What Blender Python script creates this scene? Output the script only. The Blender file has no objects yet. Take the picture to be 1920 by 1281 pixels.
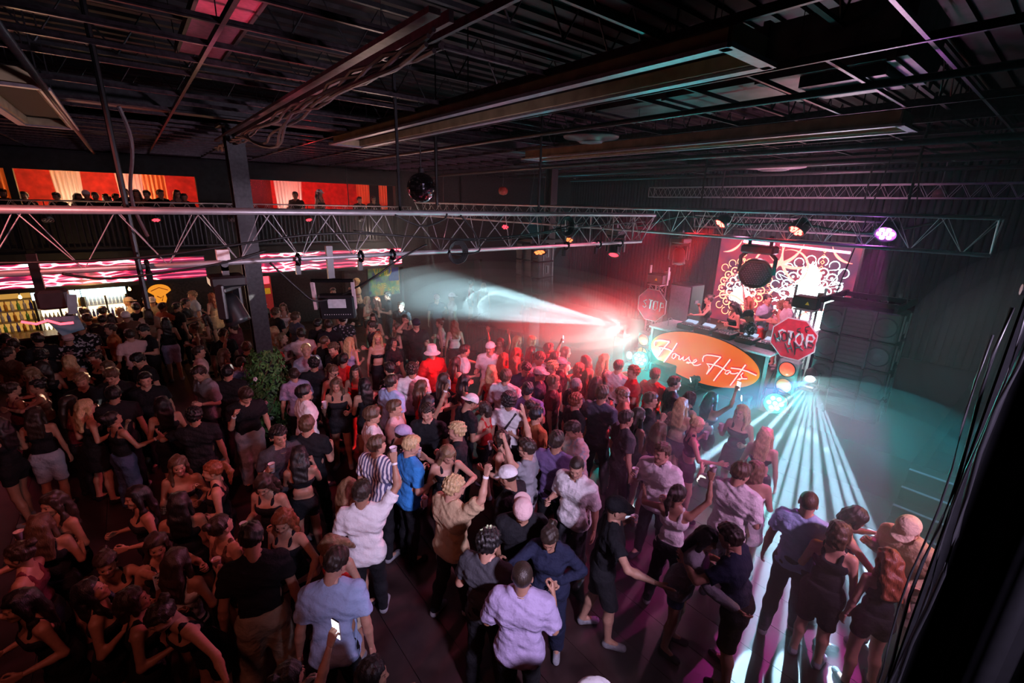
import bpy, math, random
import numpy as np
from mathutils import Vector, Matrix
random.seed(7); rng = np.random.default_rng(7)
SC = bpy.context.scene
COL = SC.collection
PI = math.pi
def R(d): return math.radians(d)

# ---------------------------------------------------------------- camera
CAMZ = 4.6
cd_ = bpy.data.cameras.new('camera'); cam = bpy.data.objects.new('camera', cd_); COL.objects.link(cam)
P, AZ, RO = R(16.77), R(39.4), R(1.42)
fw = Vector((math.sin(AZ)*math.cos(P), math.cos(AZ)*math.cos(P), -math.sin(P)))
rt = Vector((math.cos(AZ), -math.sin(AZ), 0)); up = rt.cross(fw)
r2 = rt*math.cos(RO) + up*math.sin(RO); u2 = up*math.cos(RO) - rt*math.sin(RO)
cam.matrix_world = Matrix(((r2.x, u2.x, -fw.x, 0), (r2.y, u2.y, -fw.y, 0), (r2.z, u2.z, -fw.z, CAMZ), (0, 0, 0, 1)))
cd_.sensor_width = 36; cd_.lens = 36*853/1920; cd_.clip_start = 0.05; cd_.clip_end = 200
SC.camera = cam

# ---------------------------------------------------------------- view, world
SC.view_settings.view_transform = 'Standard'; SC.view_settings.look = 'None'
SC.view_settings.gamma = 1; SC.view_settings.use_curve_mapping = False
SC.view_settings.exposure = 0.12
w = bpy.data.worlds.new('world'); SC.world = w; w.use_nodes = True
w.node_tree.nodes['Background'].inputs[0].default_value = (.55, .25, .4, 1)
w.node_tree.nodes['Background'].inputs[1].default_value = 0.006
cy = SC.cycles
cy.use_adaptive_sampling = True; cy.adaptive_threshold = .03
cy.max_bounces = 5; cy.diffuse_bounces = 2; cy.glossy_bounces = 2; cy.transmission_bounces = 3
cy.transparent_max_bounces = 6; cy.volume_bounces = 0; cy.sample_clamp_indirect = 3; cy.sample_clamp_direct = 12
cy.caustics_reflective = False; cy.caustics_refractive = False
try: cy.use_denoising = True
except Exception: pass

# ---------------------------------------------------------------- lights
def aim(o, t):
    d = Vector(t) - o.location
    o.rotation_euler = d.to_track_quat('-Z', 'Y').to_euler()
def spot(loc, tgt, col, watt, size, blend=.3, rad=.04, name='spot_light', vol=1.0):
    l = bpy.data.lights.new(name, 'SPOT'); l.color = col; l.energy = watt
    l.spot_size = R(size); l.spot_blend = blend; l.shadow_soft_size = rad
    l.volume_factor = vol if hasattr(l, 'volume_factor') else 1
    o = bpy.data.objects.new(name, l); COL.objects.link(o); o.location = loc; aim(o, tgt); return o
def point(loc, col, watt, rad=.05, name='point_light'):
    l = bpy.data.lights.new(name, 'POINT'); l.color = col; l.energy = watt; l.shadow_soft_size = rad
    o = bpy.data.objects.new(name, l); COL.objects.link(o); o.location = loc; return o
def area(loc, tgt, col, watt, sx, sy, name='area_light'):
    l = bpy.data.lights.new(name, 'AREA'); l.color = col; l.energy = watt; l.shape = 'RECTANGLE'
    l.size = sx; l.size_y = sy
    o = bpy.data.objects.new(name, l); COL.objects.link(o); o.location = loc; aim(o, tgt); return o

BD = (-.74, -.22, -.34)     # middle of the fan of shafts
WHT = (.42, .74, 1.)
# fan of shafts from the beam light by the array
FO = Vector((8.9, 2.44, 1.74))
for i, tg in enumerate(((5.3, 3.5, 0), (4.9, 2.75, 0), (4.8, 2.15, 0), (4.35, 1.5, 0), (4.1, 1.1, 0), (4.45, .84, 0), (4.8, .58, 0), (5.7, .5, 0), (6.9, .72, 0), (7.9, .95, 0))):
    spot(FO, tg, WHT, 90000, 3.4, .6, .012, 'shaft_light')
spot(FO, (4.5, 4.6, .9), (.1, .35, 1.), 1800, 26, .9, .02, 'side_shaft_light')
# wide white beam from the far end of the stage
spot((8.97, 6.86, 1.79), (8.97-2.6, 6.86+4.3, 1.79+.36), (.55, .9, 1.), 230000, 19, .9, .02, 'beam_light')
for i in range(7):
    a_ = R(110+i*4); spot((8.97, 6.86, 1.79), (8.97+5*math.cos(a_), 6.86+5*math.sin(a_), 1.79+.1+.11*((i*3) % 5)), (.6, .9, 1.), 60000, 2.4, .8, .02, 'streak_light')
spot((8.95, 4.0, 4.3), (4.3, 4.6, 1.2), (1, .3, .6), 900, 54, .8, .06, 'rose_key')
spot((12.6, 4.2, 3.4), (16.0, 5.4, 5.4), (1, .4, .62), 900, 100, 1, .1, 'high_truss_fill')  # high truss spot is an added fill with no fixture of its own
spot((8.9, 4.72, 1.0), (7.2, 5.9, .55), WHT, 900, 12, .3, .01, 'small_beam_light')
spot((8.9, 3.6, .98), (6.0, 6.2, .8), WHT, 1300, 11, .3, .01, 'small_beam_light')
# cyan floods
point((8.9, 6.05, 1.12), (.02, .85, .8), 420, .08, 'cyan_flood'); point((8.88, 2.98, 1.1), (.02, .85, .8), 110, .08, 'cyan_flood')
spot((8.9, 6.05, 1.1), (10, 11, 2.0), (.02, .8, .8), 1200, 75, 1, .05, 'cyan_wash')
spot((8.9, 2.9, 1.2), (9.6, -2, 2.6), (.02, .5, .65), 1100, 90, 1, .05, 'cyan_wash')
spot((10.5, -.5, 3.8), (9.6, -1.6, 1.2), (.02, .4, .55), 300, 110, 1, .1, 'teal_wash')
point((16.6, 17.9, 2.2), (.05, .85, 1.), 60, .1, 'stair_light')
# red and purple pars on the stage truss
spot((9.15, 4.76, 4.3), (6.7, 6.6, 1.3), (1, .012, .02), 15000, 54, .8, .06, 'red_par')
spot((9.15, 3.3, 4.24), (6.3, 5.2, 1.5), (1, .03, .07), 5500, 46, .8, .06, 'red_par')
spot((9.15, 1.98, 4.24), (4.2, 1.7, .3), (1, .06, .62), 3600, 32, .2, .03, 'magenta_par')
spot((9.2, 2.1, 4.4), (15.9, 2.2, 2), (.45, .1, 1), 160, 80, 1, .1, 'purple_wash')
spot((9.2, 6.3, 4.2), (16.0, 11.6, 2.6), (1, .02, .08), 14000, 26, 1, .1, 'red_wall_spot')
spot((12.5, 5, 4.4), (9.9, 4.7, 1.8), (1, .45, .6), 700, 80, 1, .1, 'booth_light')
spot((9.4, 5.0, 4.3), (11.8, 5.2, 1.8), (1, .25, .4), 900, 80, 1, .1, 'stage_wash')
spot((11.6, 2.6, 3.0), (12.0, 7.0, 5.2), (1, .4, .6), 900, 110, 1, .2, 'truss_pink_fill')  # unseen spot added to turn the trusses pinker
# washes from the near truss and behind the camera onto the crowd
spot((1.2, -2.6, 5.3), (3.9, 4.0, 1.0), (.82, .66, 1.), 2900, 52, .9, .25, 'lavender_wash')
spot((4.4, -3.2, 5.2), (6.0, 2.6, 1.2), (1, .5, .92), 1300, 50, .9, .25, 'lavender_wash')
spot((3.2, 5.5, 4.2), (5.2, 9.5, 1.2), (1, .22, .3), 360, 70, .9, .1, 'pink_wash')
spot((6.6, 5.6, 4.1), (2.6, 6.0, 1.0), (1, .16, .28), 520, 80, .9, .1, 'rose_wash')
spot((-1.2, 3.4, 5.3), (0.0, 8.6, 1.0), (1, .22, .2), 260, 90, .9, .15, 'dim_rose_wash')
spot((-1.5, 1.0, 5.2), (.4, 3.6, 1.0), (1, .25, .18), 80, 80, .9, .25, 'dim_warm_wash')
# bar and mezzanine
point((-1.2, 16.0, 2.1), (1, .55, .2), 45, .1, 'bar_light'); point((2.5, 16.3, 2.1), (1, .55, .3), 26, .1, 'bar_light'); point((7.2, 16.2, 3.4), (1, .75, .65), 55, .1, 'wall_fill'); point((6.9, 15.9, 2.6), (1, .8, .6), 40, .1, 'poster_fill')  # wall and poster points are added fills that brighten the dull poster
for x, c, e_ in ((-1.4, (1, .30, .06), 80), (.4, (1, .18, .05), 75), (3.8, (1, .06, .04), 60), (5.6, (1, .03, .03), 70), (7.4, (1, .03, .03), 45)):
    point((x, 18.9, 4.9), c, e_, .15, 'mezzanine_light')
point((4.35, 18.0, 4.4), (1, .6, .55), 45, .15, 'curtain_light'); point((-1.1, 18.0, 4.3), (1, .75, .5), 35, .15, 'curtain_light'); point((.2, 18.0, 4.4), (1, .6, .5), 35, .15, 'curtain_light')
spot((6.9, -.5, 3.2), (5.2, .45, 1.5), (1, .42, .12), 160, 34, .6, .05, 'warm_side_light')
spot((5.8, .3, 3.9), (8.6, 1.7, 2.3), (.35, .55, .5), 420, 50, .8, .1, 'array_fill')  # added spot without a fixture, so the array fronts show
spot((7.4, 1.9, 3.9), (9.3, 3.0, 2.3), (1, .5, .75), 260, 24, .6, .05, 'sign_fill')  # unseen spot added to brighten the scrawled stop sign
# unseen spots added to brighten trusses and ceiling
spot((3.0, .9, 3.7), (1.9, 5.2, 4.3), (.85, .66, .85), 620, 86, 1, .3, 'truss_fill')
spot((12.0, 3.4, 2.8), (8.5, 5, 5.7), (.85, .35, .65), 380, 120, 1, .2, 'ceiling_fill')
spot((6, 8, 3.2), (4, 9, 5.8), (.9, .35, .5), 90, 150, 1, .3, 'ceiling_fill')
spot((.9, 6.6, 3.9), (.95, 4.6, 6.15), (1, .18, .3), 160, 28, .6, .1, 'panel_fill')  # added uplight for the red ceiling panel


# ---------------------------------------------------------------- materials
_M = {}
def nt(m): return m.node_tree.nodes, m.node_tree.links
def mat(name, col, rough=.6, metal=0., bump=0., scale=20., var=.15, spec=.5, emit=None, es=0.):
    k = name
    if k in _M: return _M[k]
    m = bpy.data.materials.new(name); m.use_nodes = True; N, L = nt(m); b = N['Principled BSDF']
    b.inputs['Roughness'].default_value = rough; b.inputs['Metallic'].default_value = metal
    b.inputs['Specular IOR Level'].default_value = spec
    tc = N.new('ShaderNodeTexCoord'); no = N.new('ShaderNodeTexNoise'); no.inputs['Scale'].default_value = scale
    no.inputs['Detail'].default_value = 3
    L.new(tc.outputs['Object'], no.inputs['Vector'])
    r = N.new('ShaderNodeValToRGB'); c = Vector(col[:3])
    r.color_ramp.elements[0].position = .3; r.color_ramp.elements[1].position = .7
    r.color_ramp.elements[0].color = (*(c*(1-var)), 1); r.color_ramp.elements[1].color = (*[min(1, x*(1+var)) for x in c], 1)
    L.new(no.outputs['Fac'], r.inputs['Fac']); L.new(r.outputs['Color'], b.inputs['Base Color'])
    if bump:
        bp = N.new('ShaderNodeBump'); bp.inputs['Strength'].default_value = bump; bp.inputs['Distance'].default_value = .01
        L.new(no.outputs['Fac'], bp.inputs['Height']); L.new(bp.outputs['Normal'], b.inputs['Normal'])
    if emit:
        b.inputs['Emission Color'].default_value = (*emit, 1); b.inputs['Emission Strength'].default_value = es
    _M[k] = m; return m
def glow(name, col, s):
    if name in _M: return _M[name]
    m = bpy.data.materials.new(name); m.use_nodes = True; N, L = nt(m); b = N['Principled BSDF']
    b.inputs['Base Color'].default_value = (.02, .02, .02, 1)
    b.inputs['Emission Color'].default_value = (*col, 1); b.inputs['Emission Strength'].default_value = s
    _M[name] = m; return m
def mirror_mat():
    m = mat('mirror_tile', (.6, .6, .65), .08, 1.)
    return m

# ---------------------------------------------------------------- mesh helpers
class MB:
    def __init__(s): s.v = []; s.f = []
    def add(s, vs, fs):
        n = len(s.v); s.v += [tuple(v) for v in vs]; s.f += [tuple(i+n for i in f) for f in fs]; return s
    def box(s, c, d, rz=0, m=None):
        x, y, z = d[0]/2, d[1]/2, d[2]/2
        vs = [Vector((a*x, b*y, e*z)) for a in (-1, 1) for b in (-1, 1) for e in (-1, 1)]
        T = Matrix.Translation(c) @ (m if m is not None else Matrix.Rotation(rz, 4, 'Z'))
        return s.add([T @ v for v in vs], [(0,1,3,2),(4,6,7,5),(0,4,5,1),(2,3,7,6),(0,2,6,4),(1,5,7,3)])
    def bevbox(s, c, d, bv=.01, m=None):
        x, y, z = d[0]/2, d[1]/2, d[2]/2; T = Matrix.Translation(c) @ (m if m is not None else Matrix())
        ring = lambda X, Y, Z: [(X-bv,-Y,Z),(X,-Y+bv,Z),(X,Y-bv,Z),(X-bv,Y,Z),(-X+bv,Y,Z),(-X,Y-bv,Z),(-X,-Y+bv,Z),(-X+bv,-Y,Z)]
        R_ = [ring(x-bv, y-bv, -z), ring(x, y, -z+bv), ring(x, y, z-bv), ring(x-bv, y-bv, z)]
        vs = [T @ Vector(p) for r in R_ for p in r]; fs = [tuple(range(7, -1, -1)), tuple(range(24, 32))]
        for k in range(3):
            for i in range(8):
                j = (i+1) % 8; fs.append((k*8+i, k*8+j, k*8+8+j, k*8+8+i))
        return s.add(vs, fs)
    def tube(s, pts, r, n=8, closed=False, caps=True):
        pts = [Vector(p) for p in pts]; K = len(pts); vs = []
        for i, p in enumerate(pts):
            a = pts[(i-1) % K] if (closed or i > 0) else p; b = pts[(i+1) % K] if (closed or i < K-1) else p
            d = (b-a).normalized() if (b-a).length > 1e-9 else Vector((0, 0, 1))
            u = d.cross(Vector((0, 0, 1)));  u = u if u.length > .05 else d.cross(Vector((1, 0, 0))); u.normalize(); w_ = d.cross(u)
            rr = r[i] if isinstance(r, (list, tuple)) else r
            vs += [p + u*(rr*math.cos(2*PI*k/n)) + w_*(rr*math.sin(2*PI*k/n)) for k in range(n)]
        fs = []
        for i in range(K if closed else K-1):
            j = (i+1) % K
            fs += [(i*n+k, i*n+(k+1) % n, j*n+(k+1) % n, j*n+k) for k in range(n)]
        if not closed and caps: fs += [tuple(range(n-1, -1, -1)), tuple((K-1)*n+k for k in range(n))]
        return s.add(vs, fs)
    def lathe(s, prof, n=24, m=None):
        T = m if m is not None else Matrix(); K = len(prof)
        vs = [T @ Vector((r*math.cos(2*PI*k/n), r*math.sin(2*PI*k/n), z)) for r, z in prof for k in range(n)]
        fs = [(i*n+k, i*n+(k+1) % n, (i+1)*n+(k+1) % n, (i+1)*n+k) for i in range(K-1) for k in range(n)]
        if prof[0][0] > 1e-5: fs.append(tuple(range(n-1, -1, -1)))
        if prof[-1][0] > 1e-5: fs.append(tuple((K-1)*n+k for k in range(n)))
        return s.add(vs, fs)
    def prism(s, poly, h, m=None):   # polygon in xy, extruded to z=h
        T = m if m is not None else Matrix(); n = len(poly)
        vs = [T @ Vector((x, y, 0)) for x, y in poly] + [T @ Vector((x, y, h)) for x, y in poly]
        fs = [tuple(range(n-1, -1, -1)), tuple(range(n, 2*n))] + [(i, (i+1) % n, n+(i+1) % n, n+i) for i in range(n)]
        return s.add(vs, fs)
    def build(s, name, m, parent=None, smooth=False):
        me = bpy.data.meshes.new(name); me.from_pydata(s.v, [], s.f); me.validate()
        for x in (m if isinstance(m, (list, tuple)) else [m]): me.materials.append(x)
        if smooth:
            me.polygons.foreach_set('use_smooth', [True]*len(me.polygons))
        o = bpy.data.objects.new(name, me); COL.objects.link(o)
        if parent is not None: o.parent = parent
        return o
def tag(o, label=None, cat=None, group=None, kind=None):
    if label: o['label'] = label
    if cat: o['category'] = cat
    if group: o['group'] = group
    if kind: o['kind'] = kind
    return o
def thing(name, label, cat, loc=(0, 0, 0), rz=0, group=None):
    o = bpy.data.objects.new(name, None); o.empty_display_size = .1; COL.objects.link(o)
    o.location = loc; o.rotation_euler = (0, 0, rz); return tag(o, label, cat, group)
def struct(name, mb, m): return tag(mb.build(name, m), kind='structure')
def dup(o, loc=None, rz=None, label=None, parent=None):
    c = o.copy(); COL.objects.link(c); c.parent = parent
    if loc is not None: c.location = loc
    if rz is not None: c.rotation_euler = (0, 0, rz)
    if label: c['label'] = label
    for ch in o.children: dup(ch, parent=c)
    return c

# ================================================================ large structure
def led_mat(name, cx, half, z0, z1, sc, strength, band=False):
    m = bpy.data.materials.new(name); m.use_nodes = True; N, L = nt(m); b = N['Principled BSDF']
    b.inputs['Base Color'].default_value = (.01, .01, .01, 1); b.inputs['Roughness'].default_value = .4
    tc = N.new('ShaderNodeTexCoord'); sp = N.new('ShaderNodeSeparateXYZ'); L.new(tc.outputs['Object'], sp.inputs[0])
    def mth(op, a, b_=None, c=None):
        n = N.new('ShaderNodeMath'); n.operation = op
        for i, x in enumerate((a, b_, c)):
            if x is None: continue
            if isinstance(x, (int, float)): n.inputs[i].default_value = x
            else: L.new(x, n.inputs[i])
        return n.outputs[0]
    h = sp.outputs['X'] if band else sp.outputs['Y']; v = sp.outputs['Z']
    if band:   # repeat a mirrored motif along the fascia
        u = mth('PINGPONG', mth('SUBTRACT', h, cx), half)
        v2 = mth('ABSOLUTE', mth('SUBTRACT', v, (z0+z1)/2))
        cmb = N.new('ShaderNodeCombineXYZ'); L.new(mth('MULTIPLY', u, .55), cmb.inputs[0]); L.new(mth('MULTIPLY', v2, 2.2), cmb.inputs[1])
    else:
        u = mth('ABSOLUTE', mth('SUBTRACT', h, cx))
        cmb = N.new('ShaderNodeCombineXYZ'); L.new(u, cmb.inputs[0]); L.new(v, cmb.inputs[1])
    wv = N.new('ShaderNodeTexWave'); wv.wave_type = 'RINGS'; wv.inputs['Scale'].default_value = sc*.55
    wv.inputs['Distortion'].default_value = 11 if not band else 7; wv.inputs['Detail'].default_value = 2; wv.inputs['Detail Scale'].default_value = 1.1
    L.new(cmb.outputs[0], wv.inputs['Vector'])
    vo = N.new('ShaderNodeTexVoronoi'); vo.inputs['Scale'].default_value = sc*2.6; vo.feature = 'DISTANCE_TO_EDGE'
    L.new(cmb.outputs[0], vo.inputs['Vector'])
    # swirl lines and fine filigree
    vr = N.new('ShaderNodeTexVoronoi'); vr.inputs['Scale'].default_value = sc*(1.15 if not band else .9); vr.inputs['Randomness'].default_value = .8; L.new(cmb.outputs[0], vr.inputs['Vector'])
    ring = mth('POWER', mth('ABSOLUTE', mth('SINE', mth('ADD', mth('MULTIPLY', vr.outputs['Distance'], 8.5), mth('MULTIPLY', wv.outputs['Fac'], 1.4)))), 14.0)
    lines = mth('MAXIMUM', ring, mth('MULTIPLY', mth('POWER', wv.outputs['Fac'], 18.0), .6))
    fil = mth('SUBTRACT', 1.0, mth('MULTIPLY', vo.outputs['Distance'], 9.0 if not band else 6.0)); fil = mth('MAXIMUM', fil, 0.0)
    if band:
        core = mth('MULTIPLY', mth('SINE', mth('MULTIPLY', u, 2*PI/(half*1.02))), .5); core = mth('MAXIMUM', core, 0.0)
        edge = mth('MAXIMUM', 0.0, mth('SUBTRACT', 1.0, mth('MULTIPLY', mth('ABSOLUTE', mth('SUBTRACT', v2, (z1-z0)/2-.05)), 30.0)))
        val = mth('ADD', mth('ADD', mth('MULTIPLY', lines, .75), mth('MULTIPLY', mth('MULTIPLY', fil, core), 1.6)), mth('MULTIPLY', edge, .5))
    else:
        du = mth('DIVIDE', mth('SUBTRACT', u, half*.5), half*.38); dv = mth('DIVIDE', mth('SUBTRACT', v, z0*.6+z1*.4), (z1-z0)*.42)
        rr = mth('ADD', mth('MULTIPLY', du, du), mth('MULTIPLY', dv, dv)); core = mth('MAXIMUM', 0.0, mth('SUBTRACT', 1.0, rr))
        val = mth('ADD', mth('MULTIPLY', lines, .58), mth('MULTIPLY', mth('ADD', core, .05), mth('ADD', mth('MULTIPLY', fil, 1.1), .25)))
    rp = N.new('ShaderNodeValToRGB'); cr = rp.color_ramp
    cr.elements[0].position = .0; cr.elements[0].color = (.035, .003, .012, 1)
    cr.elements[1].position = 1.; cr.elements[1].color = (1, 1, 1, 1)
    for p_, c_ in ((.22, (.12, .004, .02)), (.42, (.9, .02, .05)), (.6, (1, .18, .22)), (.8, (1, .75, .8))):
        e = cr.elements.new(p_); e.color = (*c_, 1)
    L.new(val, rp.inputs['Fac']); out = rp.outputs['Color']
    if not band:   # the screen's right half shows cyan-white flowers
        mx = N.new('ShaderNodeMix'); mx.data_type = 'RGBA'; mx.blend_type = 'MIX'
        r2_ = N.new('ShaderNodeValToRGB'); c2 = r2_.color_ramp
        c2.elements[0].position = 0; c2.elements[0].color = (.10, .012, .07, 1); c2.elements[1].position = .75; c2.elements[1].color = (1, 1, 1, 1)
        e = c2.elements.new(.25); e.color = (.16, .02, .12, 1); e = c2.elements.new(.45); e.color = (.25, .75, .85, 1)
        L.new(val, r2_.inputs['Fac'])
        side = mth('MULTIPLY', mth('GREATER_THAN', 5.4, h), mth('GREATER_THAN', mth('ADD', core, mth('MULTIPLY', fil, .3)), .16))
        L.new(side, mx.inputs[0]); L.new(out, mx.inputs[6]); L.new(r2_.outputs['Color'], mx.inputs[7]); out = mx.outputs[2]
    # pixel rows of the panel
    L.new(out, b.inputs['Emission Color']); b.inputs['Emission Strength'].default_value = strength
    return m

M_floor = mat('floor_boards', (.035, .018, .018), .34, bump=.25, scale=3, var=.5)
M_black = mat('black_paint', (.012, .012, .014), .7, bump=.1, scale=8, var=.3, spec=.2)
M_wall = mat('dark_wall_paint', (.028, .021, .024), .85, bump=.35, scale=14, var=.45, spec=.15)
M_curtain = mat('dark_drape', (.011, .010, .019), .95, bump=.2, scale=30, spec=.1)
M_deck = mat('roof_deck', (.016, .013, .014), .6, bump=.2, scale=6, var=.5)
M_steel = mat('dark_steel', (.035, .035, .04), .42, .6, var=.3)
M_alu = mat('truss_aluminium', (.55, .52, .56), .42, .55, var=.12, scale=9)
M_rail = mat('black_metal', (.02, .02, .022), .35, .7)
M_tbar = mat('ceiling_bar_metal', (.065, .05, .06), .32, .8, var=.4)
M_cream = mat('aged_cream_paint', (.42, .33, .2), .6, bump=.1, var=.25, scale=5)
M_plast = mat('black_plastic', (.014, .014, .017), .38, bump=.05)
M_grey = mat('grey_plastic', (.16, .16, .18), .45)
M_white = mat('white_metal', (.75, .72, .74), .4, .2)
M_cable = mat('black_cable', (.008, .008, .009), .45)

fl = MB()
for i in range(46):   # boards as one mesh
    fl.box((-6+.25+i*.5, 7, -.02), (.494, 24, .04))
struct('floor', fl, M_floor)
struct('floor_slab', MB().box((5.2, 7.6, -.12), (25, 25.6, .15)), M_black)
struct('wall_back', MB().box((5, -4.6, 3.3), (23, .2, 6.8)), M_black)
struct('wall_left', MB().box((-6.2, 7.6, 3.3), (.2, 25.6, 6.8)), M_black)
# far wall: below the mezzanine, then full height
struct('wall_front', MB().box((1.1, 18.6, 1.45), (14.6, .2, 2.9)), M_wall)
wf = MB()
wf.box((9.6, 17.1, 2.9), (2.8, .2, 5.8)); wf.box((11.5, 17.1, 4.0), (1.2, .2, 3.6)); wf.box((13.45, 17.1, 2.9), (2.7, .2, 5.8))
struct('wall_front_right', wf, M_wall)
struct('wall_poster_side', MB().box((7.1, 17.5, 1.45), (2.3, .3, 2.7)), M_wall)
struct('wall_passage', MB().box((11.5, 18.6, 1.3), (2.4, .15, 2.6)), M_black)
cw = MB()
for i in range(130):   # pleated stage drape
    y = -4.4+i*.155; cw.tube([(16.25+.02*math.sin(i*1.7), y, .0), (16.25, y, 5.9)], .075, 6)
struct('wall_right', MB().box((16.45, 5.7, 3.2), (.2, 20.4, 6.6)), M_wall)
tag(cw.build('stage_drape', M_curtain, smooth=True), 'dark pleated drape covering the whole wall behind the stage', 'curtain')
struct('wall_stairwell', MB().box((18.6, 17.5, 3.2), (.2, 4, 6.6)).box((16.6, 19.4, 3.2), (4, .2, 6.6)), M_wall)
# roof deck with corrugations
dk = MB(); dk.box((5.2, 7.5, 6.92), (25, 25.6, .1))
for i in range(80): dk.box((5.2, -4.4+i*.31, 6.85), (25, .12, .06))
struct('ceiling', dk, M_deck)
# open web joists along x
def joist(y):
    m = MB(); z0, z1 = 6.2, 6.75
    m.box((5.2, y-.03, z1), (24.6, .05, .05)); m.box((5.2, y+.03, z0), (24.6, .05, .04))
    k = 0; x = -6.8
    while x < 17:
        m.tube([(x, y, z0), (x+.35, y, z1), (x+.7, y, z0)], .012, 5); x += .7
    return m
for i in range(11): struct('beam_%d' % (i+1), joist(-2.2+i*2.0), M_steel)
struct('beam_12', MB().box((5.2, 9, 5.95), (24.6, .14, .3)).box((5.2, 9, 5.8), (24.6, .26, .03)), M_steel)
struct('beam_13', MB().box((10.3, 7.5, 6.1), (.26, 25, .03)).box((10.3, 7.5, 6.25), (.1, 25, .3)), M_steel)
# remains of the suspended grid: long bars along y, cross bars along x with gaps
g = MB(); r_ = random.Random(3)
for i in range(17):
    x = -5.4+i*1.22; z = 5.72
    g.box((x, 7.3, z), (.03, 24, .012)); g.box((x, 7.3, z+.03), (.008, 24, .05))
for j in range(40):
    y = -3.9+j*.61
    x = -5.4
    for i in range(16):
        if r_.random() < (.9 if y > 10 or j % 2 == 0 else .35) and not (2.9 < x < 4.0 and 1.5 < y < 9.5) and not (7 < x+.6 < 8 and 1.5 < y < 8.7):
            g.box((x+.61, y, 5.725), (1.2, .026, .012)); g.box((x+.61, y, 5.745), (1.2, .008, .035))
        x += 1.22
for i in range(16):     # hanger wires
    for j in range(9):
        g.tube([(-5.4+i*1.22, -3+j*2.4, 5.75), (-5.4+i*1.22+r_.uniform(-.05, .05), -3+j*2.4, 6.8)], .004, 4)
struct('ceiling_grid', g, M_tbar)
# corrugated panels lying above the far part of the grid
pn = MB()
for (x0, x1, y0, y1) in ((-5.5, .9, 12, 16.8), (1.0, 9.5, 12.2, 16.8), (10, 16, 9, 16.5), (4.5, 9, 9.6, 12)):
    pn.box(((x0+x1)/2, (y0+y1)/2, 5.86), (x1-x0, y1-y0, .02))
    n = int((y1-y0)/.22)
    for k in range(n): pn.box(((x0+x1)/2, y0+.1+k*.22, 5.84), (x1-x0, .07, .03))
struct('ceiling_panels', pn, mat('ceiling_tile', (.04, .032, .036), .6, bump=.3, scale=5, var=.5))

# ---------------------------------------------------------------- ceiling things
def trough(x, y0, y1, name, label):
    t = thing('light_trough', label, 'light fitting', (x, (y0+y1)/2, 5.62)); l = y1-y0
    MB().box((0, 0, .12), (.46, l, .03)).box((-.24, 0, .06), (.04, l, .16)).box((.24, 0, .06), (.04, l, .16)).box((0, -l/2, .06), (.5, .04, .16)).box((0, l/2, .06), (.5, .04, .16)).build('housing', M_cream, t)
    MB().box((-.3, 0, -.03), (.09, l+.1, .03)).box((.3, 0, -.03), (.09, l+.1, .03)).box((0, -l/2-.03, -.03), (.66, .09, .03)).box((0, l/2+.03, -.03), (.66, .09, .03)).build('rim', mat('trough_rim', (.34, .33, .38), .35, .6), t)
    MB().box((0, 0, .09), (.43, l-.06, .02)).build('inner_shade', mat('trough_shade', (.008, .008, .01), .6, spec=.1), t)  # near-black sheet: shade of the hollow trough put into colour
    for s in (-1, 1):
        for k in range(3): MB().tube([(s*.24, -l/2+.4+k*(l-.8)/2, .13), (s*.24, -l/2+.4+k*(l-.8)/2, 1.1)], .008, 5).build('hanger', M_steel, t)
trough(3.42, 1.75, 9.2, 't', 'long cream ceiling trough nearest the camera, running towards the round disc')
trough(7.42, 1.7, 8.4, 't', 'long cream ceiling trough farther over the dance floor, behind the duct')
trough(-.75, 6.9, 10.6, 't', 'short cream ceiling trough beside the hanging cable over the bar side')
def disc(loc, r, col, label):
    t = thing('ceiling_disc', label, 'ceiling disc', loc)
    MB().lathe([(0, -.05), (r*.5, -.05), (r*.55, -.02), (r, .0), (r*1.02, .03), (r*.9, .05), (0, .06)], 40).build('plate', col, t, True)
    MB().lathe([(0, -.075), (r*.42, -.07), (r*.46, -.04)], 32).build('hub', M_grey, t, True)
    MB().tube([(0, 0, .05), (0, 0, 1.1)], .015).build('hanger', M_steel, t)
disc((6.02, 5.44, 5.66), .44, mat('dull_grey_disc', (.07, .07, .08), .4), 'round grey ceiling disc in front of the duct')
disc((13.1, 5.5, 5.66), .72, mat('pale_disc', (.6, .5, .6), .4), 'pale round ceiling disc glowing pink over the stage')
t = thing('air_duct', 'large rectangular sheet metal air duct hanging between the two troughs', 'duct', (5.8, 3.1, 6.12))
M_duct = mat('duct_metal', (.12, .10, .11), .4, .6, bump=.2, scale=4, var=.5)
MB().box((0, 0, 0), (1.1, 3.6, .5)).build('duct_body', M_duct, t)
for k in range(4): MB().box((0, -1.7+k*1.1, 0), (1.16, .06, .56)).build('flange', M_duct, t)
MB().box((-.1, -1.3, -.3), (.7, .7, .1)).build('register', M_tbar, t)
t = thing('cable_tray', 'long cable tray wrapped in loose cables running to the steel column', 'cable tray', (1.4, 2.6, 5.55))
MB().box((.0, 3.6, .0), (.07, 7.6, .03)).box((.1, 3.6, .0), (.03, 7.6, .06)).build('tray', mat('tray_paint', (.2, .13, .14), .4, .3, var=.3), t)
for k in range(7):
    rr = random.Random(k); pts = []
    for i in range(30):
        y = i*.27-.1; sag = .06*math.sin(i*.55+k) + (.22*max(0, math.sin((y-2.2)*1.05)) if k > 3 and 2 < y < 5.2 else 0)
        pts.append((.05+.05*math.sin(i*.9+k*1.3)+.1*sag*(k % 3), y, -.05-abs(sag)*.9-.01*k))
    MB().tube(pts, .014, 6).build('cable', mat('dusty_cable', (.10, .07, .08), .45), t)
t = thing('ceiling_panel', 'pinkish red painted ceiling panel glowing above the dark grid', 'panel', (.92, 5.0, 6.15))
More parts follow.
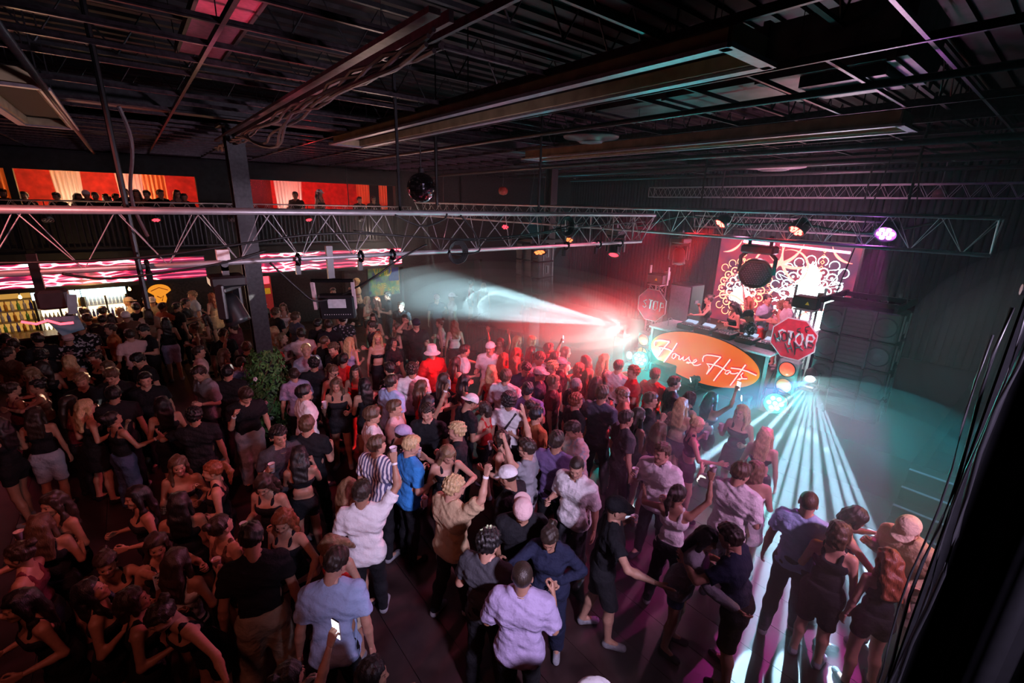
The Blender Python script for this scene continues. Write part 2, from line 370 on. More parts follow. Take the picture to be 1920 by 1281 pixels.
MB().box((0, 0, 0), (.42, 3.6, .04)).build('board', mat('red_panel', (.62, .12, .2), .7, bump=.2), t)
MB().box((-.22, 0, .0), (.03, 3.7, .08)).box((.22, 0, .0), (.03, 3.7, .08)).build('frame', M_steel, t)
def pipe(pts, r, label, m=None):
    o = MB().tube(pts, r, 8).build('ceiling_pipe', m or M_steel, smooth=True); return tag(o, label, 'pipe')
pipe([(-.45, 2.0, 5.6), (-.45, 16.5, 5.6)], .035, 'dark conduit with knotted cable running over the bar side of the ceiling')
pipe([(8.6, -3, 5.55), (8.6, 8, 5.55), (8.7, 15.5, 5.5)], .045, 'dark steel pipe running the length of the ceiling before the stage')
pipe([(4.9, -3, 5.6), (4.9, 12, 5.6)], .03, 'thin ceiling pipe between the near trough and the air duct')
pipe([(11.6, -3.5, 5.6), (11.6, 14, 5.6)], .06, 'thick pipe under the ceiling over the stage')
pipe([(14.4, -3.5, 5.6), (14.4, 14, 5.6)], .05, 'pipe under the ceiling against the stage drape')
pipe([(2.5, .4, 5.55), (16, .4, 5.55)], .04, 'pipe crossing the ceiling towards the stage, closest to the camera', M_tbar)

# ---------------------------------------------------------------- columns
def column(x, y, label):
    t = tag(MB().box((x, y-.13, 2.85), (.26, .022, 5.7)).box((x, y+.13, 2.85), (.26, .022, 5.7)).box((x, y, 2.85), (.016, .24, 5.7))
            .box((x, y, .02), (.45, .45, .04)).box((x, y, 5.68), (.42, .42, .04)).build('steel_column', M_steel), label, 'column', kind='structure')
    return t
column(1.5, 9.0, 'dark steel column whose foot is wrapped in leaves and flowers')
column(10.2, 10.7, 'pale steel column beside the hanging speakers')
column(10.2, -1.6, 'steel column in the dark corner'); column(1.5, -2.5, 'steel column behind the camera')

# ---------------------------------------------------------------- trusses
def truss(a, b, size, label, hang=None, tri=True, name='lighting_truss', r=.028):
    a, b = Vector(a), Vector(b); d = (b-a); L_ = d.length; d.normalize(); s_ = Vector((-d.y, d.x, 0)).normalized(); upv = Vector((0, 0, 1))
    t = thing(name, label, 'truss', a)
    off = [s_*(-size*.0), s_*size, s_*(size*.5)-upv*size] if tri else [s_*0, s_*size, -upv*size, s_*size-upv*size]
    for o_ in off:
        MB().tube([o_, d*L_+o_], r, 12).build('chord', M_alu, t, True)
    br = MB(); step = size*1.15; n = max(2, int(L_/step)); step = L_/n
    pairs = [(0, 2), (1, 2), (0, 1)] if tri else [(0, 2), (1, 3), (0, 1), (2, 3)]
    for (i, j) in pairs:
        pts = []
        for k in range(2*n+1): pts.append(d*(k*step/2)+off[i if k % 2 == 0 else j])
        br.tube(pts, .009, 6)
    br.build('bracing', M_alu, t, True)
    for q in (0, 1):
        e = MB(); p = d*(L_*q)
        for (i, j) in pairs: e.tube([p+off[i], p+off[j]], .012, 6)
        e.build('end_frame', M_alu, t)
    for x in (hang or []):
        MB().tube([d*x+off[0]*.5+off[1]*.5, d*x+off[0]*.5+off[1]*.5+upv*(6.2-a.z)], .018, 6).build('hanger', M_steel, t)
    return t
truss((-6, 5.15, 4.47), (7.6, 5.15, 4.47), .5, 'large grey triangular truss crossing the whole dance floor nearest the camera', [8.6, 10.9])
truss((9.05, .75, 4.58), (9.05, 16.5, 4.58), .48, 'grey triangular truss in front of the stage carrying the moving lights', [1, 4.2, 9, 14])
truss((-6, 16.3, 4.42), (8.3, 16.3, 4.42), .3, 'thin grey truss in front of the mezzanine railing', [2, 6, 12], r=.018)
truss((16.0, .2, 5.34), (16.0, 11.0, 5.34), .34, 'high pink-lit truss against the drape above the screen', [2, 5, 9], r=.02, tri=False)
truss((12.9, 2.7, 4.42), (12.9, 7.2, 4.42), .3, 'short truss hanging over the middle of the stage', [.6, 3.9], tri=False, r=.018)

# ---------------------------------------------------------------- mezzanine and bar wall
struct('floor_mezzanine', MB().box((1.1, 18.9, 2.98), (14.4, 3.8, .24)), M_black)
M_red = mat('red_lit_wall', (.5, .03, .025), .7, bump=.2, scale=5, var=.3)  # red light on the mezzanine wall is put into its base colour
struct('wall_mezzanine', MB().box((1.1, 20.7, 4.4), (14.4, .15, 2.9)), M_red)
struct('ceiling_mezzanine', MB().box((1.1, 18.9, 5.62), (14.4, 3.8, .1)), M_black)
st = MB()
st.box((1.1, 17.02, 5.38), (14.4, .14, .44))
for (x0, x1) in ((1.68, 2.85), (8.0, 8.3), (-2.2, -2.05)): st.box(((x0+x1)/2, 17.05, 4.3), (x1-x0, .2, 2.6))
struct('trim_mezzanine', st, M_black)
struct('trim_fascia', MB().box((1.1, 16.98, 2.6), (14.4, .1, .98)), M_black)
struct('trim_blocking_panel', MB().box((1.1, 17.06, 3.6), (14.4, .06, 1.05)), M_black)  # dark panel added behind the balusters to block the mezzanine light
M_band = led_mat('fascia_led', -1.3, 2.3, 2.24, 2.84, 1.3, 5.0, True)
for (x0, x1, lb) in ((-6, 1.55, 'long ribbon screen of pink and white swirls above the bar fridges'), (3.0, 8.1, 'ribbon screen of pink and white swirls between the steel column and the poster')):
    t = thing('ribbon_screen', lb, 'screen', (0, 0, 0))
    MB().box(((x0+x1)/2, 16.9, 2.54), (x1-x0, .04, .6)).build('display', M_band, t)
    MB().box(((x0+x1)/2, 16.915, 2.54), (x1-x0+.06, .03, .68)).build('casing', M_plast, t)
t = thing('balcony_railing', 'black metal balcony railing with close balusters along the mezzanine', 'railing', (-6, 16.95, 3.1))
MB().box((7.1, 0, 1.16), (14.3, .06, .05)).build('handrail', M_rail, t); MB().box((7.1, 0, .08), (14.3, .04, .04)).build('lower_rail', M_rail, t)
bl = MB()
for i in range(118): bl.box((.05+i*.12, 0, .62), (.03, .02, 1.06))
bl.build('balusters', M_rail, t)

def curtain(x, y, wd, z0, z1, m, label, pinch=0.):
    v = []; f = []; n = int(wd/.02); K = 12
    for k in range(K+1):
        tt = k/K; z = z1+(z0-z1)*tt; sq = 1-pinch*tt
        for i in range(n+1):
            u = i/n; v.append((x+(u-.5)*wd*sq, y+.03*math.sin(u*wd*60)+.01*math.sin(u*wd*131), z))
    for k in range(K):
        for i in range(n):
            a_ = k*(n+1)+i; f.append((a_, a_+1, a_+n+2, a_+n+1))
    m_ = MB().add(v, f); o = m_.build('curtain', m, smooth=True)
    return tag(o, label, "curtain")
def sheer(name, c):
    m = bpy.data.materials.new(name); m.use_nodes = True; N, L = nt(m); b = N['Principled BSDF']; b.inputs['Base Color'].default_value = (*c, 1); b.inputs['Roughness'].default_value = .9
    tr = N.new('ShaderNodeBsdfTranslucent'); tr.inputs[0].default_value = (*c, 1); mx = N.new('ShaderNodeMixShader'); mx.inputs[0].default_value = .7
    L.new(b.outputs[0], mx.inputs[1]); L.new(tr.outputs[0], mx.inputs[2]); L.new(mx.outputs[0], N['Material Output'].inputs['Surface']); return m
Mc1 = sheer('sheer_cream_curtain', (.9, .75, .65)); Mc2 = sheer('sheer_orange_curtain', (.85, .4, .16))
curtain(-2.35, 17.5, .5, 3.1, 5.4, Mc2, 'amber curtain at the edge of the mezzanine by its far pillar', .1)
curtain(-1.15, 17.5, .62, 3.1, 5.4, Mc1, 'glowing white curtain gathered low, above the fridge', .35)
curtain(.15, 17.45, .62, 3.1, 5.4, Mc1, 'glowing white curtain on the mezzanine behind the hanging chain', .4)
curtain(.72, 17.6, .55, 3.1, 5.4, Mc2, 'peach curtain next to the white one behind the hanging chain', .1)
curtain(4.35, 17.5, .9, 3.1, 5.4, Mc1, 'wide bright white curtain on the mezzanine behind a lone silhouetted guest', .2)
curtain(6.95, 17.5, .5, 3.1, 5.4, Mc2, 'red-lit orange curtain on the mezzanine, farther one from the mirror ball', .1)
curtain(7.75, 17.5, .35, 3.1, 5.4, Mc2, 'narrow red-lit curtain on the mezzanine beside the mirror ball', .1)
struct('trim_sequin', MB().box((3.45, 17.9, 4.3), (.9, .03, 2.4)), mat('red_sequins', (.7, .05, .05), .25, .8, bump=.9, scale=60, var=.8))

# fridges
def fridge(x, lab):
    t = thing('drinks_fridge', lab, 'fridge', (x, 18.0, 0)); W = .98
    MB().box((0, .3, 1.0), (W, .04, 1.8)).box((-W/2, 0, 1.05), (.03, .6, 1.9)).box((W/2, 0, 1.05), (.03, .6, 1.9)).box((0, 0, .08), (W, .6, .16)).box((0, 0, 1.98), (W, .6, .04)).build('cabinet', M_plast, t)
    MB().box((0, -.3, 1.88), (W, .05, .2)).build('light_header', glow('fridge_header', (.55, .95, 1.), 5), t)
    MB().box((0, .26, 1.0), (W-.06, .02, 1.6)).build('back_light', glow('fridge_back', (1., .8, .45), 2.2), t)
    for k in range(4): MB().box((0, 0, .35+k*.38), (W-.06, .5, .02)).build('shelf', M_white, t)
    MB().box((0, -.31, .95), (.04, .03, 1.62)).box((-W/2+.02, -.31, .95), (.04, .03, 1.62)).box((W/2-.02, -.31, .95), (.04, .03, 1.62)).build('door_frame', M_plast, t)
    return t
fridge(-1.95, 'lit glass door drinks fridge, one nearer the edge of the bar'); fridge(-.95, 'lit glass door drinks fridge nearest the orange wall sign')
bc = [('blue_can', (.1, .12, .5)), ('amber_bottle', (.6, .25, .03)), ('pale_can', (.7, .7, .75)), ('green_bottle', (.15, .45, .1)), ('silver_can', (.5, .5, .52))]
for fx, fw_ in ((-1.95, 'farther'), (-.95, 'nearer')):
    for k in range(4):
        nm, c = bc[(k*2+(fx > -1.5)) % 5]
        first = None
        for i in range(11):
            lo = (fx-.42+i*.084, 17.82, .36+k*.38)
            if first is None:
                first = MB().lathe([(.001, 0), (.03, .0), (.032, .02), (.032, .15), (.014, .2), (.012, .25), (.001, .25)], 8).build('bottle', mat(nm, c, .2), smooth=True); o = first
            else: o = first.copy(); COL.objects.link(o)
            o.location = lo
            tag(o, '%s standing on shelf %s of the drinks fridge %s the orange sign' % (nm.replace('_', ' '), ['one', 'two', 'three', 'four'][k], 'away from' if fx < -1.5 else 'beside'), 'bottle', 'drinks in the %s fridge, %s row' % (fw_, ['lowest', 'second', 'third', 'top'][k]))
# back bar shelves at the far end, counter
t = thing('bar_counter', 'long dark bar counter below the ribbon screen', 'bar', (-3.2, 16.3, 0))
MB().box((0, 0, .55), (5.4, .5, 1.1)).build('body', M_black, t); MB().box((0, -.05, 1.12), (5.6, .7, .05)).build('worktop', mat('bar_top', (.12, .06, .03), .2), t)
t = thing('bottle_shelf', 'amber lit back bar shelf at the edge of the view', 'shelf', (-3.0, 17.9, 0))
for k in range(4): MB().box((0, 0, .9+k*.3), (1.1, .3, .02)).build('shelf_board', M_cream, t)
MB().box((0, .17, 1.35), (1.1, .02, 1.3)).build('back_light', glow('amber_back', (1., .5, .1), .5), t)
for k in range(3):
    for i in range(9):
        o = MB().lathe([(.001, 0), (.035, 0), (.036, .15), (.014, .2), (.013, .27), (.001, .27)], 8).build('bottle', mat(bc[(i+k) % 5][0], bc[(i+k) % 5][1], .2), smooth=True)
        o.location = (-3.48+i*.12, 17.85, .92+k*.3); tag(o, 'liquor bottle on the amber lit back bar shelf', 'bottle', 'liquor bottles on the back bar')
for i, (x, lb) in enumerate(((-2.55, 'warm glowing bulb above the end of the fridges'), (-.35, 'warm glowing bulb between the fridge and the orange sign'), (-1.5, 'small warm bulb above the lit fridge header'))):
    t = thing('string_bulb', lb, 'light bulb', (x, 17.0, 2.0))
    MB().lathe([(.001, -.05), (.03, -.035), (.035, 0), (.02, .04), (.012, .06)], 12).build('bulb', glow('warm_bulb', (1, .5, .12), 40 if i < 2 else 10), t, True)
    MB().tube([(0, 0, .05), (0, 0, .12)], .014, 8).build('socket', M_plast, t)
# orange sign: a plain rounded fan over a rounded block
t = thing('wall_sign', 'orange cut-out wall sign with a fan shaped top', 'sign', (.35, 18.42, 1.55))
T_ = Matrix.Rotation(R(90), 4, 'X')
fan = [(.3*math.cos(a_), .1+.22*math.sin(a_)) for a_ in [PI*k/14 for k in range(15)]] + [(-.16, -.02), (-.17, -.2), (-.08, -.32), (.1, -.32), (.16, -.15), (.14, -.02)]
MB().prism(fan, .03, T_).build('board', glow('orange_sign', (1., .33, .02), .8), t)
MB().tube([(-.22, -.04, .12), (0, -.04, .22), (.22, -.04, .12)], .012).tube([(-.09, -.04, -.05), (0, -.04, -.12), (.08, -.04, -.05), (.02, -.04, -.22)], .014).build('outline', mat('sign_red', (.6, .05, .02), .5), t)
# banner and poster on the far wall
def strokes(mb, lines, T, r=.01, n=6):
    for s in lines: mb.tube([T @ Vector(p) for p in s], r, n)
LET = {'X': [[(0, 0), (1, 1.4)], [(0, 1.4), (1, 0)]], 'M': [[(0, 0), (0, 1.4), (.5, .6), (1, 1.4), (1, 0)]], 'O': [[(.5, 0), (.05, .3), (.05, 1.1), (.5, 1.4), (.95, 1.1), (.95, .3), (.5, 0)]], 'D': [[(0, 0), (0, 1.4), (.6, 1.3), (.95, .9), (.95, .5), (.6, .1), (0, 0)]],
       'T': [[(0, 1.4), (1, 1.4)], [(.5, 1.4), (.5, 0)]], 'I': [[(.5, 0), (.5, 1.4)]], 'N': [[(0, 0), (0, 1.4), (1, 0), (1, 1.4)]], 'V': [[(0, 1.4), (.5, 0), (1, 1.4)]],
       'S': [[(.95, 1.2), (.5, 1.4), (.05, 1.15), (.2, .8), (.8, .6), (.95, .25), (.5, 0), (.05, .2)]], 'A': [[(0, 0), (.5, 1.4), (1, 0)], [(.2, .5), (.8, .5)]], 'H': [[(0, 0), (0, 1.4)], [(1, 0), (1, 1.4)], [(0, .7), (1, .7)]],
       'P': [[(0, 0), (0, 1.4), (.75, 1.35), (.95, 1.05), (.75, .75), (0, .7)]], 'E': [[(1, 0), (0, 0), (0, 1.4), (1, 1.4)], [(0, .7), (.8, .7)]], 'B': [[(0, 0), (0, 1.4), (.8, 1.2), (.7, .8), (0, .7), (.8, .6), (.95, .2), (.6, 0), (0, 0)]], 'u': [[(0, .9), (.05, .2), (.5, 0), (.9, .2), (.95, .9)], [(.95, .3), (1, 0)]], 'd': [[(.95, 1.4), (.95, 0)], [(.95, .7), (.4, .9), (.05, .45), (.4, 0), (.95, .2)]]}
def word(mb, txt, x, z, s, y, r, gap=1.35, vertical=False):
    for i, c in enumerate(txt):
        if c == ' ': continue
        ox, oz = (x, z-i*s*1.9) if vertical else (x+i*s*gap, z)
        for st_ in LET[c]: mb.tube([(ox+p[0]*s, y, oz+p[1]*s) for p in st_], r, 5)
t = thing('wall_poster', 'colourful beer poster with big yellow letters on the far wall', 'poster', (7.5, 17.3, 1.45)); t.scale = (.87, 1, 1.2)
pm = bpy.data.materials.new('poster_print'); pm.use_nodes = True; N, L = nt(pm); b = N['Principled BSDF']; b.inputs['Roughness'].default_value = .35
tc = N.new('ShaderNodeTexCoord'); no = N.new('ShaderNodeTexNoise'); no.inputs['Scale'].default_value = 2.2; L.new(tc.outputs['Object'], no.inputs['Vector'])
rp = N.new('ShaderNodeValToRGB'); rp.color_ramp.elements[0].position = .35; rp.color_ramp.elements[0].color = (.03, .05, .2, 1); rp.color_ramp.elements[1].position = .7; rp.color_ramp.elements[1].color = (.8, .45, .05, 1)
e = rp.color_ramp.elements.new(.5); e.color = (.15, .4, .15, 1); L.new(no.outputs['Fac'], rp.inputs['Fac']); L.new(rp.outputs['Color'], b.inputs['Base Color'])
MB().box((0, 0, .15), (1.5, .03, 1.1)).build('board', pm, t)
MB().box((.48, -.02, .62), (.5, .02, .14)).build('red_header', mat('poster_red', (.7, .03, .03), .4), t)
MB().box((.48, -.02, .3), (.48, .02, .48)).build('blue_panel', mat('poster_blue', (.05, .1, .5), .4), t)
wm = MB(); word(wm, 'VMD', -.5, .25, .23, -.03, .025); word(wm, 'NDTE', -.45, -.15, .1, -.03, .012); word(wm, 'HTNA', .2, -.3, .1, -.03, .012); wm.build('lettering', mat('poster_yellow', (.9, .8, .1), .5), t)
wm = MB(); word(wm, 'Bud', .3, .59, .055, -.035, .006, 1.5); wm.build('header_lettering', mat('print_white', (.8, .8, .8), .5), t)
MB().box((0, .0, .72), (1.56, .06, .04)).box((0, 0, -.42), (1.56, .06, .04)).box((-.77, 0, .15), (.04, .06, 1.16)).box((.77, 0, .15), (.04, .06, 1.16)).build('frame', M_plast, t)
t = thing('banner_stand', 'tall red banner stand with vertical lettering beside the steel column', 'banner', (3.15, 17.3, 0))
MB().box((0, 0, 1.2), (.5, .03, 2.1)).build('fabric', mat('banner_red', (.45, .02, .02), .6), t)
wm = MB(); word(wm, 'TION', -.06, .95, .1, -.03, .012, vertical=True); wm.build('lettering', mat('print_white', (.8, .8, .8), .5), t)
MB().box((0, -.03, 1.95), (.4, .02, .3)).build('dotted_lights', glow('banner_lights', (1., .08, .12), 1.5), t); MB().box((0, -.03, 1.55), (.4, .02, .2)).build('yellow_patch', mat('banner_yellow', (.9, .65, .02), .5), t)
MB().box((0, 0, .06), (.6, .35, .08)).build('foot', M_plast, t)
# stairs in the far corner
t = thing('stair_flight', 'teal lit flight of stairs behind the pale steel column', 'stairs', (15.0, 17.2, 0))
for k in range(10): MB().box((k*.24, .7, .2+k*.25), (.3, 1.3, .06)).build('tread', M_black, t)
for s in (0, 1.35): MB().box((1.1, s, 1.4), (3.4, .05, .25), m=Matrix.Rotation(R(-46), 4, 'Y')).build('stringer', M_rail, t)
for (a_, b_, lb) in (((15.2, 17.05, 2.6), (16.5, 17.05, 1.3), 'slanting cyan light tube on the stair behind the pale column'), ((15.3, 18.8, 3.2), (15.3, 18.8, .6), 'upright cyan light tube in the stairwell')):
    tag(MB().tube([a_, b_], .025, 8).build('light_tube', glow('cyan_tube', (.05, .9, 1.), 9)), lb, 'light tube')

# ================================================================ stage
HH= [[(5.751, 1.507), (5.772, 1.567), (5.742, 1.636), (5.657, 1.677), (5.554, 1.694), (5.383, 1.705)], [(5.383, 1.705), (5.483, 1.56), (5.568, 1.408), (5.639, 1.274), (5.598, 1.368), (5.594, 1.467), (5.642, 1.499), (5.565, 1.515), (5.392, 1.523), (5.268, 1.497)], [(5.191, 1.721), (5.3, 1.48), (5.409, 1.274), (5.466, 1.176)], [(5.198, 1.476), (5.261, 1.443), (5.274, 1.36), (5.229, 1.34), (5.179, 1.402), (5.189, 1.471), (5.143, 1.444), (5.093, 1.442), (5.098, 1.361), (5.065, 1.363), (5.023, 1.414), (4.997, 1.46), (5.003, 1.388), (4.975, 1.365), (4.925, 1.41), (4.857, 1.492), (4.864, 1.435), (4.818, 1.394), (4.85, 1.338), (4.914, 1.335), (4.893, 1.36), (4.822, 1.362), (4.73, 1.388), (4.677, 1.45), (4.697, 1.475), (4.739, 1.448), (4.774, 1.361), (4.722, 1.329), (4.647, 1.351), (4.577, 1.402)], [(4.541, 1.466), (4.559, 1.529), (4.538, 1.595), (4.477, 1.635), (4.376, 1.655), (4.176, 1.673)], [(4.176, 1.673), (4.279, 1.504), (4.357, 1.346), (4.42, 1.221), (4.388, 1.307), (4.387, 1.398), (4.448, 1.448), (4.346, 1.462), (4.2, 1.468), (4.037, 1.428)], [(3.98, 1.678), (4.084, 1.458), (4.182, 1.265), (4.248, 1.123)], [(3.956, 1.446), (4.021, 1.418), (4.039, 1.354), (3.995, 1.346), (3.95, 1.411), (3.94, 1.436), (3.919, 1.391), (3.878, 1.397), (3.839, 1.409), (3.778, 1.449)], [(3.666, 1.654), (3.752, 1.457), (3.83, 1.273), (3.891, 1.136)], [(3.937, 1.502), (3.765, 1.532), (3.605, 1.531), (3.432, 1.5)], [(3.688, 1.477), (3.719, 1.418), (3.69, 1.369), (3.728, 1.314), (3.774, 1.306), (3.732, 1.337), (3.592, 1.379)]]
SL= [[(6.248, 2.501), (6.333, 2.449), (6.27, 2.4), (6.249, 2.343), (6.294, 2.304), (6.341, 2.338)], [(6.187, 2.517), (6.075, 2.507)], [(6.13, 2.509), (6.145, 2.301)], [(6.045, 2.488), (6.051, 2.379), (6.049, 2.307), (5.992, 2.294), (5.944, 2.339), (5.946, 2.506), (6.033, 2.502)], [(5.875, 2.281), (5.858, 2.498), (5.803, 2.484), (5.777, 2.395), (5.868, 2.378)]]
SR= [[(3.15, 2.421), (3.216, 2.445), (3.263, 2.405), (3.242, 2.341), (3.206, 2.29), (3.221, 2.227), (3.268, 2.235)], [(3.11, 2.44), (3.016, 2.443)], [(3.057, 2.433), (3.056, 2.287), (3.047, 2.192)], [(2.921, 2.436), (2.96, 2.369), (2.95, 2.275), (2.896, 2.211), (2.851, 2.242), (2.84, 2.36), (2.871, 2.438), (2.921, 2.436)], [(2.769, 2.205), (2.776, 2.414), (2.774, 2.447), (2.703, 2.459), (2.66, 2.404), (2.681, 2.342), (2.76, 2.332)]]
GR= [[(3.326, 2.352), (3.253, 2.201)], [(3.254, 2.379), (3.197, 2.215)], [(3.285, 2.253), (3.22, 2.293)], [(3.094, 2.348), (3.117, 2.401), (3.155, 2.417), (3.188, 2.384), (3.186, 2.326), (3.162, 2.263), (3.124, 2.253), (3.094, 2.28), (3.094, 2.348)], [(3.083, 2.409), (3.051, 2.329), (3.005, 2.311), (2.985, 2.365), (3.013, 2.445)], [(2.905, 2.546), (2.951, 2.526), (2.953, 2.488), (2.891, 2.473), (2.894, 2.444)], [(2.77, 2.614), (2.829, 2.582), (2.828, 2.535), (2.771, 2.539), (2.815, 2.51), (2.786, 2.488)], [(3.107, 2.208), (3.016, 2.044)], [(3.026, 2.238), (2.953, 2.081)], [(3.057, 2.122), (2.984, 2.151)], [(2.91, 2.033), (2.926, 2.166), (2.973, 2.28), (2.787, 2.145)], [(2.918, 2.168), (2.841, 2.208)], [(2.814, 2.33), (2.747, 2.194)], [(2.732, 2.331), (2.644, 2.297), (2.663, 2.226), (2.73, 2.237)]]

M_stage = mat('stage_deck', (.03, .028, .03), .5, bump=.2, scale=10)
struct('floor_stage', MB().box((12.55, 5.1, .4), (6.9, 8.4, .8)), M_stage)
t = thing('stage_steps', 'dark steps with pale edges going up to the stage beside the speaker array', 'steps', (8.55, .35, 0))
for k in range(4):
    MB().box((-.45+k*.27, 0, .1+k*.1), (.3, 1.05, .2+k*.2)).build('step', M_black, t)
    MB().box((-.45+k*.27-.13, 0, .205+k*.2), (.05, 1.05, .012)).build('nosing', mat('pale_edge', (.5, .45, .6), .4), t)  # paler strip along each step edge
# LED wall
def screen_base():
    m = bpy.data.materials.new('screen_base'); m.use_nodes = True; N, L = nt(m); b = N['Principled BSDF']; b.inputs['Base Color'].default_value = (.01, .01, .01, 1)
    tc = N.new('ShaderNodeTexCoord'); no = N.new('ShaderNodeTexNoise'); no.inputs['Scale'].default_value = 1.1; L.new(tc.outputs['Object'], no.inputs['Vector'])
    rp = N.new('ShaderNodeValToRGB'); rp.color_ramp.elements[0].position = .38; rp.color_ramp.elements[0].color = (.10, .02, .07, 1); rp.color_ramp.elements[1].position = .66; rp.color_ramp.elements[1].color = (.5, .03, .06, 1)
    L.new(no.outputs['Fac'], rp.inputs['Fac']); L.new(rp.outputs['Color'], b.inputs['Emission Color']); b.inputs['Emission Strength'].default_value = 1.1; return m
M_led = screen_base()
t = thing('video_wall', 'large bright video wall with red ornament and white flowers behind the performers', 'screen', (0, 0, 0))
MB().box((15.95, 5.95, 2.25), (.06, 4.1, 2.95)).build('display', M_led, t)
MB().box((16.0, 5.95, 2.25), (.1, 4.2, 3.05)).build('casing', M_plast, t)
MB().box((15.9, 3.95+.1, 3.72), (.02, .2, .02)).build('bracket', M_steel, t)
# the picture on the screen: two mirrored bunches of petals, rings and arcs
def arc(cy_, cz, r, a0, a1, n=18, ry=1.): return [(15.905, cy_+r*ry*math.cos(R(a0+(a1-a0)*k/n)), cz+r*math.sin(R(a0+(a1-a0)*k/n))) for k in range(n+1)]
def inscr(pts): return [p for p in pts if 3.97 < p[1] < 7.93 and .84 < p[2] < 3.67]
def bloom(cy_, cz, mb1, mb2, mb3, sc, rr):
    for ring, (r1, n, pr) in enumerate(((.16, 8, .07), (.34, 12, .085), (.55, 16, .1), (.78, 20, .1))):
        for k in range(n):
            a_ = 360*k/n+ring*9; c = (cy_+sc*r1*math.cos(R(a_)), cz+sc*r1*math.sin(R(a_)))
            if not (4.1 < c[0] < 7.8 and .95 < c[1] < 3.6): continue
            (mb1 if ring < 2 else mb2).tube(arc(c[0], c[1], pr*sc, a_-140, a_+140, 9), .016 if ring < 3 else .011, 4)
            if ring == 2: mb3.lathe([(.001, 0), (.03*sc, 0), (.001, .004)], 6, Matrix.Translation((15.9, c[0], c[1])) @ Matrix.Rotation(R(-90), 4, 'Y'))
    for k in range(10):
        p = inscr([(15.905, cy_+rr.uniform(.2, .95)*math.cos(a_)*sc, cz+rr.uniform(.1, .8)*math.sin(a_)*sc) for a_ in [k*.63+q*.3 for q in range(6)]])
        if len(p) > 1: mb3.tube(p, .008, 4)
def crescent(mb, cy_, cz, r, a0, a1, w):
    p = inscr(arc(cy_, cz, r, a0, a1, 22))
    if len(p) > 2: mb.tube(p, [max(.006, w*math.sin(PI*(k+.5)/len(p))) for k in range(len(p))], 5)
rr_ = random.Random(8); W1, W2, R1, O1 = MB(), MB(), MB(), MB()
bloom(7.05, 2.0, W1, O1, R1, 1.2, rr_); bloom(4.95, 2.15, W2, W2, W2, 1.35, rr_)
for sgn in (1, -1):
    for (dy, z_, r, a0, a1, w_) in ((.4, 3.9, 1.0, 190, 300, .06), (.9, 3.3, .9, 100, 250, .045), (1.7, 2.6, 1.1, -60, 60, .05), (1.45, 1.0, .75, 20, 170, .04), (.25, 2.9, .55, -80, 110, .035), (1.9, 3.8, .6, 180, 270, .04)):
        crescent(R1, 5.95+sgn*dy, z_, r, a0 if sgn > 0 else 180-a1, a1 if sgn > 0 else 180-a0, w_)
    for k in range(5): O1.tube([(15.905, 5.95+sgn*1.15+d_[0], 3.5-k*.17+d_[1]) for d_ in ((-.05, 0), (0, .06), (.05, 0), (0, -.06), (-.05, 0))], .012, 4)
core = MB()
for (y_, z_, a_, b_) in ((4.95, 1.9, .7, .55), (5.05, 2.6, .28, .5), (7.05, 1.8, .3, .28), (4.65, 1.3, .55, .3)):
    core.v += [(15.912, y_+a_*(1+.18*math.sin(k*5.3))*math.cos(2*PI*k/40), z_+b_*(1+.18*math.cos(k*3.7))*math.sin(2*PI*k/40)) for k in range(40)]; core.f.append(tuple(range(len(core.v)-40, len(core.v))))
    core.v += [(15.916, v_[1], v_[2]) for v_ in core.v[-40:]]
for nm_, mb_, m_ in (('flower_glow', core, glow('screen_white', (.8, .97, 1), 7)), ('white_petals', W1, glow('screen_warm', (1, .8, .6), 7)), ('cyan_petals', W2, glow('screen_cyan', (.6, .95, 1), 7)), ('red_arcs', R1, glow('screen_red', (1, .16, .12), 5)), ('orange_petals', O1, glow('screen_orange', (1, .3, .14), 4))):
    mb_.build(nm_, m_, t)
tag(MB().tube([(13.0, 5.9, 3.78), (13.0, 5.1, 3.76)], .035).tube([(13.0, 4.95, 3.76), (13.0, 3.4, 3.7)], .03).build('light_bar', glow('pink_bar', (1., .25, .45), 7)), 'glowing pink light bar hanging in front of the video wall', 'light bar')

# DJ booth
t = thing('dj_booth', 'white topped performer booth with a black frame behind the orange sign', 'booth', (9.6, 4.65, .8))
MB().bevbox((.02, 0, 1.12), (1.0, 2.75, .06), .015).build('table_top', mat('booth_white', (.7, .62, .68), .45), t)
MB().box((-.38, 0, .55), (.03, 2.6, 1.08)).build('front_panel', M_plast, t)
for (x, y) in ((-.4, -1.3), (-.4, 1.3), (.44, -1.3), (.44, 1.3)): MB().box((x, y, .55), (.05, .05, 1.1)).build('leg', M_alu, t)
for s in (-1, 1): MB().tube([(-.4, s*1.3, .1), (.44, s*1.3, 1.05)], .02).build('brace', M_alu, t)
E_Y, E_Z = 4.63, 1.5
t = thing('oval_sign', 'large orange oval sign with pink script lettering fixed to the booth front', 'sign', (9.12, E_Y, E_Z))
def ell(a, b, n=64): return [(a*math.cos(2*PI*k/n), b*math.sin(2*PI*k/n)) for k in range(n)]
TY = Matrix(((0, 0, -1, 0), (-1, 0, 0, 0), (0, 1, 0, 0), (0, 0, 0, 1)))    # xy polygon -> faces -x
om = bpy.data.materials.new('sign_orange'); om.use_nodes = True; N, L = nt(om); b = N['Principled BSDF']; b.inputs['Roughness'].default_value = .3
tc = N.new('ShaderNodeTexCoord'); no = N.new('ShaderNodeTexNoise'); no.inputs['Scale'].default_value = 1.4
L.new(tc.outputs['Object'], no.inputs['Vector']); rp = N.new('ShaderNodeValToRGB')
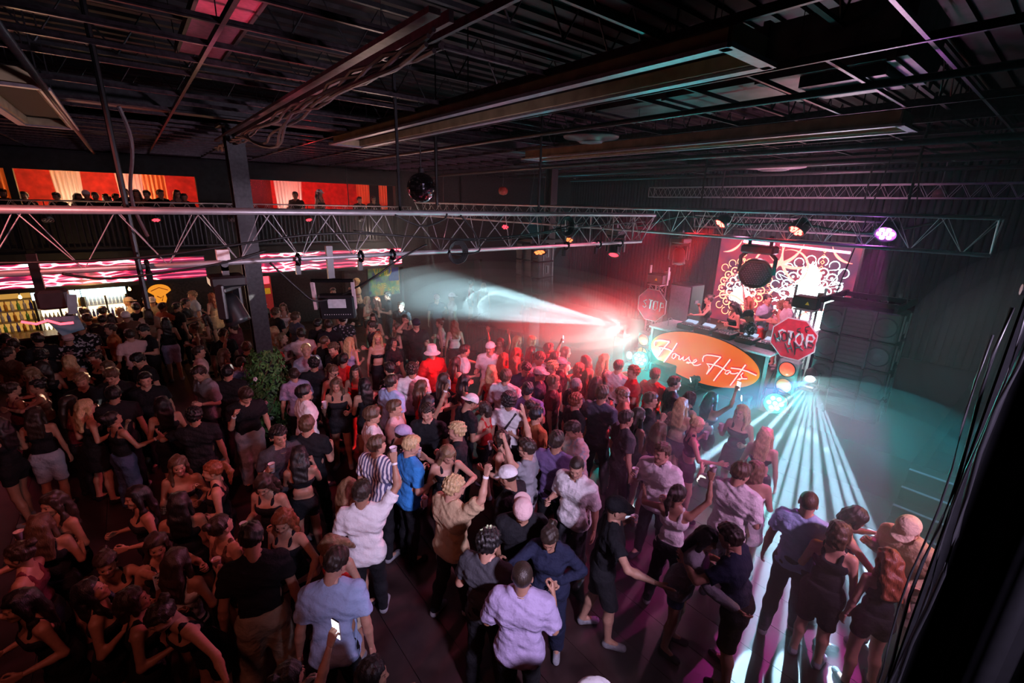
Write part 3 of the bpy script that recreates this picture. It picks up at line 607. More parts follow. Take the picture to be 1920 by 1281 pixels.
rp.color_ramp.elements[0].position = .35; rp.color_ramp.elements[0].color = (.88, .13, .008, 1); rp.color_ramp.elements[1].position = .7; rp.color_ramp.elements[1].color = (.9, .085, .006, 1)
L.new(no.outputs['Fac'], rp.inputs['Fac']); L.new(rp.outputs['Color'], b.inputs['Base Color'])
L.new(rp.outputs['Color'], b.inputs['Emission Color']); b.inputs['Emission Strength'].default_value = .62   # glow added to keep the orange flat and saturated
MB().prism(ell(1.24, .535), .04, TY).build('board', om, t)
MB().tube([(-.02, a_*1.008, b_*1.008) for a_, b_ in ell(1.24, .535)], .014, 6, True).build('rim', M_plast, t)
for nm, r, m_, dx in (('lettering_outline', .034, mat('sign_red_edge', (.75, .02, .03), .4, emit=(.8, .02, .03), es=.35), 0), ('lettering', .013, glow('sign_pink', (1, .55, .5), 1.3), -.035)):
    m = MB()
    for s in HH:
        m.tube([(-.045+dx, y-E_Y, z-E_Z) for y, z in s], r, 6)
    m.build(nm, m_, t)

def octa(name, yc, zc, R_, label, white, dark=None):
    t = thing('stop_sign', label, 'sign', (9.3, yc, zc))
    o8 = lambda r: [(r*math.cos(PI/8+k*PI/4), r*math.sin(PI/8+k*PI/4)) for k in range(8)]
    MB().prism(o8(R_), .02, TY).build('border', mat('sign_border_white', (.8, .75, .78), .4), t)
    MB().prism(o8(R_*.945), .012, Matrix.Translation((-.018, 0, 0)) @ TY).build('face', mat('stop_red', (.62, .02, .05), .35, bump=.1, var=.25, scale=8), t)
    m = MB()
    for s in white: m.tube([(-.035, y-yc, z-zc) for y, z in s], .021 if dark else .014, 6)
    m.build('lettering', mat('letter_white', (.85, .8, .84), .4), t)
    if dark:
        m = MB()
        for s in dark: m.tube([(-.06, y-yc, z-zc) for y, z in s], .010, 5)
        m.build('scrawl', M_plast, t)
    return t
octa('a', 6.11, 2.39, .41, 'smaller looking stop sign on the far totem, letters made of broken white strokes', SL)
octa('b', 3.0, 2.31, .42, 'stop sign with black hand scrawl over its letters, on the near totem', SR, GR)

def totem(y, label, lab2):
    t = thing('truss_totem', label, 'truss', (9.5, y, .8))
    for a_ in (-.13, .13):
        for c_ in (-.13, .13): MB().tube([(a_, c_, 0), (a_, c_, 2.05)], .02, 8).build('chord', M_alu, t, True)
    m = MB()
    for (p, q) in (((-.13, -.13), (-.13, .13)), ((-.13, .13), (.13, .13)), ((.13, .13), (.13, -.13)), ((.13, -.13), (-.13, -.13))):
        pts = [(p[0] if k % 2 == 0 else q[0], p[1] if k % 2 == 0 else q[1], k*.205) for k in range(11)]
        m.tube(pts, .008, 5)
    m.build('bracing', M_alu, t, True)
    MB().box((0, 0, .02), (.45, .45, .03)).build('base_plate', M_steel, t)
    MB().box((0, 0, 2.06), (.34, .34, .02)).build('top_plate', M_alu, t)
    # traffic light hanging below the sign
    s = thing('traffic_light', lab2, 'traffic light', (9.28, y, 1.32 if y < 4 else 1.12))
    MB().bevbox((0, 0, .1), (.2, .36, .98), .03).build('housing', mat('signal_grey', (.3, .32, .33), .45), s)
    for k, (c, es) in enumerate((('red', .9), ('amber', .5), ('amber', .2))):
        col = (1., .1, .05) if c == 'red' else (1., .35, .08)
        MB().lathe([(.135, 0), (.13, .03), (.09, .055), (.04, .068), (.001, .072)], 24, Matrix.Translation((-.1, 0, .42-k*.33)) @ Matrix.Rotation(R(-90), 4, 'Y')).build('lens', mat('lens_%s%d' % (c, k), [x*.7 for x in col], .12, emit=col, es=es), s, True)
        MB().lathe([(.15, 0), (.15, .03), (.138, .03), (.138, 0)], 24, Matrix.Translation((-.1, 0, .42-k*.33)) @ Matrix.Rotation(R(-90), 4, 'Y')).build('bezel', M_plast, s)
    # strobe box on top
    b_ = thing('strobe_unit', 'black and silver effect unit with a warning triangle on top of the %s totem' % ('far' if y > 4 else 'near'), 'stage light', (9.5, y, 2.88))
    MB().bevbox((-.02, .0, .12), (.3, .42, .22), .02).build('body', M_plast, b_)
    MB().prism([(-.035, -.03), (.035, -.03), (0, .035)], .004, Matrix.Translation((-.172, -.05, .12)) @ TY).build('warning_triangle', mat('warn_orange', (.9, .4, .03), .5), b_)
    for q in (-.24, .24): MB().box((0, q, .2), (.05, .03, .42)).build('bracket', M_white, b_)
    MB().box((.1, -.16, .2), (.08, .1, .2)).build('side_panel', M_white, b_)
totem(6.15, 'aluminium totem at the far end of the booth holding a stop sign', 'traffic light on the far totem, red and amber lenses seen whole')
totem(2.96, 'aluminium totem at the near end of the booth holding the scrawled stop sign', 'traffic light on the near totem with a large sparkling red lens')

# DJ gear
def deck(x, y, label, cat='media player'):
    t = thing('media_player', label, cat, (x, y, 1.95), 0, 'decks on the booth')
    MB().bevbox((0, 0, .06), (.42, .36, .11), .012).build('body', M_plast, t)
    MB().lathe([(.13, 0), (.13, .02), (.12, .025), (.001, .025)], 28, Matrix.Translation((-.05, 0, .115))).build('jog_wheel', mat('jog', (.35, .35, .4), .2, .7), t, True)
    MB().box((.13, 0, .14), (.12, .26, .03), m=Matrix.Rotation(R(-20), 4, 'Y')).build('display', glow('deck_display', (.4, .5, .7), 1.2), t)
    m = MB()
    for k in range(5): m.box((-.17, -.14+k*.05, .12), (.03, .03, .015))
    m.build('buttons', M_white, t)
for i, (y, lb) in enumerate(((5.3, 'farthest black media player on the booth top'), (4.88, 'media player on the booth next to the mixer, away from the scrawled sign'), (3.95, 'media player on the booth next to the mixer, towards the scrawled sign'), (3.52, 'media player at the booth end nearest the scrawled sign'))):
    deck(9.62, y, lb)
t = thing('mixer', 'black mixer with rows of knobs in the middle of the booth decks', 'mixer', (9.62, 4.42, 1.95))
MB().bevbox((0, 0, .06), (.44, .4, .12), .012).build('body', M_plast, t)
for i in range(6):
    for j in range(5): MB().lathe([(.012, 0), (.01, .025), (.001, .026)], 8, Matrix.Translation((-.05+j*.05, -.15+i*.06, .12))).build('knob', M_white, t)
for i in range(5): MB().box((-.15, -.14+i*.07, .13), (.05, .015, .02)).build('fader', M_white, t)
tag(MB().tube([(9.45, 5.72, 1.95), (9.45, 5.72, 2.12), (9.45, 5.66, 2.15), (9.45, 5.62, 2.1)], .012).build('clamp_stand', M_alu), 'small bent chrome clamp standing on the far end of the booth', 'clamp')
# stacked speakers behind the far totem
for z, h, lb in ((.8, .8, 'lower black speaker cabinet of the pair behind the far totem'), (1.6, 1.1, 'upper tall speaker cabinet with a pink lit top behind the far totem')):
    t = thing('speaker_cabinet', lb, 'speaker', (11.2, 6.35, z))
    MB().bevbox((0, 0, h/2), (.62, .62, h-.01), .015).build('body', M_plast, t)
    MB().box((-.315, 0, h/2), (.01, .56, h-.08)).build('grille', M_grey, t)
    MB().box((0, -.315, h*.6), (.16, .01, .08)).build('handle', M_grey, t)
# warning lectern-like side table of the screen
t = thing('equipment_rack', 'small white topped equipment table behind the near totem', 'table', (11.2, 2.6, .8))
MB().box((0, 0, 1.35), (.9, 1.1, .04)).build('top', M_white, t); MB().box((0, 0, .67), (.8, 1.0, 1.3)).build('body', mat('purple_cloth', (.05, .04, .14), .8), t)

# line arrays
def array(x, y, ztop, n, label, sgn=1):
    t = thing('line_array', label, 'loudspeaker array', (x, y, 0)); z = ztop; xo = 0; ang = 0
    for k in range(n):
        ang = (0, 1.5, 5, 10, 16)[k]; h = .5
        Mx = Matrix.Translation((xo, 0, z)) @ Matrix.Rotation(R(-ang), 4, 'Y')
        c = MB().bevbox((.28, 0, -h/2), (.62, 1.1, h-.015), .02)
        c.v = [tuple(Mx @ Vector(v)) for v in c.v]; cab = c.build('cabinet', M_cab, t)
        for s in (-1, 1):
            g_ = MB()
            g_.box((-.035, s*.37, -h/2), (.02, .3, h-.06))
            g_.lathe([(.17, 0), (.15, .02), (.06, .03), (.001, .025)], 18, Matrix.Translation((-.045, s*.37, -h/2)) @ Matrix.Rotation(R(-90), 4, 'Y'))
            g_.v = [tuple(Mx @ Vector(v)) for v in g_.v]; g_.build('woofer_grille', M_grille, cab)
        g2 = MB()
        for s in (-1, 1): g2.box((-.06, s*.22, -h/2), (.07, .03, h-.02))
        for q in range(5): g2.box((-.03, 0, -.09-q*.08), (.012, .4, .02))
        g2.v = [tuple(Mx @ Vector(v)) for v in g2.v]; g2.build('horn_slot', M_grille, cab)
        for s in (-1, 1):
            hd = MB().box((.28, s*.555, -h/2), (.16, .012, .24)).box((.28, s*.57, -h/2), (.03, .03, .2)).box((.12, s*.56, -h/2), (.04, .02, h-.08)).box((.5, s*.56, -h/2), (.04, .02, h-.08))
            hd.v = [tuple(Mx @ Vector(v)) for v in hd.v]; hd.build('side_handle', M_hand, cab)
        d = Mx.to_3x3() @ Vector((0, 0, -h)); xo += d.x; z += d.z
    MB().box((.3, -.5, ztop+.1), (1.3, .05, .1)).box((.3, .5, ztop+.1), (1.3, .05, .1)).box((.0, 0, ztop+.1), (.06, 1.0, .08)).box((.8, 0, ztop+.1), (.06, 1.0, .08)).build('rigging_frame', M_rail, t)
    for s in (-.5, .5):
        MB().tube([(.3, s, ztop+.15), (.3, s*.3, 5.7)], .01, 6).build('chain', M_steel, t)
M_cab = mat('array_cabinet', (.035, .033, .036), .55, bump=.15, scale=25)
M_grille = mat('array_grille', (.022, .022, .025), .6, bump=.4, scale=120); M_hand = mat('array_handle', (.12, .12, .13), .35, .6)
array(9.3, 2.08, 3.07, 4, 'big hanging loudspeaker array close to the stage steps, front facing the crowd')
array(9.4, 10.75, 3.45, 4, 'hanging curved loudspeaker array beside the pale steel column')

# ---------------------------------------------------------------- stage lights
def frame_to(d):
    d = Vector(d).normalized(); q = d.to_track_quat('-Z', 'Y'); return q.to_matrix().to_4x4()
def moving_head(loc, d, label, hang=True, s=1., lens=None, name='moving_light'):
    """a yoke light: base above (hanging) or below, yoke arms, round head pointing along d"""
    t = thing(name, label, 'stage light', loc); sg = 1 if hang else -1; d = Vector(d)
    MB().bevbox((0, 0, sg*.3*s), (.32*s, .3*s, .11*s), .02*s).build('base', M_plast, t)
    if hang: MB().box((0, 0, .4*s), (.06, .05, .14*s)).tube([(0, -.04, .47*s), (0, .04, .47*s)], .035, 10).build('clamp', M_hand, t)
    az = math.atan2(d.y, d.x); Rz = Matrix.Rotation(az, 4, 'Z')
    yk = MB()
    for q in (-1, 1): yk.bevbox((0, q*.17*s, sg*.1*s), (.09*s, .045*s, .36*s), .012*s)
    yk.bevbox((0, 0, sg*.22*s), (.12*s, .36*s, .05*s), .01*s)
    yk.v = [tuple(Rz @ Vector(v)) for v in yk.v]; yk.build('yoke', M_plast, t)
    F = frame_to(d)
    MB().lathe([(.001, .16*s), (.07*s, .15*s), (.105*s, .1*s), (.115*s, 0), (.12*s, -.12*s), (.125*s, -.17*s), (.1*s, -.17*s), (.1*s, -.15*s), (.001, -.15*s)], 24, F).build('head', M_plast, t, True)
    MB().lathe([(.098*s, -.152*s), (.06*s, -.17*s), (.001, -.176*s)], 24, F).build('lens', lens or mat('dark_lens', (.1, .1, .13), .05), t, True)
    return t
def par(loc, d, label, lens, s=1., hang=.35):
    t = thing('par_light', label, 'stage light', loc); F = frame_to(d)
    MB().lathe([(.001, .14*s), (.08*s, .13*s), (.12*s, .05*s), (.13*s, -.08*s), (.118*s, -.08*s), (.118*s, -.055*s), (.001, -.055*s)], 24, F).build('housing', M_plast, t, True)
    ln = MB(); T2 = F @ Matrix.Translation((0, 0, -.06*s))
    ln.lathe([(.03*s, 0), (.028*s, -.015*s), (.001, -.022*s)], 10, T2)
    for k in range(6): ln.lathe([(.03*s, 0), (.028*s, -.015*s), (.001, -.022*s)], 10, T2 @ Matrix.Translation((.07*s*math.cos(k*PI/3), .07*s*math.sin(k*PI/3), 0)))
    ln.build('lens', lens, t, True)
    MB().tube([(0, -.15*s, 0), (0, -.15*s, .16*s), (0, 0, .2*s), (0, .15*s, .16*s), (0, .15*s, 0)], .01, 6).tube([(0, 0, .2*s), (0, 0, hang)], .012, 6).build('yoke', M_rail, t)
    return t
g_red = glow('red_led', (1, .04, .03), 22); g_pur = glow('purple_led', (.75, .15, 1), 40); g_cyan = glow('cyan_led', (.05, .9, .85), 90); g_white = glow('white_led', (.75, .95, 1), 260)
g_or = glow('orange_led', (1, .16, .04), 3); g_dimred = glow('dim_red_led', (1, .03, .05), 4)
par((9.05, 4.58, 4.38), (-.6, .3, -.7), 'glowing red par light on the stage truss, farther of the two red ones', g_red, hang=.25)
par((9.05, 3.2, 4.33), (-.6, .2, -.7), 'glowing red par light on the stage truss, middle of the three lit ones', g_red, s=1.15, hang=.25)
par((9.05, 1.96, 4.35), (-.75, .0, -.6), 'glowing purple par light on the stage truss', g_pur, s=1.2, hang=.25)
moving_head((9.3, 5.58, 3.6), (-.2, -.2, -1), 'black moving light hanging from the stage truss above the far totem', s=1.1)
moving_head((9.3, 7.35, 3.62), (-.6, -.3, -1), 'black moving light with a ring of lenses hanging on the stage truss', s=1.25, lens=g_dimred)
par((9.3, 10.15, 3.35), (-.3, -.5, -1), 'wash light with an orange glow hanging in front of the pale steel column', g_or, s=1.6, hang=.7)
par((9.3, 8.95, 3.75), (-.6, -.5, -.9), 'small par light with an orange front hanging from the stage truss', g_or, s=1., hang=.4)
par((9.3, 11.8, 3.95), (-.6, -.6, -.9), 'dark par light with a dim red glow above the hanging array', g_dimred, s=1., hang=.4)
# large honeycomb wash light
t = thing('wash_light', 'big round honeycomb wash light hanging in front of the video wall', 'stage light', (9.35, 3.92, 3.42))
F = frame_to((-1, -.35, -.35))
MB().lathe([(.001, .28), (.16, .26), (.27, .12), (.3, -.02), (.3, -.06), (.27, -.06), (.27, -.03), (.001, -.03)], 36, F).build('head', M_plast, t, True)
hc = MB()
for i in range(-5, 6):
    for j in range(-5, 6):
        x, y = (i+.5*(j % 2))*.048, j*.042
        if x*x+y*y < .062: hc.lathe([(.023, -.02), (.019, -.032), (.001, -.035)], 6, F @ Matrix.Translation((x, y, -.01)))
hc.build('lens_array', mat('honeycomb', (.12, .10, .14), .25, .3), t)
for q in (-1, 1): MB().tube([(.0, q*.33, 0), (0, q*.33, .3), (0, q*.2, .42)], .04, 8).build('yoke_arm', M_plast, t, True)
MB().bevbox((0, 0, .46), (.28, .62, .16), .03).build('base', M_plast, t)
for q in (-.2, .2): MB().box((0, q, .6), (.05, .05, .16)).tube([(0, q-.04, .69), (0, q+.04, .69)], .04, 10).build('clamp', M_rail, t)
# near truss fixtures
t = moving_head((.66, 5.4, 3.5), (.3, -.2, -1), 'large dark moving light hanging from the near truss above the bar crowd', s=.98)
tag(MB().box((.66, 5.4, 3.97), (.06, .05, .16)).box((.66, 5.4, 4.05), (.11, .09, .1)).build('hook_clamp', M_white), 'pale clamp gripping the near truss above the large moving light', 'clamp')
t = thing('strobe_light', 'flat strobe panel with a pale rear label hanging from the near truss', 'stage light', (1.68, 5.4, 3.42))
Tm = Matrix.Rotation(AZ*-1+R(10), 4, 'Z') @ Matrix.Rotation(R(12), 4, 'X')
def tb(mb): mb.v = [tuple(Tm @ Vector(v)) for v in mb.v]; return mb
tb(MB().bevbox((.06, 0, -.02), (.4, .12, .3), .02)).build('body', M_plast, t)
tb(MB().box((.07, -.064, .04), (.2, .008, .11))).build('rear_label', mat('label_grey', (.5, .5, .55), .5), t)
m_ = MB()
for k in range(12): m_.box((-.08+k*.026, -.064, -.1), (.008, .006, .008))
tb(m_).build('switch_row', M_white, t)
for q in (-.18, .26): tb(MB().box((q, .0, .12), (.035, .06, .34))).build('side_arm', mat('pinkish_arm', (.5, .38, .42), .4), t)
tb(MB().box((.04, 0, .3), (.46, .04, .03))).build('yoke', M_rail, t)
MB().box((.02, 0, .48), (.07, .05, .4)).build('hanging_bracket', M_rail, t)
t = thing('flood_light', 'flood light with a teal barn door at the bar end of the near truss', 'stage light', (-.62, 5.4, 3.72))
Mteal = mat('teal_flag', (.05, .14, .18), .5)
MB().bevbox((0, 0, .02), (.2, .18, .16), .02).build('body', M_plast, t)
MB().prism([(-.08, 0), (.13, .01), (.15, .14), (.0, .18)], .008, Matrix.Translation((.0, -.08, -.12)) @ Matrix.Rotation(R(100), 4, 'X') @ Matrix.Rotation(PI, 4, 'X')).build('barn_door', Mteal, t)
MB().prism([(0, 0), (.06, 0), (.08, .16), (.02, .17)], .008, Matrix.Translation((.08, -.14, -.1)) @ Matrix.Rotation(R(80), 4, 'X')).build('barn_door', Mteal, t)
MB().box((-.06, 0, .25), (.06, .06, .3)).build('hanging_bracket', M_rail, t)
m_ = MB(); m_.tube([(-.2, -.16, -.12), (-.12, -.16, -.15), (-.05, -.16, -.13), (.02, -.16, -.17), (.1, -.16, -.17)], .01)
m_.build('red_indicator', glow('indicator_red', (1, .04, .06), 6), t)
for i, (x, lb) in enumerate(((-3.4, 'first'), (-1.6, 'second'), (.55, 'third'), (2.4, 'fourth'), (4.6, 'fifth'), (6.4, 'sixth'))):
    par((x, 16.4, 4.0), (0, -.6, -1), 'small par light on the mezzanine truss, %s one along from the bar end' % lb, g_dimred if i in (0, 2, 4) else mat('dark_lens', (.1, .1, .13), .05), s=.9, hang=.4)
# mirror ball
t = thing('mirror_ball', 'dark mirror ball hanging over the near truss beside the drop pipe', 'mirror ball', (4.07, 7.57, 4.84))
v = []; f = []; nr, ns = 22, 44
for i in range(nr):
    for j in range(ns):
        a0, a1 = PI*i/nr, PI*(i+1)/nr; b0, b1 = 2*PI*j/ns, 2*PI*(j+1)/ns; q = len(v); e_ = .006
        for (a_, c_) in ((a0+e_, b0+e_), (a1-e_, b0+e_), (a1-e_, b1-e_), (a0+e_, b1-e_)): v.append((.25*math.sin(a_)*math.cos(c_), .25*math.sin(a_)*math.sin(c_), .25*math.cos(a_)))
        f.append((q, q+1, q+2, q+3))
MB().add(v, f).build('mirror_tiles', mat('mirror_tile', (.14, .14, .17), .08, 1., bump=0), t)
MB().lathe([(.001, -.244), (.12, -.213), (.2, -.14), (.244, 0), (.2, .14), (.12, .213), (.001, .244)], 24).build('core', M_plast, t, True)
MB().tube([(0, 0, .24), (0, 0, 1.4)], .01).build('hanging_rod', M_steel, t)
MB().lathe([(.001, .25), (.05, .25), (.05, .32), (.001, .33)], 16).build('motor', M_steel, t)
# hoists
for (x, y, z, lb, c_) in ((9.3, 11.95, 5.0, 'red chain hoist above the stage truss near the far column', (.6, .08, .05)), (15.9, 2.6, 5.1, 'round motor hoist hanging at the high truss over the speaker array', (.10, .04, .05))):
    t = thing('chain_hoist', lb, 'hoist', (x, y, z))
    MB().lathe([(.001, -.12), (.11, -.1), (.13, 0), (.11, .1), (.001, .12)], 20, Matrix.Rotation(R(90), 4, 'Y')).build('motor', mat('hoist_paint%.1f' % x, c_, .4), t, True)
    MB().tube([(0, 0, .12), (0, .03, .2), (0, 0, .26), (0, 0, .75)], .014, 6).build('chain', M_hand, t)
tag(MB().tube([(4.45, 7.7, 4.55), (4.45, 7.7, 6.3)], .03).build('drop_pipe', M_rail), 'black drop pipe beside the mirror ball', 'pipe')
tag(MB().tube([(-.01, 5.3, 3.6), (-.01, 5.3, 6.3)], .022).build('drop_pipe', M_rail), 'leaning black pipe crossing the near truss by the bar side', 'pipe')
pts = [(.1+.05*math.sin(k*.3), 6.8+.02*k, 5.5-k*.06) for k in range(24)]
tag(MB().tube(pts, .02, 6).build('hanging_chain', mat('dusty_cable', (.10, .07, .08), .45)), 'knotted chain hanging down beside the white mezzanine curtain', 'chain')
# cables on trusses
def cable(pts, label, r=.012):
    # smooth through points
    P_ = [Vector(p) for p in pts]; out = []
    for i in range(len(P_)-1):
        p0, p1, p2, p3 = P_[max(0, i-1)], P_[i], P_[i+1], P_[min(len(P_)-1, i+2)]
        for k in range(8):
            t_ = k/8; out.append(.5*((2*p1)+(p2-p0)*t_+(2*p0-5*p1+4*p2-p3)*t_*t_+(3*p1-p0-3*p2+p3)*t_**3))
    out.append(P_[-1])
    return tag(MB().tube(out, r, 6).build('cable', M_cable, smooth=True), label, 'cable')
Y = 5.12
cable([(-1.2, Y, 4.1), (0, Y, 4.08), (1.5, Y, 4.25), (2.6, Y, 4.2), (3.4, Y, 4.15), (4.6, Y, 4.2), (5.6, Y, 4.35)], 'long black cable looping through the near truss from the bar side')
cable([(1.9, Y, 4.28), (2.8, Y, 4.18), (3.8, Y, 4.12), (4.8, Y, 4.2), (5.9, Y, 4.3), (7.4, Y+.1, 4.35)], 'second black cable sagging inside the near truss towards the stage', .009)
cable([(1.02, Y, 3.98), (1.25, Y, 3.7), (1.4, Y, 3.55), (1.62, 5.35, 3.5)], 'short cable drooping from the near truss to the strobe panel')
cable([(1.72, 5.35, 3.5), (2.1, Y, 3.75), (2.45, Y, 3.95), (2.8, Y, 4.1)], 'cable rising from the strobe panel back up to the near truss')
cable([(2.4, Y, 4.45), (2.6, Y, 4.36), (2.8, Y, 4.32), (3.05, Y, 4.4), (3.1, Y, 4.47)], 'cable loop hanging under the top pipe of the near truss')
cable([(3.3, Y, 4.45), (3.5, Y, 4.25), (3.6, Y, 4.0), (3.3, Y, 3.95), (3.1, Y, 3.98)], 'black cable dropping through the near truss past its middle')
cable([(-.5, Y, 3.98), (-.2, Y, 3.92), (.5, Y, 3.98), (1.0, Y, 4.1)], 'black cable tied along the lower pipe of the near truss')
cable([(9.0, 7.6, 4.3), (9.0, 6.5, 4.2), (9.0, 5.4, 4.45), (9.0, 4.2, 4.35), (9.0, 3.3, 4.4), (9.0, 2.2, 4.3), (9.0, 1.4, 4.5)], 'thick black cable bundle slung along the stage truss', .02)
cable([(9.0, 7.3, 4.0), (9.0, 6.9, 3.5), (9.0, 6.6, 3.7), (9.0, 6.4, 4.1)], 'thin cable loop hanging below the stage truss', .006)
for i, (cx, lb) in enumerate(((3.22, 'coil of black cable on the lower pipe of the near truss'), (5.2, 'coil of cable hanging inside the near truss near its stage end'))):
    m = MB()
    for k in range(5):
        rr = .1+.012*k; m.tube([(cx+rr*math.cos(a_), 5.1-.01*k, (3.99 if i == 0 else 4.3)+rr*math.sin(a_)) for a_ in [2*PI*q/20 for q in range(20)]], .009, 5, True)
    tag(m.build('cable_coil', M_cable, smooth=True), lb, 'cable')
for i, x in enumerate((.05, 1.35, 2.05, 2.45, 5.5, 6.3, 6.9)):
    tag(MB().tube([(x, 5.35+.06*math.cos(a_), 3.97+.055*math.sin(a_)) for a_ in [2*PI*q/10 for q in range(10)]], .02, 6, True).box((x, 5.4, 3.86), (.05, .04, .12)).build('pipe_clamp', M_rail),
        'black clamp on the lower pipe of the near truss, %s from the bar end' % ['first', 'second', 'third', 'fourth', 'fifth', 'sixth', 'seventh'][i], 'clamp')
# floor level beam lights at the stage edge
moving_head((9.12, 2.55, 1.78), BD, 'beam light throwing a fan of white shafts over the crowd by the array', hang=False, s=.8, lens=g_white)
tag(MB().box((9.12, 2.55, 1.15), (.3, .3, .7)).build('light_riser', M_rail), 'black riser under the fan beam light', 'stand')
moving_head((9.12, 6.72, 1.78), (-.75, .62, -.03), 'beam light at the far stage edge throwing a wide white beam at the bar', hang=False, s=.8, lens=g_white)
tag(MB().box((9.12, 6.72, 1.15), (.3, .3, .7)).build('light_riser', M_rail), 'black riser under the far beam light', 'stand')
moving_head((9.12, 6.35, 1.12), (-.85, .1, .0), 'small moving light with a cyan front beside the cyan flood', hang=False, s=.9, lens=glow('head_cyan', (.3, 1, 1), 25))
par((9.1, 6.1, 1.08), (-1, -.3, .12), 'brilliant cyan flood on the stage edge at the far end of the booth', g_cyan, s=1.5, hang=.1)
par((9.1, 3.02, 1.05), (-1, -.3, .25), 'brilliant cyan flood on the stage edge below the near totem', g_cyan, s=1.5, hang=.1)
moving_head((9.0, 4.62, 1.05), (-.8, .9, -.35), 'small beam light in front of the oval sign, the farther of two', hang=False, s=.65, lens=glow('small_beam', (.8, .95, 1), 40))
moving_head((9.0, 3.5, 1.0), (-.8, 1.0, -.12), 'small beam light in front of the oval sign, the nearer of two', hang=False, s=.65, lens=glow('small_beam', (.8, .95, 1), 40))
tag(MB().bevbox((8.95, 5.4, 1.0), (.34, .5, .38), .02).build('stage_monitor', M_plast), 'black floor monitor before the far end of the oval sign', 'speaker')

# ---------------------------------------------------------------- column planting
def leafcloud(name, label, cx, cy, n, zf, rf, parent=None):
    pass
t = thing('planted_column_wrap', 'climbing leaves and flowers wrapped round the foot of the steel column', 'plant', (1.5, 9.0, 0))
rr = random.Random(5); v = []; f = []
for i in range(2600):
    z = rr.uniform(.25, 1.95); wr = .30+.10*math.sin(z*5)+(.05 if z < 1.4 else -.08); a_ = rr.uniform(0, 2*PI)
    rad = wr*rr.uniform(.65, 1.15); c = Vector((rad*math.cos(a_), rad*math.sin(a_), z)); s = rr.uniform(.016, .034)
    n_ = Vector((math.cos(a_)+rr.uniform(-.6, .6), math.sin(a_)+rr.uniform(-.6, .6), rr.uniform(-.2, .9))).normalized()
    u = n_.cross(Vector((rr.uniform(-1, 1), rr.uniform(-1, 1), rr.uniform(-1, 1)))).normalized(); w2 = n_.cross(u); q = len(v)
    v += [c-u*s*1.6, c+w2*s*.8+n_*s*.3, c+u*s*1.7, c-w2*s*.8+n_*s*.3]; f.append((q, q+1, q+2, q+3))
MB().add(v, f).build('leaves', mat('ivy_leaf', (.07, .20, .05), .45, var=.6, scale=9), t)
st_ = MB()
for k in range(9): st_.tube([(.26*math.cos(k*.7+z*2), .26*math.sin(k*.7+z*2), z) for z in [j*.13 for j in range(15)]], .01, 5)
st_.build('stems', mat('vine_stem', (.12, .08, .04), .8), t)
for i in range(26):
    z = rr.uniform(.4, 1.85); a_ = rr.uniform(0, 2*PI); fm = MB(); c = Vector((.38*math.cos(a_), .38*math.sin(a_), z)); F_ = Matrix.Translation(c) @ Vector((math.cos(a_), math.sin(a_), .3)).to_track_quat('Z', 'Y').to_matrix().to_4x4()
    for k in range(5): fm.lathe([(.001, 0), (.018, .004), (.02, .012), (.001, .016)], 7, F_ @ Matrix.Rotation(k*2*PI/5, 4, 'Z') @ Matrix.Translation((.024, 0, 0)))
    fm.build('flower', mat(*[('flower_red', (.7, .03, .03), .5), ('flower_pink', (.8, .35, .4), .5), ('flower_white', (.85, .8, .85), .5)][i % 3]), t, True)
struct('trim_column_planter', MB().bevbox((1.5, 9, .14), (.75, .75, .28), .03), M_black)

# ---------------------------------------------------------------- barriers
def barrier(a, b, label):
    a, b = Vector(a), Vector(b); d = (b-a); L_ = d.length; t = thing('crowd_barrier', label, 'barrier', a, math.atan2(d.y, d.x))
    MB().tube([(0, 0, .12), (0, 0, .95), (.08, 0, 1.06), (L_-.08, 0, 1.06), (L_, 0, .95), (L_, 0, .12)], .02, 8).tube([(0, 0, .18), (L_, 0, .18)], .016, 6).build('frame', M_rail, t, True)
    m = MB()
    for k in range(int(L_/.13)): m.tube([(.1+k*.13, 0, .18), (.1+k*.13, 0, 1.05)], .008, 5)
    m.build('bars', M_rail, t)
    for x in (.25, L_-.25): MB().box((x, 0, .06), (.05, .6, .03)).box((x, 0, .12), (.03, .03, .14)).build('foot', M_rail, t)
barrier((7.55, 11.3, 0), (8.3, 9.6, 0), 'metal crowd barrier catching the white beam, nearer one')
barrier((7.6, 11.6, 0), (9.2, 12.4, 0), 'metal crowd barrier beside the passage, farther one')
# ---------------------------------------------------------------- dark corner by the camera
t = thing('black_drape', 'tall black drape panel closing the view beside the camera', 'drape', (2.36, .08, 0))
v = []; f = []
for i in range(60):
    for z in (0, 4.35): v.append((.04*math.sin(i*.9)+i*.008, -i*.035, z))
for i in range(59): f.append((2*i, 2*i+2, 2*i+3, 2*i+1))
o = MB().add(v, f).build('cloth', mat('black_drape', (.006, .006, .007), .95, spec=.05), t); sm = o.modifiers.new('thickness', 'SOLIDIFY'); sm.thickness = .01
MB().tube([(0, .02, 4.36), (.5, -2.1, 4.36)], .02).build('top_rail', M_rail, t)
for i, (dx, dy, z0, z1, r, c) in enumerate(((-.05, .03, 0, 4.3, .006, 'cable'), (-.07, -.02, 0, 4.3, .009, 'cable'), (-.03, .0, 0, 4.4, .005, 'cable'), (-.08, .05, 0, 4.2, .004, 'cable'))):
    tag(MB().tube([(2.37+dx+.008*math.sin(k*1.3+i), .07+dy+.01*math.cos(k*1.1+i*2), z0+(z1-z0)*k/24) for k in range(25)], r, 6).build('drape_cable', mat('shiny_cable', (.012, .012, .014), .4), smooth=True),
        '%s black cable running down the edge of the tall drape' % ['thin', 'thick', 'middle', 'thinnest'][i], 'cable')
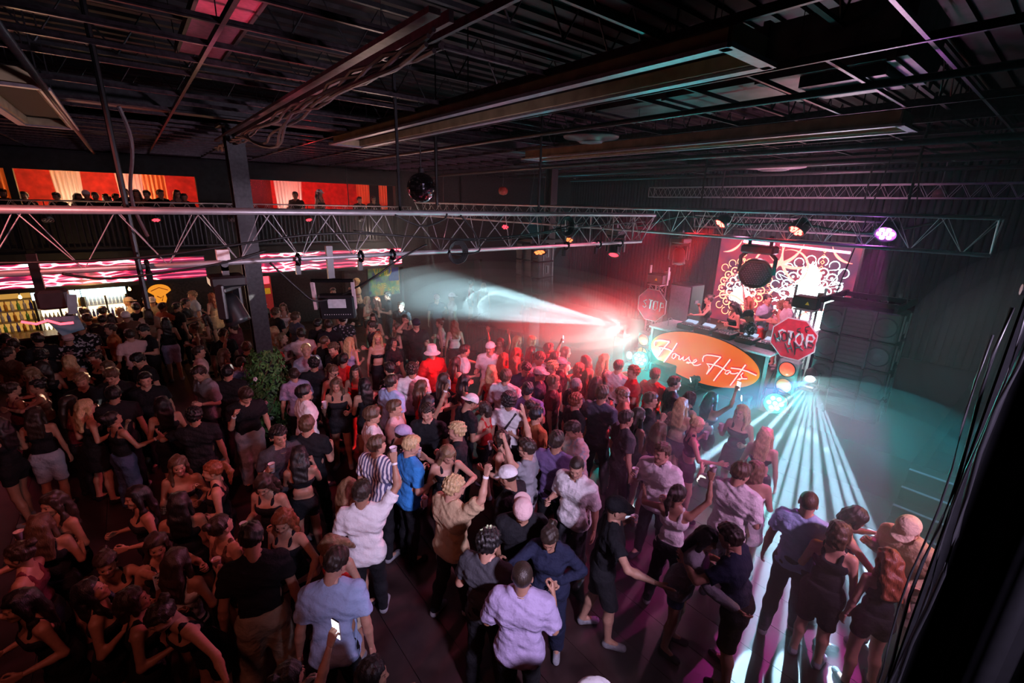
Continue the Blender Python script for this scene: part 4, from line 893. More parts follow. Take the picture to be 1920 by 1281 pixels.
for i, (x, y, r) in enumerate(((2.22, -.32, .022), (2.12, -.62, .03))):
    tag(MB().tube([(x, y, 0), (x+.02, y, 4.4)], r, 10).build('standing_pipe', mat('scaffold_pipe', (.02, .026, .026), .6, .2), smooth=True), 'upright scaffold pipe before the black drape, %s' % ('beside the cables' if i == 0 else 'closest to the camera'), 'pipe')
# amplifier cabinet beside the steps
t = thing('amplifier_cabinet', 'tall dark cabinet with a pinkish sloping edge and a small plate beside the steps', 'cabinet', (7.9, -.75, 0))
MB().box((.5, 0, 1.15), (1.0, 1.1, 2.3)).build('body', M_black, t)
MB().tube([(0, .55, 2.3), (.15, .3, 2.55), (.2, -.2, 2.95), (.2, -.5, 3.2)], .03, 6).build('sloping_edge', mat('pinkish_arm', (.5, .38, .42), .4), t)
MB().box((-.01, .5, 2.2), (.01, .1, .14)).build('plate', M_white, t)
t = thing('equipment_case', 'low flight case behind the man in the cream cap', 'case', (4.3, -.45, 0))
MB().bevbox((0, 0, .45), (.9, .7, .9), .02).build('body', M_plast, t); MB().box((0, 0, .9), (.94, .74, .03)).build('lid', M_hand, t)

# ================================================================ people: one surface grown round a posed skeleton
F32 = np.float32
def V3(*a): return np.array(a, dtype=np.float64)
def unit(v): v = np.asarray(v, float); return v/np.linalg.norm(v)
def cap(a, b, ra, rb=None, k=.03, sq=None): return ('c', np.asarray(a, float), np.asarray(b, float), ra, ra if rb is None else rb, k, sq)
def ellp(c, r, k=.03): return ('e', np.asarray(c, float), np.asarray(r, float), k)
def sdf_prim(X, Y_, Z, p):
    if p[0] == 'c':
        _, a, b, ra, rb, k, sq = p
        d = b-a; L2 = float(d@d)+1e-12
        ax, ay, az_ = X-a[0], Y_-a[1], Z-a[2]
        t = np.clip((ax*d[0]+ay*d[1]+az_*d[2])/L2, 0, 1)
        ex, ey, ez = ax-t*d[0], ay-t*d[1], az_-t*d[2]
        if sq is not None: ey = ey*sq
        return np.sqrt(ex*ex+ey*ey+ez*ez)-(ra+t*(rb-ra))
    _, c, r, k = p
    q = np.sqrt(((X-c[0])/r[0])**2+((Y_-c[1])/r[1])**2+((Z-c[2])/r[2])**2)
    return (q-1)*min(r)
def smin(a, b, k):
    h = np.clip(.5+.5*(b-a)/k, 0, 1); return b+(a-b)*h-k*h*(1-h)
def smax(a, b, k): return -smin(-a, -b, k)
def bounds(prims, pad=.03):
    lo = np.full(3, 9.); hi = np.full(3, -9.)
    for p in prims:
        if p[0] == 'c':
            r = max(p[3], p[4]); lo = np.minimum(lo, np.minimum(p[1], p[2])-r); hi = np.maximum(hi, np.maximum(p[1], p[2])+r)
        else: lo = np.minimum(lo, p[1]-p[2]); hi = np.maximum(hi, p[1]+p[2])
    return lo-pad, hi+pad
def field(prims, h, extra=None, lohi=None):
    lo, hi = lohi or bounds(prims, 2.2*h)
    n = np.ceil((hi-lo)/h).astype(int)+1
    xs = [(lo[i]+np.arange(n[i])*h).astype(F32) for i in range(3)]
    D = np.full(tuple(n), 9., dtype=F32)
    for p in prims:   # evaluate each primitive only where it can matter
        if p[0] == 'c': r = max(p[3], p[4])*(1 if p[6] is None else max(1, 1/p[6])); a_, b_ = np.minimum(p[1], p[2])-r, np.maximum(p[1], p[2])+r
        else: a_, b_ = p[1]-p[2], p[1]+p[2]
        k = p[5] if p[0] == 'c' else p[3]
        m = k+3*h; s = []
        for i in range(3):
            i0 = max(0, int((a_[i]-m-lo[i])/h)); i1 = min(n[i], int((b_[i]+m-lo[i])/h)+2); s.append(slice(i0, i1))
        X, Y_, Z = np.meshgrid(xs[0][s[0]], xs[1][s[1]], xs[2][s[2]], indexing='ij', sparse=True)
        D[s[0], s[1], s[2]] = smin(D[s[0], s[1], s[2]], sdf_prim(X, Y_, Z, p), k)
    if extra is not None:
        X, Y_, Z = np.meshgrid(*xs, indexing='ij', sparse=True); D = extra(D, X, Y_, Z)
    return D, lo, h
def nets(D, lo, h):
    """surface nets: quads and vertices of the zero level"""
    D = np.pad(D, 1, constant_values=1.); lo = lo-h
    S = D < 0; nx, ny, nz = D.shape
    c = np.zeros((nx-1, ny-1, nz-1), int)
    for i in (0, 1):
        for j in (0, 1):
            for k in (0, 1): c += S[i:nx-1+i, j:ny-1+j, k:nz-1+k]
    act = (c > 0) & (c < 8); idx = np.full(act.shape, -1, int); I = np.argwhere(act); idx[act] = np.arange(len(I))
    acc = np.zeros((len(I), 3)); cnt = np.zeros(len(I))
    cor = [(i, j, k) for i in (0, 1) for j in (0, 1) for k in (0, 1)]
    vals = {q: D[I[:, 0]+q[0], I[:, 1]+q[1], I[:, 2]+q[2]] for q in cor}
    for q in cor:
        for ax in range(3):
            if q[ax] == 0:
                q2 = list(q); q2[ax] = 1; q2 = tuple(q2); a, b = vals[q], vals[q2]
                m = (a < 0) != (b < 0); t = np.where(m, a/np.where(m, a-b, 1), 0)
                P_ = np.array(q, float)[None, :].repeat(len(I), 0); P_[:, ax] += t
                acc += P_*m[:, None]; cnt += m
    V = (I+acc/np.maximum(cnt, 1)[:, None])*h+lo
    Q = []
    for ax in range(3):
        o1, o2 = [(1, 2), (2, 0), (0, 1)][ax]
        sl = [slice(1, None)]*3
        a = [slice(1, -1)]*3; a[ax] = slice(0, -1); b = [slice(1, -1)]*3; b[ax] = slice(1, None)
        A, B = S[tuple(a)], S[tuple(b)]; E_ = np.argwhere(A != B)
        if len(E_) == 0: continue
        base = E_.copy(); base[:, o1] += 1; base[:, o2] += 1
        flip = A[tuple(E_.T)]
        def g(d1, d2):
            q = base.copy(); q[:, o1] -= d1; q[:, o2] -= d2; return idx[q[:, 0], q[:, 1], q[:, 2]]
        q = np.stack([g(0, 0), g(1, 0), g(1, 1), g(0, 1)], 1)
        q[~flip] = q[~flip][:, ::-1]
        Q.append(q)
    return V, np.concatenate(Q) if Q else np.zeros((0, 4), int)
def mk_mesh(name, V, Q, mi=None):
    me = bpy.data.meshes.new(name)
    me.vertices.add(len(V)); me.vertices.foreach_set('co', np.asarray(V, F32).ravel())
    me.loops.add(len(Q)*4); me.loops.foreach_set('vertex_index', np.asarray(Q, np.int32).ravel())
    me.polygons.add(len(Q)); me.polygons.foreach_set('loop_start', np.arange(len(Q), dtype=np.int32)*4)
    try: me.polygons.foreach_set('loop_total', np.full(len(Q), 4, np.int32))
    except Exception: pass
    me.polygons.foreach_set('use_smooth', np.ones(len(Q), bool))
    if mi is not None: me.polygons.foreach_set('material_index', mi.astype(np.int32))
    me.update(calc_edges=True); return me
def rotm(yaw=0, pitch=0, roll=0):   # yaw to the left about z, pitch down positive, about x
    cy_, sy = math.cos(yaw), math.sin(yaw); cp, sp_ = math.cos(-pitch), math.sin(-pitch); cr, sr = math.cos(roll), math.sin(roll)
    Rz = np.array([[cy_, -sy, 0], [sy, cy_, 0], [0, 0, 1]]); Rx = np.array([[1, 0, 0], [0, cp, -sp_], [0, sp_, cp]]); Ry = np.array([[cr, 0, sr], [0, 1, 0], [-sr, 0, cr]])
    return Rz@Rx@Ry

# ---- heads (origin where neck meets skull, face towards +y)
def head_prims(fem):
    w_ = .94 if fem else 1.
    P_ = [ellp((0, -.008, .135), (.076*w_, .094, .09), .02), ellp((0, .028, .08), (.060*w_, .064, .086), .03),
          cap((-.040*w_, .012, .04), (0, .058, .014), .022, .02, .03), cap((.040*w_, .012, .04), (0, .058, .014), .022, .02, .03),
          cap((-.026*w_, .078, .118), (.026*w_, .078, .118), .014 if fem else .017, None, .02),
          cap((0, .088, .112), (0, .107, .078), .007, .0115, .012), cap((-.012, .098, .074), (.012, .098, .074), .008, None, .01),
          cap((-.018, .086, .048), (.018, .086, .048), .0085, None, .01), cap((-.014, .084, .037), (.014, .084, .037), .0085, None, .01),
          ellp((0, .074, .014), (.022, .018, .018), .015), cap((-.034*w_, .07, .078), (-.04*w_, .05, .07), .02, None, .025), cap((.034*w_, .07, .078), (.04*w_, .05, .07), .02, None, .025),
          cap((0, -.03, .05), (0, -.02, -.05), .052 if not fem else .045, None, .03)]
    for s in (-1, 1):
        P_.append(ellp((s*.078*w_, -.004, .092), (.011, .02, .032), .008))
    return P_
def head_extra(fem):
    w_ = .94 if fem else 1.
    def ex(D, X, Y_, Z):
        for s in (-1, 1):
            D = smax(D, -(np.sqrt((X-s*.031*w_)**2+(Y_-.097)**2+((Z-.102)*1.25)**2)-.0115), .008)
            D = np.minimum(D, np.sqrt((X-s*.031*w_)**2+(Y_-.078)**2+((Z-.101)*1.15)**2)-.0135)
        return D
    return ex
_head = {}
def head_arr(fem, h):
    k = (fem, h)
    if k not in _head:
        V, Q = nets(*field(head_prims(fem), h, head_extra(fem)))
        c = V[Q].mean(1); w_ = .94 if fem else 1.; mi = np.zeros(len(Q), int)
        for s in (-1, 1):
            e = np.sqrt((c[:, 0]-s*.031*w_)**2+((c[:, 2]-.101)*1.7)**2); mi[(e < .0095) & (c[:, 1] > .07)] = 1
            e = (np.abs(c[:, 0]-s*.032*w_) < .017) & (np.abs(c[:, 2]-.124) < .0032) & (c[:, 1] > .06); mi[e] = 3
        mi[(np.abs(c[:, 0]) < .025) & (np.abs(c[:, 2]-.0425) < .008) & (c[:, 1] > .08)] = 2
        _head[k] = (V, Q, mi)
    return _head[k]
# ---- hands (wrist at origin, fingers along -z, palm faces +y, thumb towards +x for the right hand of local -x... mirrored as needed)
_hand = {}
def hand_arr(kind, mir, h):
    k = (kind, mir, h)
    if k in _hand: return _hand[k]
    curl = {'relax': (.25, .45, .4), 'grip': (.75, 1.1, .7), 'open': (.02, .08, .05), 'fist': (1.3, 1.5, 1.1)}[kind]
    P_ = []
    kn = [(-.032, -.082), (-.011, -.09), (.011, -.09), (.031, -.084)]
    for x, z in kn: P_.append(cap((x*.55, 0, -.0), (x, 0, z), .0145, .0115, .012))
    for i, (x, z) in enumerate(kn):
        Ls = [(.026, .018, .016), (.034, .024, .019), (.038, .027, .02), (.034, .023, .019)][i]
        p = V3(x, 0, z); a_ = 0; sp = (i-1.5)*(.10 if kind == 'open' else .03)
        for j in range(3):
            a_ += curl[j]*(1+.08*(1.5-i)); q = p+V3(math.sin(sp), math.sin(a_), -math.cos(a_))*Ls[j]
            P_.append(cap(p, q, .0098-.0008*j, .0090-.0008*j, .004)); p = q
    tb = [V3(.02, .004, -.02), V3(.044, .018 if kind != 'open' else .006, -.045), V3(.052, .036 if kind in ('grip', 'fist') else .018, -.072), V3(.045, .052 if kind in ('grip', 'fist') else .026, -.094)]
    for j in range(3): P_.append(cap(tb[j], tb[j+1], (.015, .0115, .0100)[j], (.0115, .010, .009)[j], .008))
    V, Q = nets(*field(P_, h))
    if mir: V = V*[-1, 1, 1]; Q = Q[:, ::-1]
    _hand[k] = (V, Q); return _hand[k]

# ---- poses: upper-arm and forearm directions (x is outwards), hand kinds
ARM = {'down': ((.22, -.05, -1), (.12, .22, -1), 'relax'), 'bent': ((.25, .0, -1), (-.15, .9, .25), 'grip'), 'cup': ((.3, .1, -1), (-.1, .7, .75), 'grip'),
       'phone': ((.25, .35, -1), (-.35, .75, .75), 'grip'), 'up': ((.35, .25, 1), (.0, .2, 1), 'open'), 'fistup': ((.5, .3, .7), (-.1, .3, 1), 'fist'),
       'out': ((.8, .45, -.35), (.3, .9, .0), 'open'), 'hug': ((.55, .75, -.25), (-.7, .7, .1), 'open'), 'hip': ((.6, -.15, -.8), (-.75, .5, -.25), 'relax'),
       'cross': ((.25, .25, -1), (-.9, .45, .15), 'relax'), 'chin': ((.15, .5, -.8), (-.25, .25, 1), 'fist'), 'head': ((.75, .35, .35), (-.6, .1, .75), 'grip'),
       'selfie': ((.15, .95, .15), (.0, .95, .35), 'grip'), 'side': ((.9, .1, -.3), (.8, .35, -.25), 'open'), 'gest': ((.4, .35, -.9), (.3, .9, .2), 'open'), 'high': ((.25, .35, 1), (.05, .35, 1), 'grip'), 'reach': ((.3, .9, -.3), (.1, 1, .1), 'relax')}
def skeleton(fem, armR, armL, lean, leg, bend=0.):
    J = {}; sw = .165 if fem else .195; hw = .085
    J['pel'] = V3(0, 0, .94); ln = R(lean); dn = V3(math.sin(R(bend)), math.sin(ln), math.cos(ln)); dn = unit(dn)
    fwd = unit(V3(0, math.cos(ln), -math.sin(ln)))
    side = unit(np.cross(fwd, dn))
    J['dn'], J['fwd'], J['side'] = dn, fwd, side
    J['wai'] = J['pel']+dn*.17; J['che'] = J['pel']+dn*.37; J['nb'] = J['pel']+dn*.535-fwd*.012; J['hd'] = J['nb']+unit(dn+fwd*.12)*.062
    for s, nm, A in ((1, 'R', armR), (-1, 'L', armL)):
        u_, f_, hk = ARM[A]
        sh = J['nb']-dn*.055+side*s*sw; J['sh'+nm] = sh
        M3 = lambda v: unit(side*s*v[0]+fwd*v[1]+dn*v[2])
        J['el'+nm] = sh+M3(u_)*.285; J['wr'+nm] = J['el'+nm]+M3(f_)*.25; J['hdir'+nm] = M3(f_); J['hk'+nm] = hk
        inner = -side*s*.9+fwd*.25 if A in ('down', 'cup', 'bent', 'phone', 'relax', 'chin', 'selfie') else (fwd*.8+dn*.2)
        J['pn'+nm] = unit(inner-J['hdir'+nm]*(inner@J['hdir'+nm]))
    st_ = {'stand': ((.0, .0), (.0, .0)), 'wide': ((.06, .0), (.06, .0)), 'step': ((.01, .14), (.01, -.12)), 'shift': ((.05, .05), (.0, -.03)), 'walk': ((.0, .22), (.0, -.2))}[leg]
    for s, nm, (ox, oy) in ((1, 'R', st_[0]), (-1, 'L', st_[1])):
        J['hi'+nm] = J['pel']+V3(s*hw, 0, -.04); J['an'+nm] = V3(s*(hw+.03+ox), oy-.03, .085)
        kn = (J['hi'+nm]+J['an'+nm])/2+V3(0, .035+abs(oy)*.1, .02); J['kn'+nm] = kn; J['to'+nm] = J['an'+nm]+V3(s*.03, .15, -.045)
    return J
def torso_prims(J, fem, g=0.):
    s, f_, d = J['side'], J['fwd'], J['dn']
    if fem:
        return [cap(J['pel']-s*.075, J['pel']+s*.075, .105+g, None, .06), cap(J['wai']-s*.04, J['wai']+s*.04, .088+g, None, .06),
                cap(J['che']-s*.06, J['che']+s*.06, .098+g, None, .06), cap(J['che']+f_*.055-s*.06+d*-.01, J['che']+f_*.055+s*.06-d*.01, .062+g, None, .04),
                cap(J['shL']+s*.03, J['shR']-s*.03, .05+g, None, .05), cap(J['nb']-d*.03, J['hd'], .052+g*.6, .045+g*.6, .04), cap(J['nb']-s*.05, J['nb']+s*.05, .042+g, None, .05)]
    return [cap(J['pel']-s*.065, J['pel']+s*.065, .108+g, None, .06), cap(J['wai']-s*.065, J['wai']+s*.065, .100+g, None, .06),
            cap(J['che']-s*.095, J['che']+s*.095, .108+g, None, .06), cap(J['che']+d*.05-s*.1, J['che']+d*.05+s*.1, .098+g, None, .05),
            cap(J['shL']+s*.03, J['shR']-s*.03, .056+g, None, .05), cap(J['nb']-d*.03, J['hd'], .060+g*.6, .055+g*.6, .04), cap(J['nb']-s*.07, J['nb']+s*.07, .048+g, None, .05)]
def arm_prims(J, nm, fem, g=0., fore=True):
    q = .86 if fem else 1.
    P_ = [cap(J['sh'+nm], J['el'+nm], .052*q+g, .038*q+g, .035)]
    if fore:
        m = J['el'+nm]+(J['wr'+nm]-J['el'+nm])*.3
        P_ += [cap(J['el'+nm], m, .038*q+g, .040*q+g, .02), cap(m, J['wr'+nm], .040*q+g, .024*q+g, .02)]
    return P_
def leg_prims(J, nm, fem, g=0., g2=None):
    g2 = g if g2 is None else g2; m = J['kn'+nm]+(J['an'+nm]-J['kn'+nm])*.35+V3(0, -.012, 0)
    return [cap(J['hi'+nm], J['kn'+nm], .086+g, .056+g2, .05), cap(J['kn'+nm], m, .054+g2, .055+g2, .03), cap(m, J['an'+nm], .054+g2, .036+g2, .03)]
_cache = {}
def limbs_arr(key, J, fem, h):
    k = ('body',)+key+(h,)
    if k not in _cache:
        P_ = torso_prims(J, fem)
        for nm in 'RL':
            P_ += arm_prims(J, nm, fem)+leg_prims(J, nm, fem)
            P_.append(cap(J['an'+nm], J['to'+nm], .034, .028, .03))
        _cache[k] = nets(*field(P_, h))
    return _cache[k]
def plane_cut(D, X, Y_, Z, p, n):   # removes the side n points to
    return np.maximum(D, (X-p[0])*n[0]+(Y_-p[1])*n[1]+(Z-p[2])*n[2])
def top_arr(key, kind, J, fem, h):
    k = ('top', kind)+key+(h,)
    if k in _cache: return _cache[k]
    s, f_, d = J['side'], J['fwd'], J['dn']
    g = {'tee': .017, 'loose': .027, 'shirt': .021, 'hoodie': .03, 'tank': .012, 'crop': .012, 'bandeau': .012, 'dress': .014, 'long': .016}[kind]
    slv = {'tee': .62, 'loose': .85, 'shirt': .72, 'hoodie': 2, 'long': 2}.get(kind, 0)
    P_ = torso_prims(J, fem, g)[:-2]; P_.append(cap(J['nb']-s*.05, J['nb']+s*.05, .045+g, None, .05))
    if kind in ('loose', 'shirt', 'hoodie'): P_.append(cap(J['pel']-s*.07, J['pel']+s*.07, .125+g*.7, None, .05))
    if kind == 'dress': P_ += [cap(J['pel']-s*.07-V3(0, 0, .0), J['pel']+s*.07, .12, None, .05), cap(J['pel']-V3(.07, 0, .2), J['pel']+V3(.07, 0, -.2), .135, None, .08)]
    cuts = []
    if slv:
        for nm in 'RL':
            if slv >= 2:
                P_ += arm_prims(J, nm, fem, g*.8)
            else:
                e = J['sh'+nm]+(J['el'+nm]-J['sh'+nm])*slv; P_.append(cap(J['sh'+nm], e, .056+g*.75, .052+g*1.15, .03)); cuts.append((nm, e))
    hem = {'crop': J['wai']+d*.03, 'bandeau': J['wai']+d*.08, 'tank': J['pel']+d*.03, 'tee': J['pel']-d*.06, 'loose': J['pel']-d*.12, 'shirt': J['pel']-d*.09, 'hoodie': J['pel']-d*.08, 'dress': J['pel']-V3(0, 0, .3), 'long': J['pel']-d*.04}[kind]
    def ex(D, X, Y_, Z):
        D = plane_cut(D, X, Y_, Z, hem, -d if kind != 'dress' else V3(0, 0, -1))
        for nm, e in cuts:
            u = unit(J['el'+nm]-J['sh'+nm]); sd = s if nm == 'R' else -s
            loc = (X-e[0])*u[0]+(Y_-e[1])*u[1]+(Z-e[2])*u[2]
            rad = np.sqrt(np.maximum(0, (X-e[0])**2+(Y_-e[1])**2+(Z-e[2])**2-loc**2))
            D = np.where((rad < .11) & (loc > -.06) & (((X-J['che'][0])*sd[0]+(Y_-J['che'][1])*sd[1]+(Z-J['che'][2])*sd[2]) > (.12 if fem else .155)), np.maximum(D, loc), D)
        nk = {'tee': .064, 'loose': .067, 'shirt': .07, 'hoodie': .07, 'long': .06}.get(kind)
        if nk:
            c = J['nb']+d*.035+f_*.02
            D = np.maximum(D, -(np.sqrt((X-c[0])**2+(Y_-c[1])**2+((Z-c[2])*.8)**2)-nk))
        else:   # low neckline with straps
            lv = J['nb']-d*(.13 if kind in ('tank', 'crop', 'dress') else .17)
            body = plane_cut(D, X, Y_, Z, lv, d)
            if kind != 'bandeau':
                for q in (-1, 1):
                    for ff in (1, -1):
                        a_ = J['nb']+s*q*.085+d*.02; b_ = lv+s*q*.07+f_*ff*.085
                        body = np.minimum(body, np.maximum(sdf_prim(X, Y_, Z, cap(a_, b_, .03)), D-.006) if False else np.maximum(sdf_prim(X, Y_, Z, cap(a_, b_, .024)), D))
            D = body
            for nm in 'RL': pass
        wv = .0045*np.sin(X*43+Z*27+3*np.sin(Z*9))*np.sin(Z*37+Y_*29+2*np.sin(X*11))+.003*np.sin(Z*71+X*35) if kind in ('loose', 'tee', 'shirt', 'hoodie') else 0
        return D+wv*1.2
    V, Q = nets(*field(P_, h, ex)); _cache[k] = (V, Q); return _cache[k]
def bottom_arr(key, kind, J, fem, h):
    k = ('bot', kind)+key+(h,)
    if k in _cache: return _cache[k]
    g = {'pants': .013, 'wide': .03, 'shorts': .026, 'skirt': .01, 'mini': .013}[kind]; s = V3(1, 0, 0)
    pel = cap(J['pel']-V3(.07, 0, .0), J['pel']+V3(.07, 0, 0), .11+g*.6, None, .05)
    up_ = cap(J['pel']-V3(.05, 0, -.07), J['pel']+V3(.05, 0, .07), .095+g*.5, None, .04); P_ = [pel, up_]
    if kind == 'skirt': P_ += [cap(J['pel']-V3(.06, 0, .02), J['pel']-V3(.08, 0, .26), .125, .15, .06), cap(J['pel']+V3(.06, 0, -.02), J['pel']+V3(.08, 0, -.26), .125, .15, .06)]
    else:
        for nm in 'RL': P_ += leg_prims(J, nm, fem, g, {'wide': .045, 'pants': .018}.get(kind, g))
    zc = {'pants': .07, 'wide': .055, 'shorts': .52, 'skirt': .62, 'mini': .72}[kind]
    top = J['pel']+J['dn']*.09
    def ex(D, X, Y_, Z):
        D = plane_cut(D, X, Y_, Z, top, J['dn']); return np.maximum(D, zc-Z)+.003*np.sin(Z*37+X*20)
    V, Q = nets(*field(P_, h, ex)); _cache[k] = (V, Q); return _cache[k]
def shoe_arr(J, nm, h):
    a, b = J['an'+nm], J['to'+nm]
    P_ = [cap(V3(a[0], a[1]-.015, .045), V3(b[0], b[1]+.01, .038), .044, .040, .02), cap(V3(a[0], a[1], .085), V3(a[0], a[1]-.005, .05), .042, .044, .02)]
    return nets(*field(P_, h, lambda D, X, Y_, Z: np.maximum(D, .004-Z)))
# ---- hair, caps (head space)
_hair = {}
def hair_mesh(style):
    if style in _hair: return _hair[style]
    g = {'buzz': .006, 'short': .017, 'part': .022, 'curly': .024, 'afro': .05}.get(style, .014)
    P_ = [ellp((0, -.010, .137), (.078+g, .096+g, .091+g), .01)]
    if style in ('short', 'part'): P_.append(ellp((0, .045, .205), (.06, .05, .028), .03))
    if style == 'part': P_ += [cap((-.03, .06, .2), (-.082, .06, .13), .022, .014, .02), cap((.03, .06, .2), (.082, .06, .13), .022, .014, .02)]
    if style in ('long', 'longwave'):
        for x in (-.05, -.017, .017, .05): P_ += [cap((x, -.075, .13), (x*1.25, -.105, -.03), .04, .04, .03), cap((x*1.25, -.105, -.03), (x*1.35, -.125, -.23), .04, .022, .03)]
        for s in (-1, 1): P_ += [cap((s*.055, .04, .19), (s*.082, .01, .08), .024, .024, .03), cap((s*.082, .01, .08), (s*.095, .0, -.05), .026, .03, .03), cap((s*.095, 0, -.05), (s*.085, .045, -.17), .03, .016, .03)]
    if style == 'bob':
        for s in (-1, 1): P_ += [cap((s*.06, .02, .18), (s*.08, .01, .04), .03, .03, .03)]
        P_ += [cap((-.05, -.08, .1), (-.05, -.085, .0), .04, .03, .03), cap((.05, -.08, .1), (.05, -.085, .0), .04, .03, .03), cap((0, -.09, .1), (0, -.095, .0), .04, .03, .03)]
    if style == 'pony': P_ += [ellp((0, -.12, .175), (.035, .035, .035), .015), cap((0, -.135, .17), (0, -.17, .05), .03, .034, .02), cap((0, -.17, .05), (0, -.15, -.12), .034, .012, .03)]
    if style == 'bun': P_ += [ellp((0, -.105, .215), (.042, .042, .038), .012)]
    off = {'buzz': .082, 'short': .075, 'curly': .072, 'afro': .07}.get(style, .07)
    amp, fq = {'curly': (.009, 130), 'afro': (.008, 150), 'longwave': (.007, 60), 'long': (.003, 80), 'buzz': (.0008, 90)}.get(style, (.004, 110))
    def ex(D, X, Y_, Z):
        D = D+amp*(np.sin(X*fq+2*np.sin(Z*31))*np.sin(Y_*fq*.9+1.3)+.6*np.sin(Z*fq*.8+X*40))
        # keep the face clear: cut in front of a plane from hairline to nape
        face = np.minimum((Y_-.028)*1., .162-Z+(0.0 if style != 'part' else -.01))      # in front of ears and below hairline
        face = np.minimum(face, .069-np.abs(X)) if style in ('long', 'longwave', 'bob', 'part') else face
        D = np.maximum(D, face)
        if style not in ('long', 'longwave', 'bob'):
            nape = (.045-Z)
            D = np.maximum(D, np.minimum(nape, Z*0+1)) if style not in ('pony',) else np.where(Y_ > -.115, np.maximum(D, nape), D)
            D = np.maximum(D, np.minimum((.105-Z), (Y_+.035)))
        return D
    V, Q = nets(*field(P_, .007, ex))
    me = mk_mesh('hair_'+style, V, Q); _hair[style] = me; return me
def hat_mesh(kind):
    k = 'hat_'+kind
    if k in _hair: return _hair[k]
    P_ = [ellp((0, -.006, .145), (.098, .116, .098), .01)]
    if kind == 'bucket': P_ += [cap((0, 0, .2), (0, 0, .201), .1, .1, .02)]
    def ex(D, X, Y_, Z):
        D = np.maximum(D, .128-Z); r = np.sqrt(X*X+(Y_+.005)**2)
        if kind == 'cap': br = np.maximum(np.sqrt((X*1.05)**2+(Y_-.085)**2)-.095, np.maximum(.06-Y_, np.abs(Z-(.142-(Y_-.09)*.25-X*X*1.5))-.0065)); D = np.minimum(D, br)
        elif kind == 'bcap': br = np.maximum(np.sqrt((X*1.05)**2+(Y_+.1)**2)-.09, np.maximum(Y_+.08, np.abs(Z-(.138+(Y_+.1)*.3-X*X*1.5))-.0065)); D = np.minimum(D, br)
        elif kind == 'bucket':
            br = np.maximum(r-.165, np.maximum(.085-r, np.abs(Z-(.145-(r-.09)*.75))-.008)); D = np.minimum(D, br)
        return D
    lo, hi = np.array([-.18, -.22, .05]), np.array([.18, .2, .27])
    V, Q = nets(*field(P_, .0065, ex, (lo, hi)))
    me = mk_mesh(k, V, Q); _hair[k] = me; return me

# ---- materials
SK = {'light': (.50, .27, .19), 'tan': (.37, .19, .125), 'brown': (.26, .13, .085), 'dark': (.12, .06, .04)}
HC = {'black': (.010, .008, .008), 'dark': (.028, .017, .012), 'brown': (.085, .045, .025), 'lbrown': (.2, .115, .06), 'blond': (.5, .34, .17), 'red': (.22, .06, .025), 'grey': (.3, .28, .27)}
CC = {'white': (.78, .76, .78), 'cream': (.66, .54, .38), 'black': (.010, .010, .013), 'navy': (.014, .018, .045), 'grey': (.27, .27, .30), 'dgrey': (.055, .055, .065), 'blue': (.035, .22, .58), 'lblue': (.36, .48, .75),
      'pink': (.70, .48, .48), 'red': (.50, .02, .02), 'lav': (.36, .30, .48), 'purple': (.12, .08, .19), 'orange': (.42, .13, .05), 'tan': (.46, .33, .2), 'brown': (.12, .06, .04), 'khaki': (.33, .27, .2), 'denim': (.06, .09, .17), 'ldenim': (.35, .4, .5), 'teal': (.03, .09, .12), 'maroon': (.12, .02, .03), 'beige': (.5, .42, .34), 'slate': (.07, .08, .12)}
def skin_mat(s):
    k = 'skin_'+s
    if k not in _M:
        m = mat(k, SK[s], .48, bump=.06, scale=40, var=.08); b = m.node_tree.nodes['Principled BSDF']
        b.inputs['Subsurface Weight'].default_value = 0
    return _M[k]
def hair_mat(c):
    k = 'hair_'+c
    if k in _M: return _M[k]
    m = mat(k, HC[c], .42, bump=.0, scale=30, var=.45); N, L = nt(m); b = N['Principled BSDF']
    tc = N.new('ShaderNodeTexCoord'); mp = N.new('ShaderNodeMapping'); mp.inputs['Scale'].default_value = (130, 130, 16); no = N.new('ShaderNodeTexNoise'); no.inputs['Scale'].default_value = 1.; no.inputs['Detail'].default_value = 3
    L.new(tc.outputs['Object'], mp.inputs['Vector']); L.new(mp.outputs[0], no.inputs['Vector'])
    bp = N.new('ShaderNodeBump'); bp.inputs['Strength'].default_value = .8; bp.inputs['Distance'].default_value = .006; L.new(no.outputs['Fac'], bp.inputs['Height']); L.new(bp.outputs['Normal'], b.inputs['Normal'])
    for n in N:
        if n.type == 'VALTORGB': L.new(no.outputs['Fac'], n.inputs['Fac'])
    return m
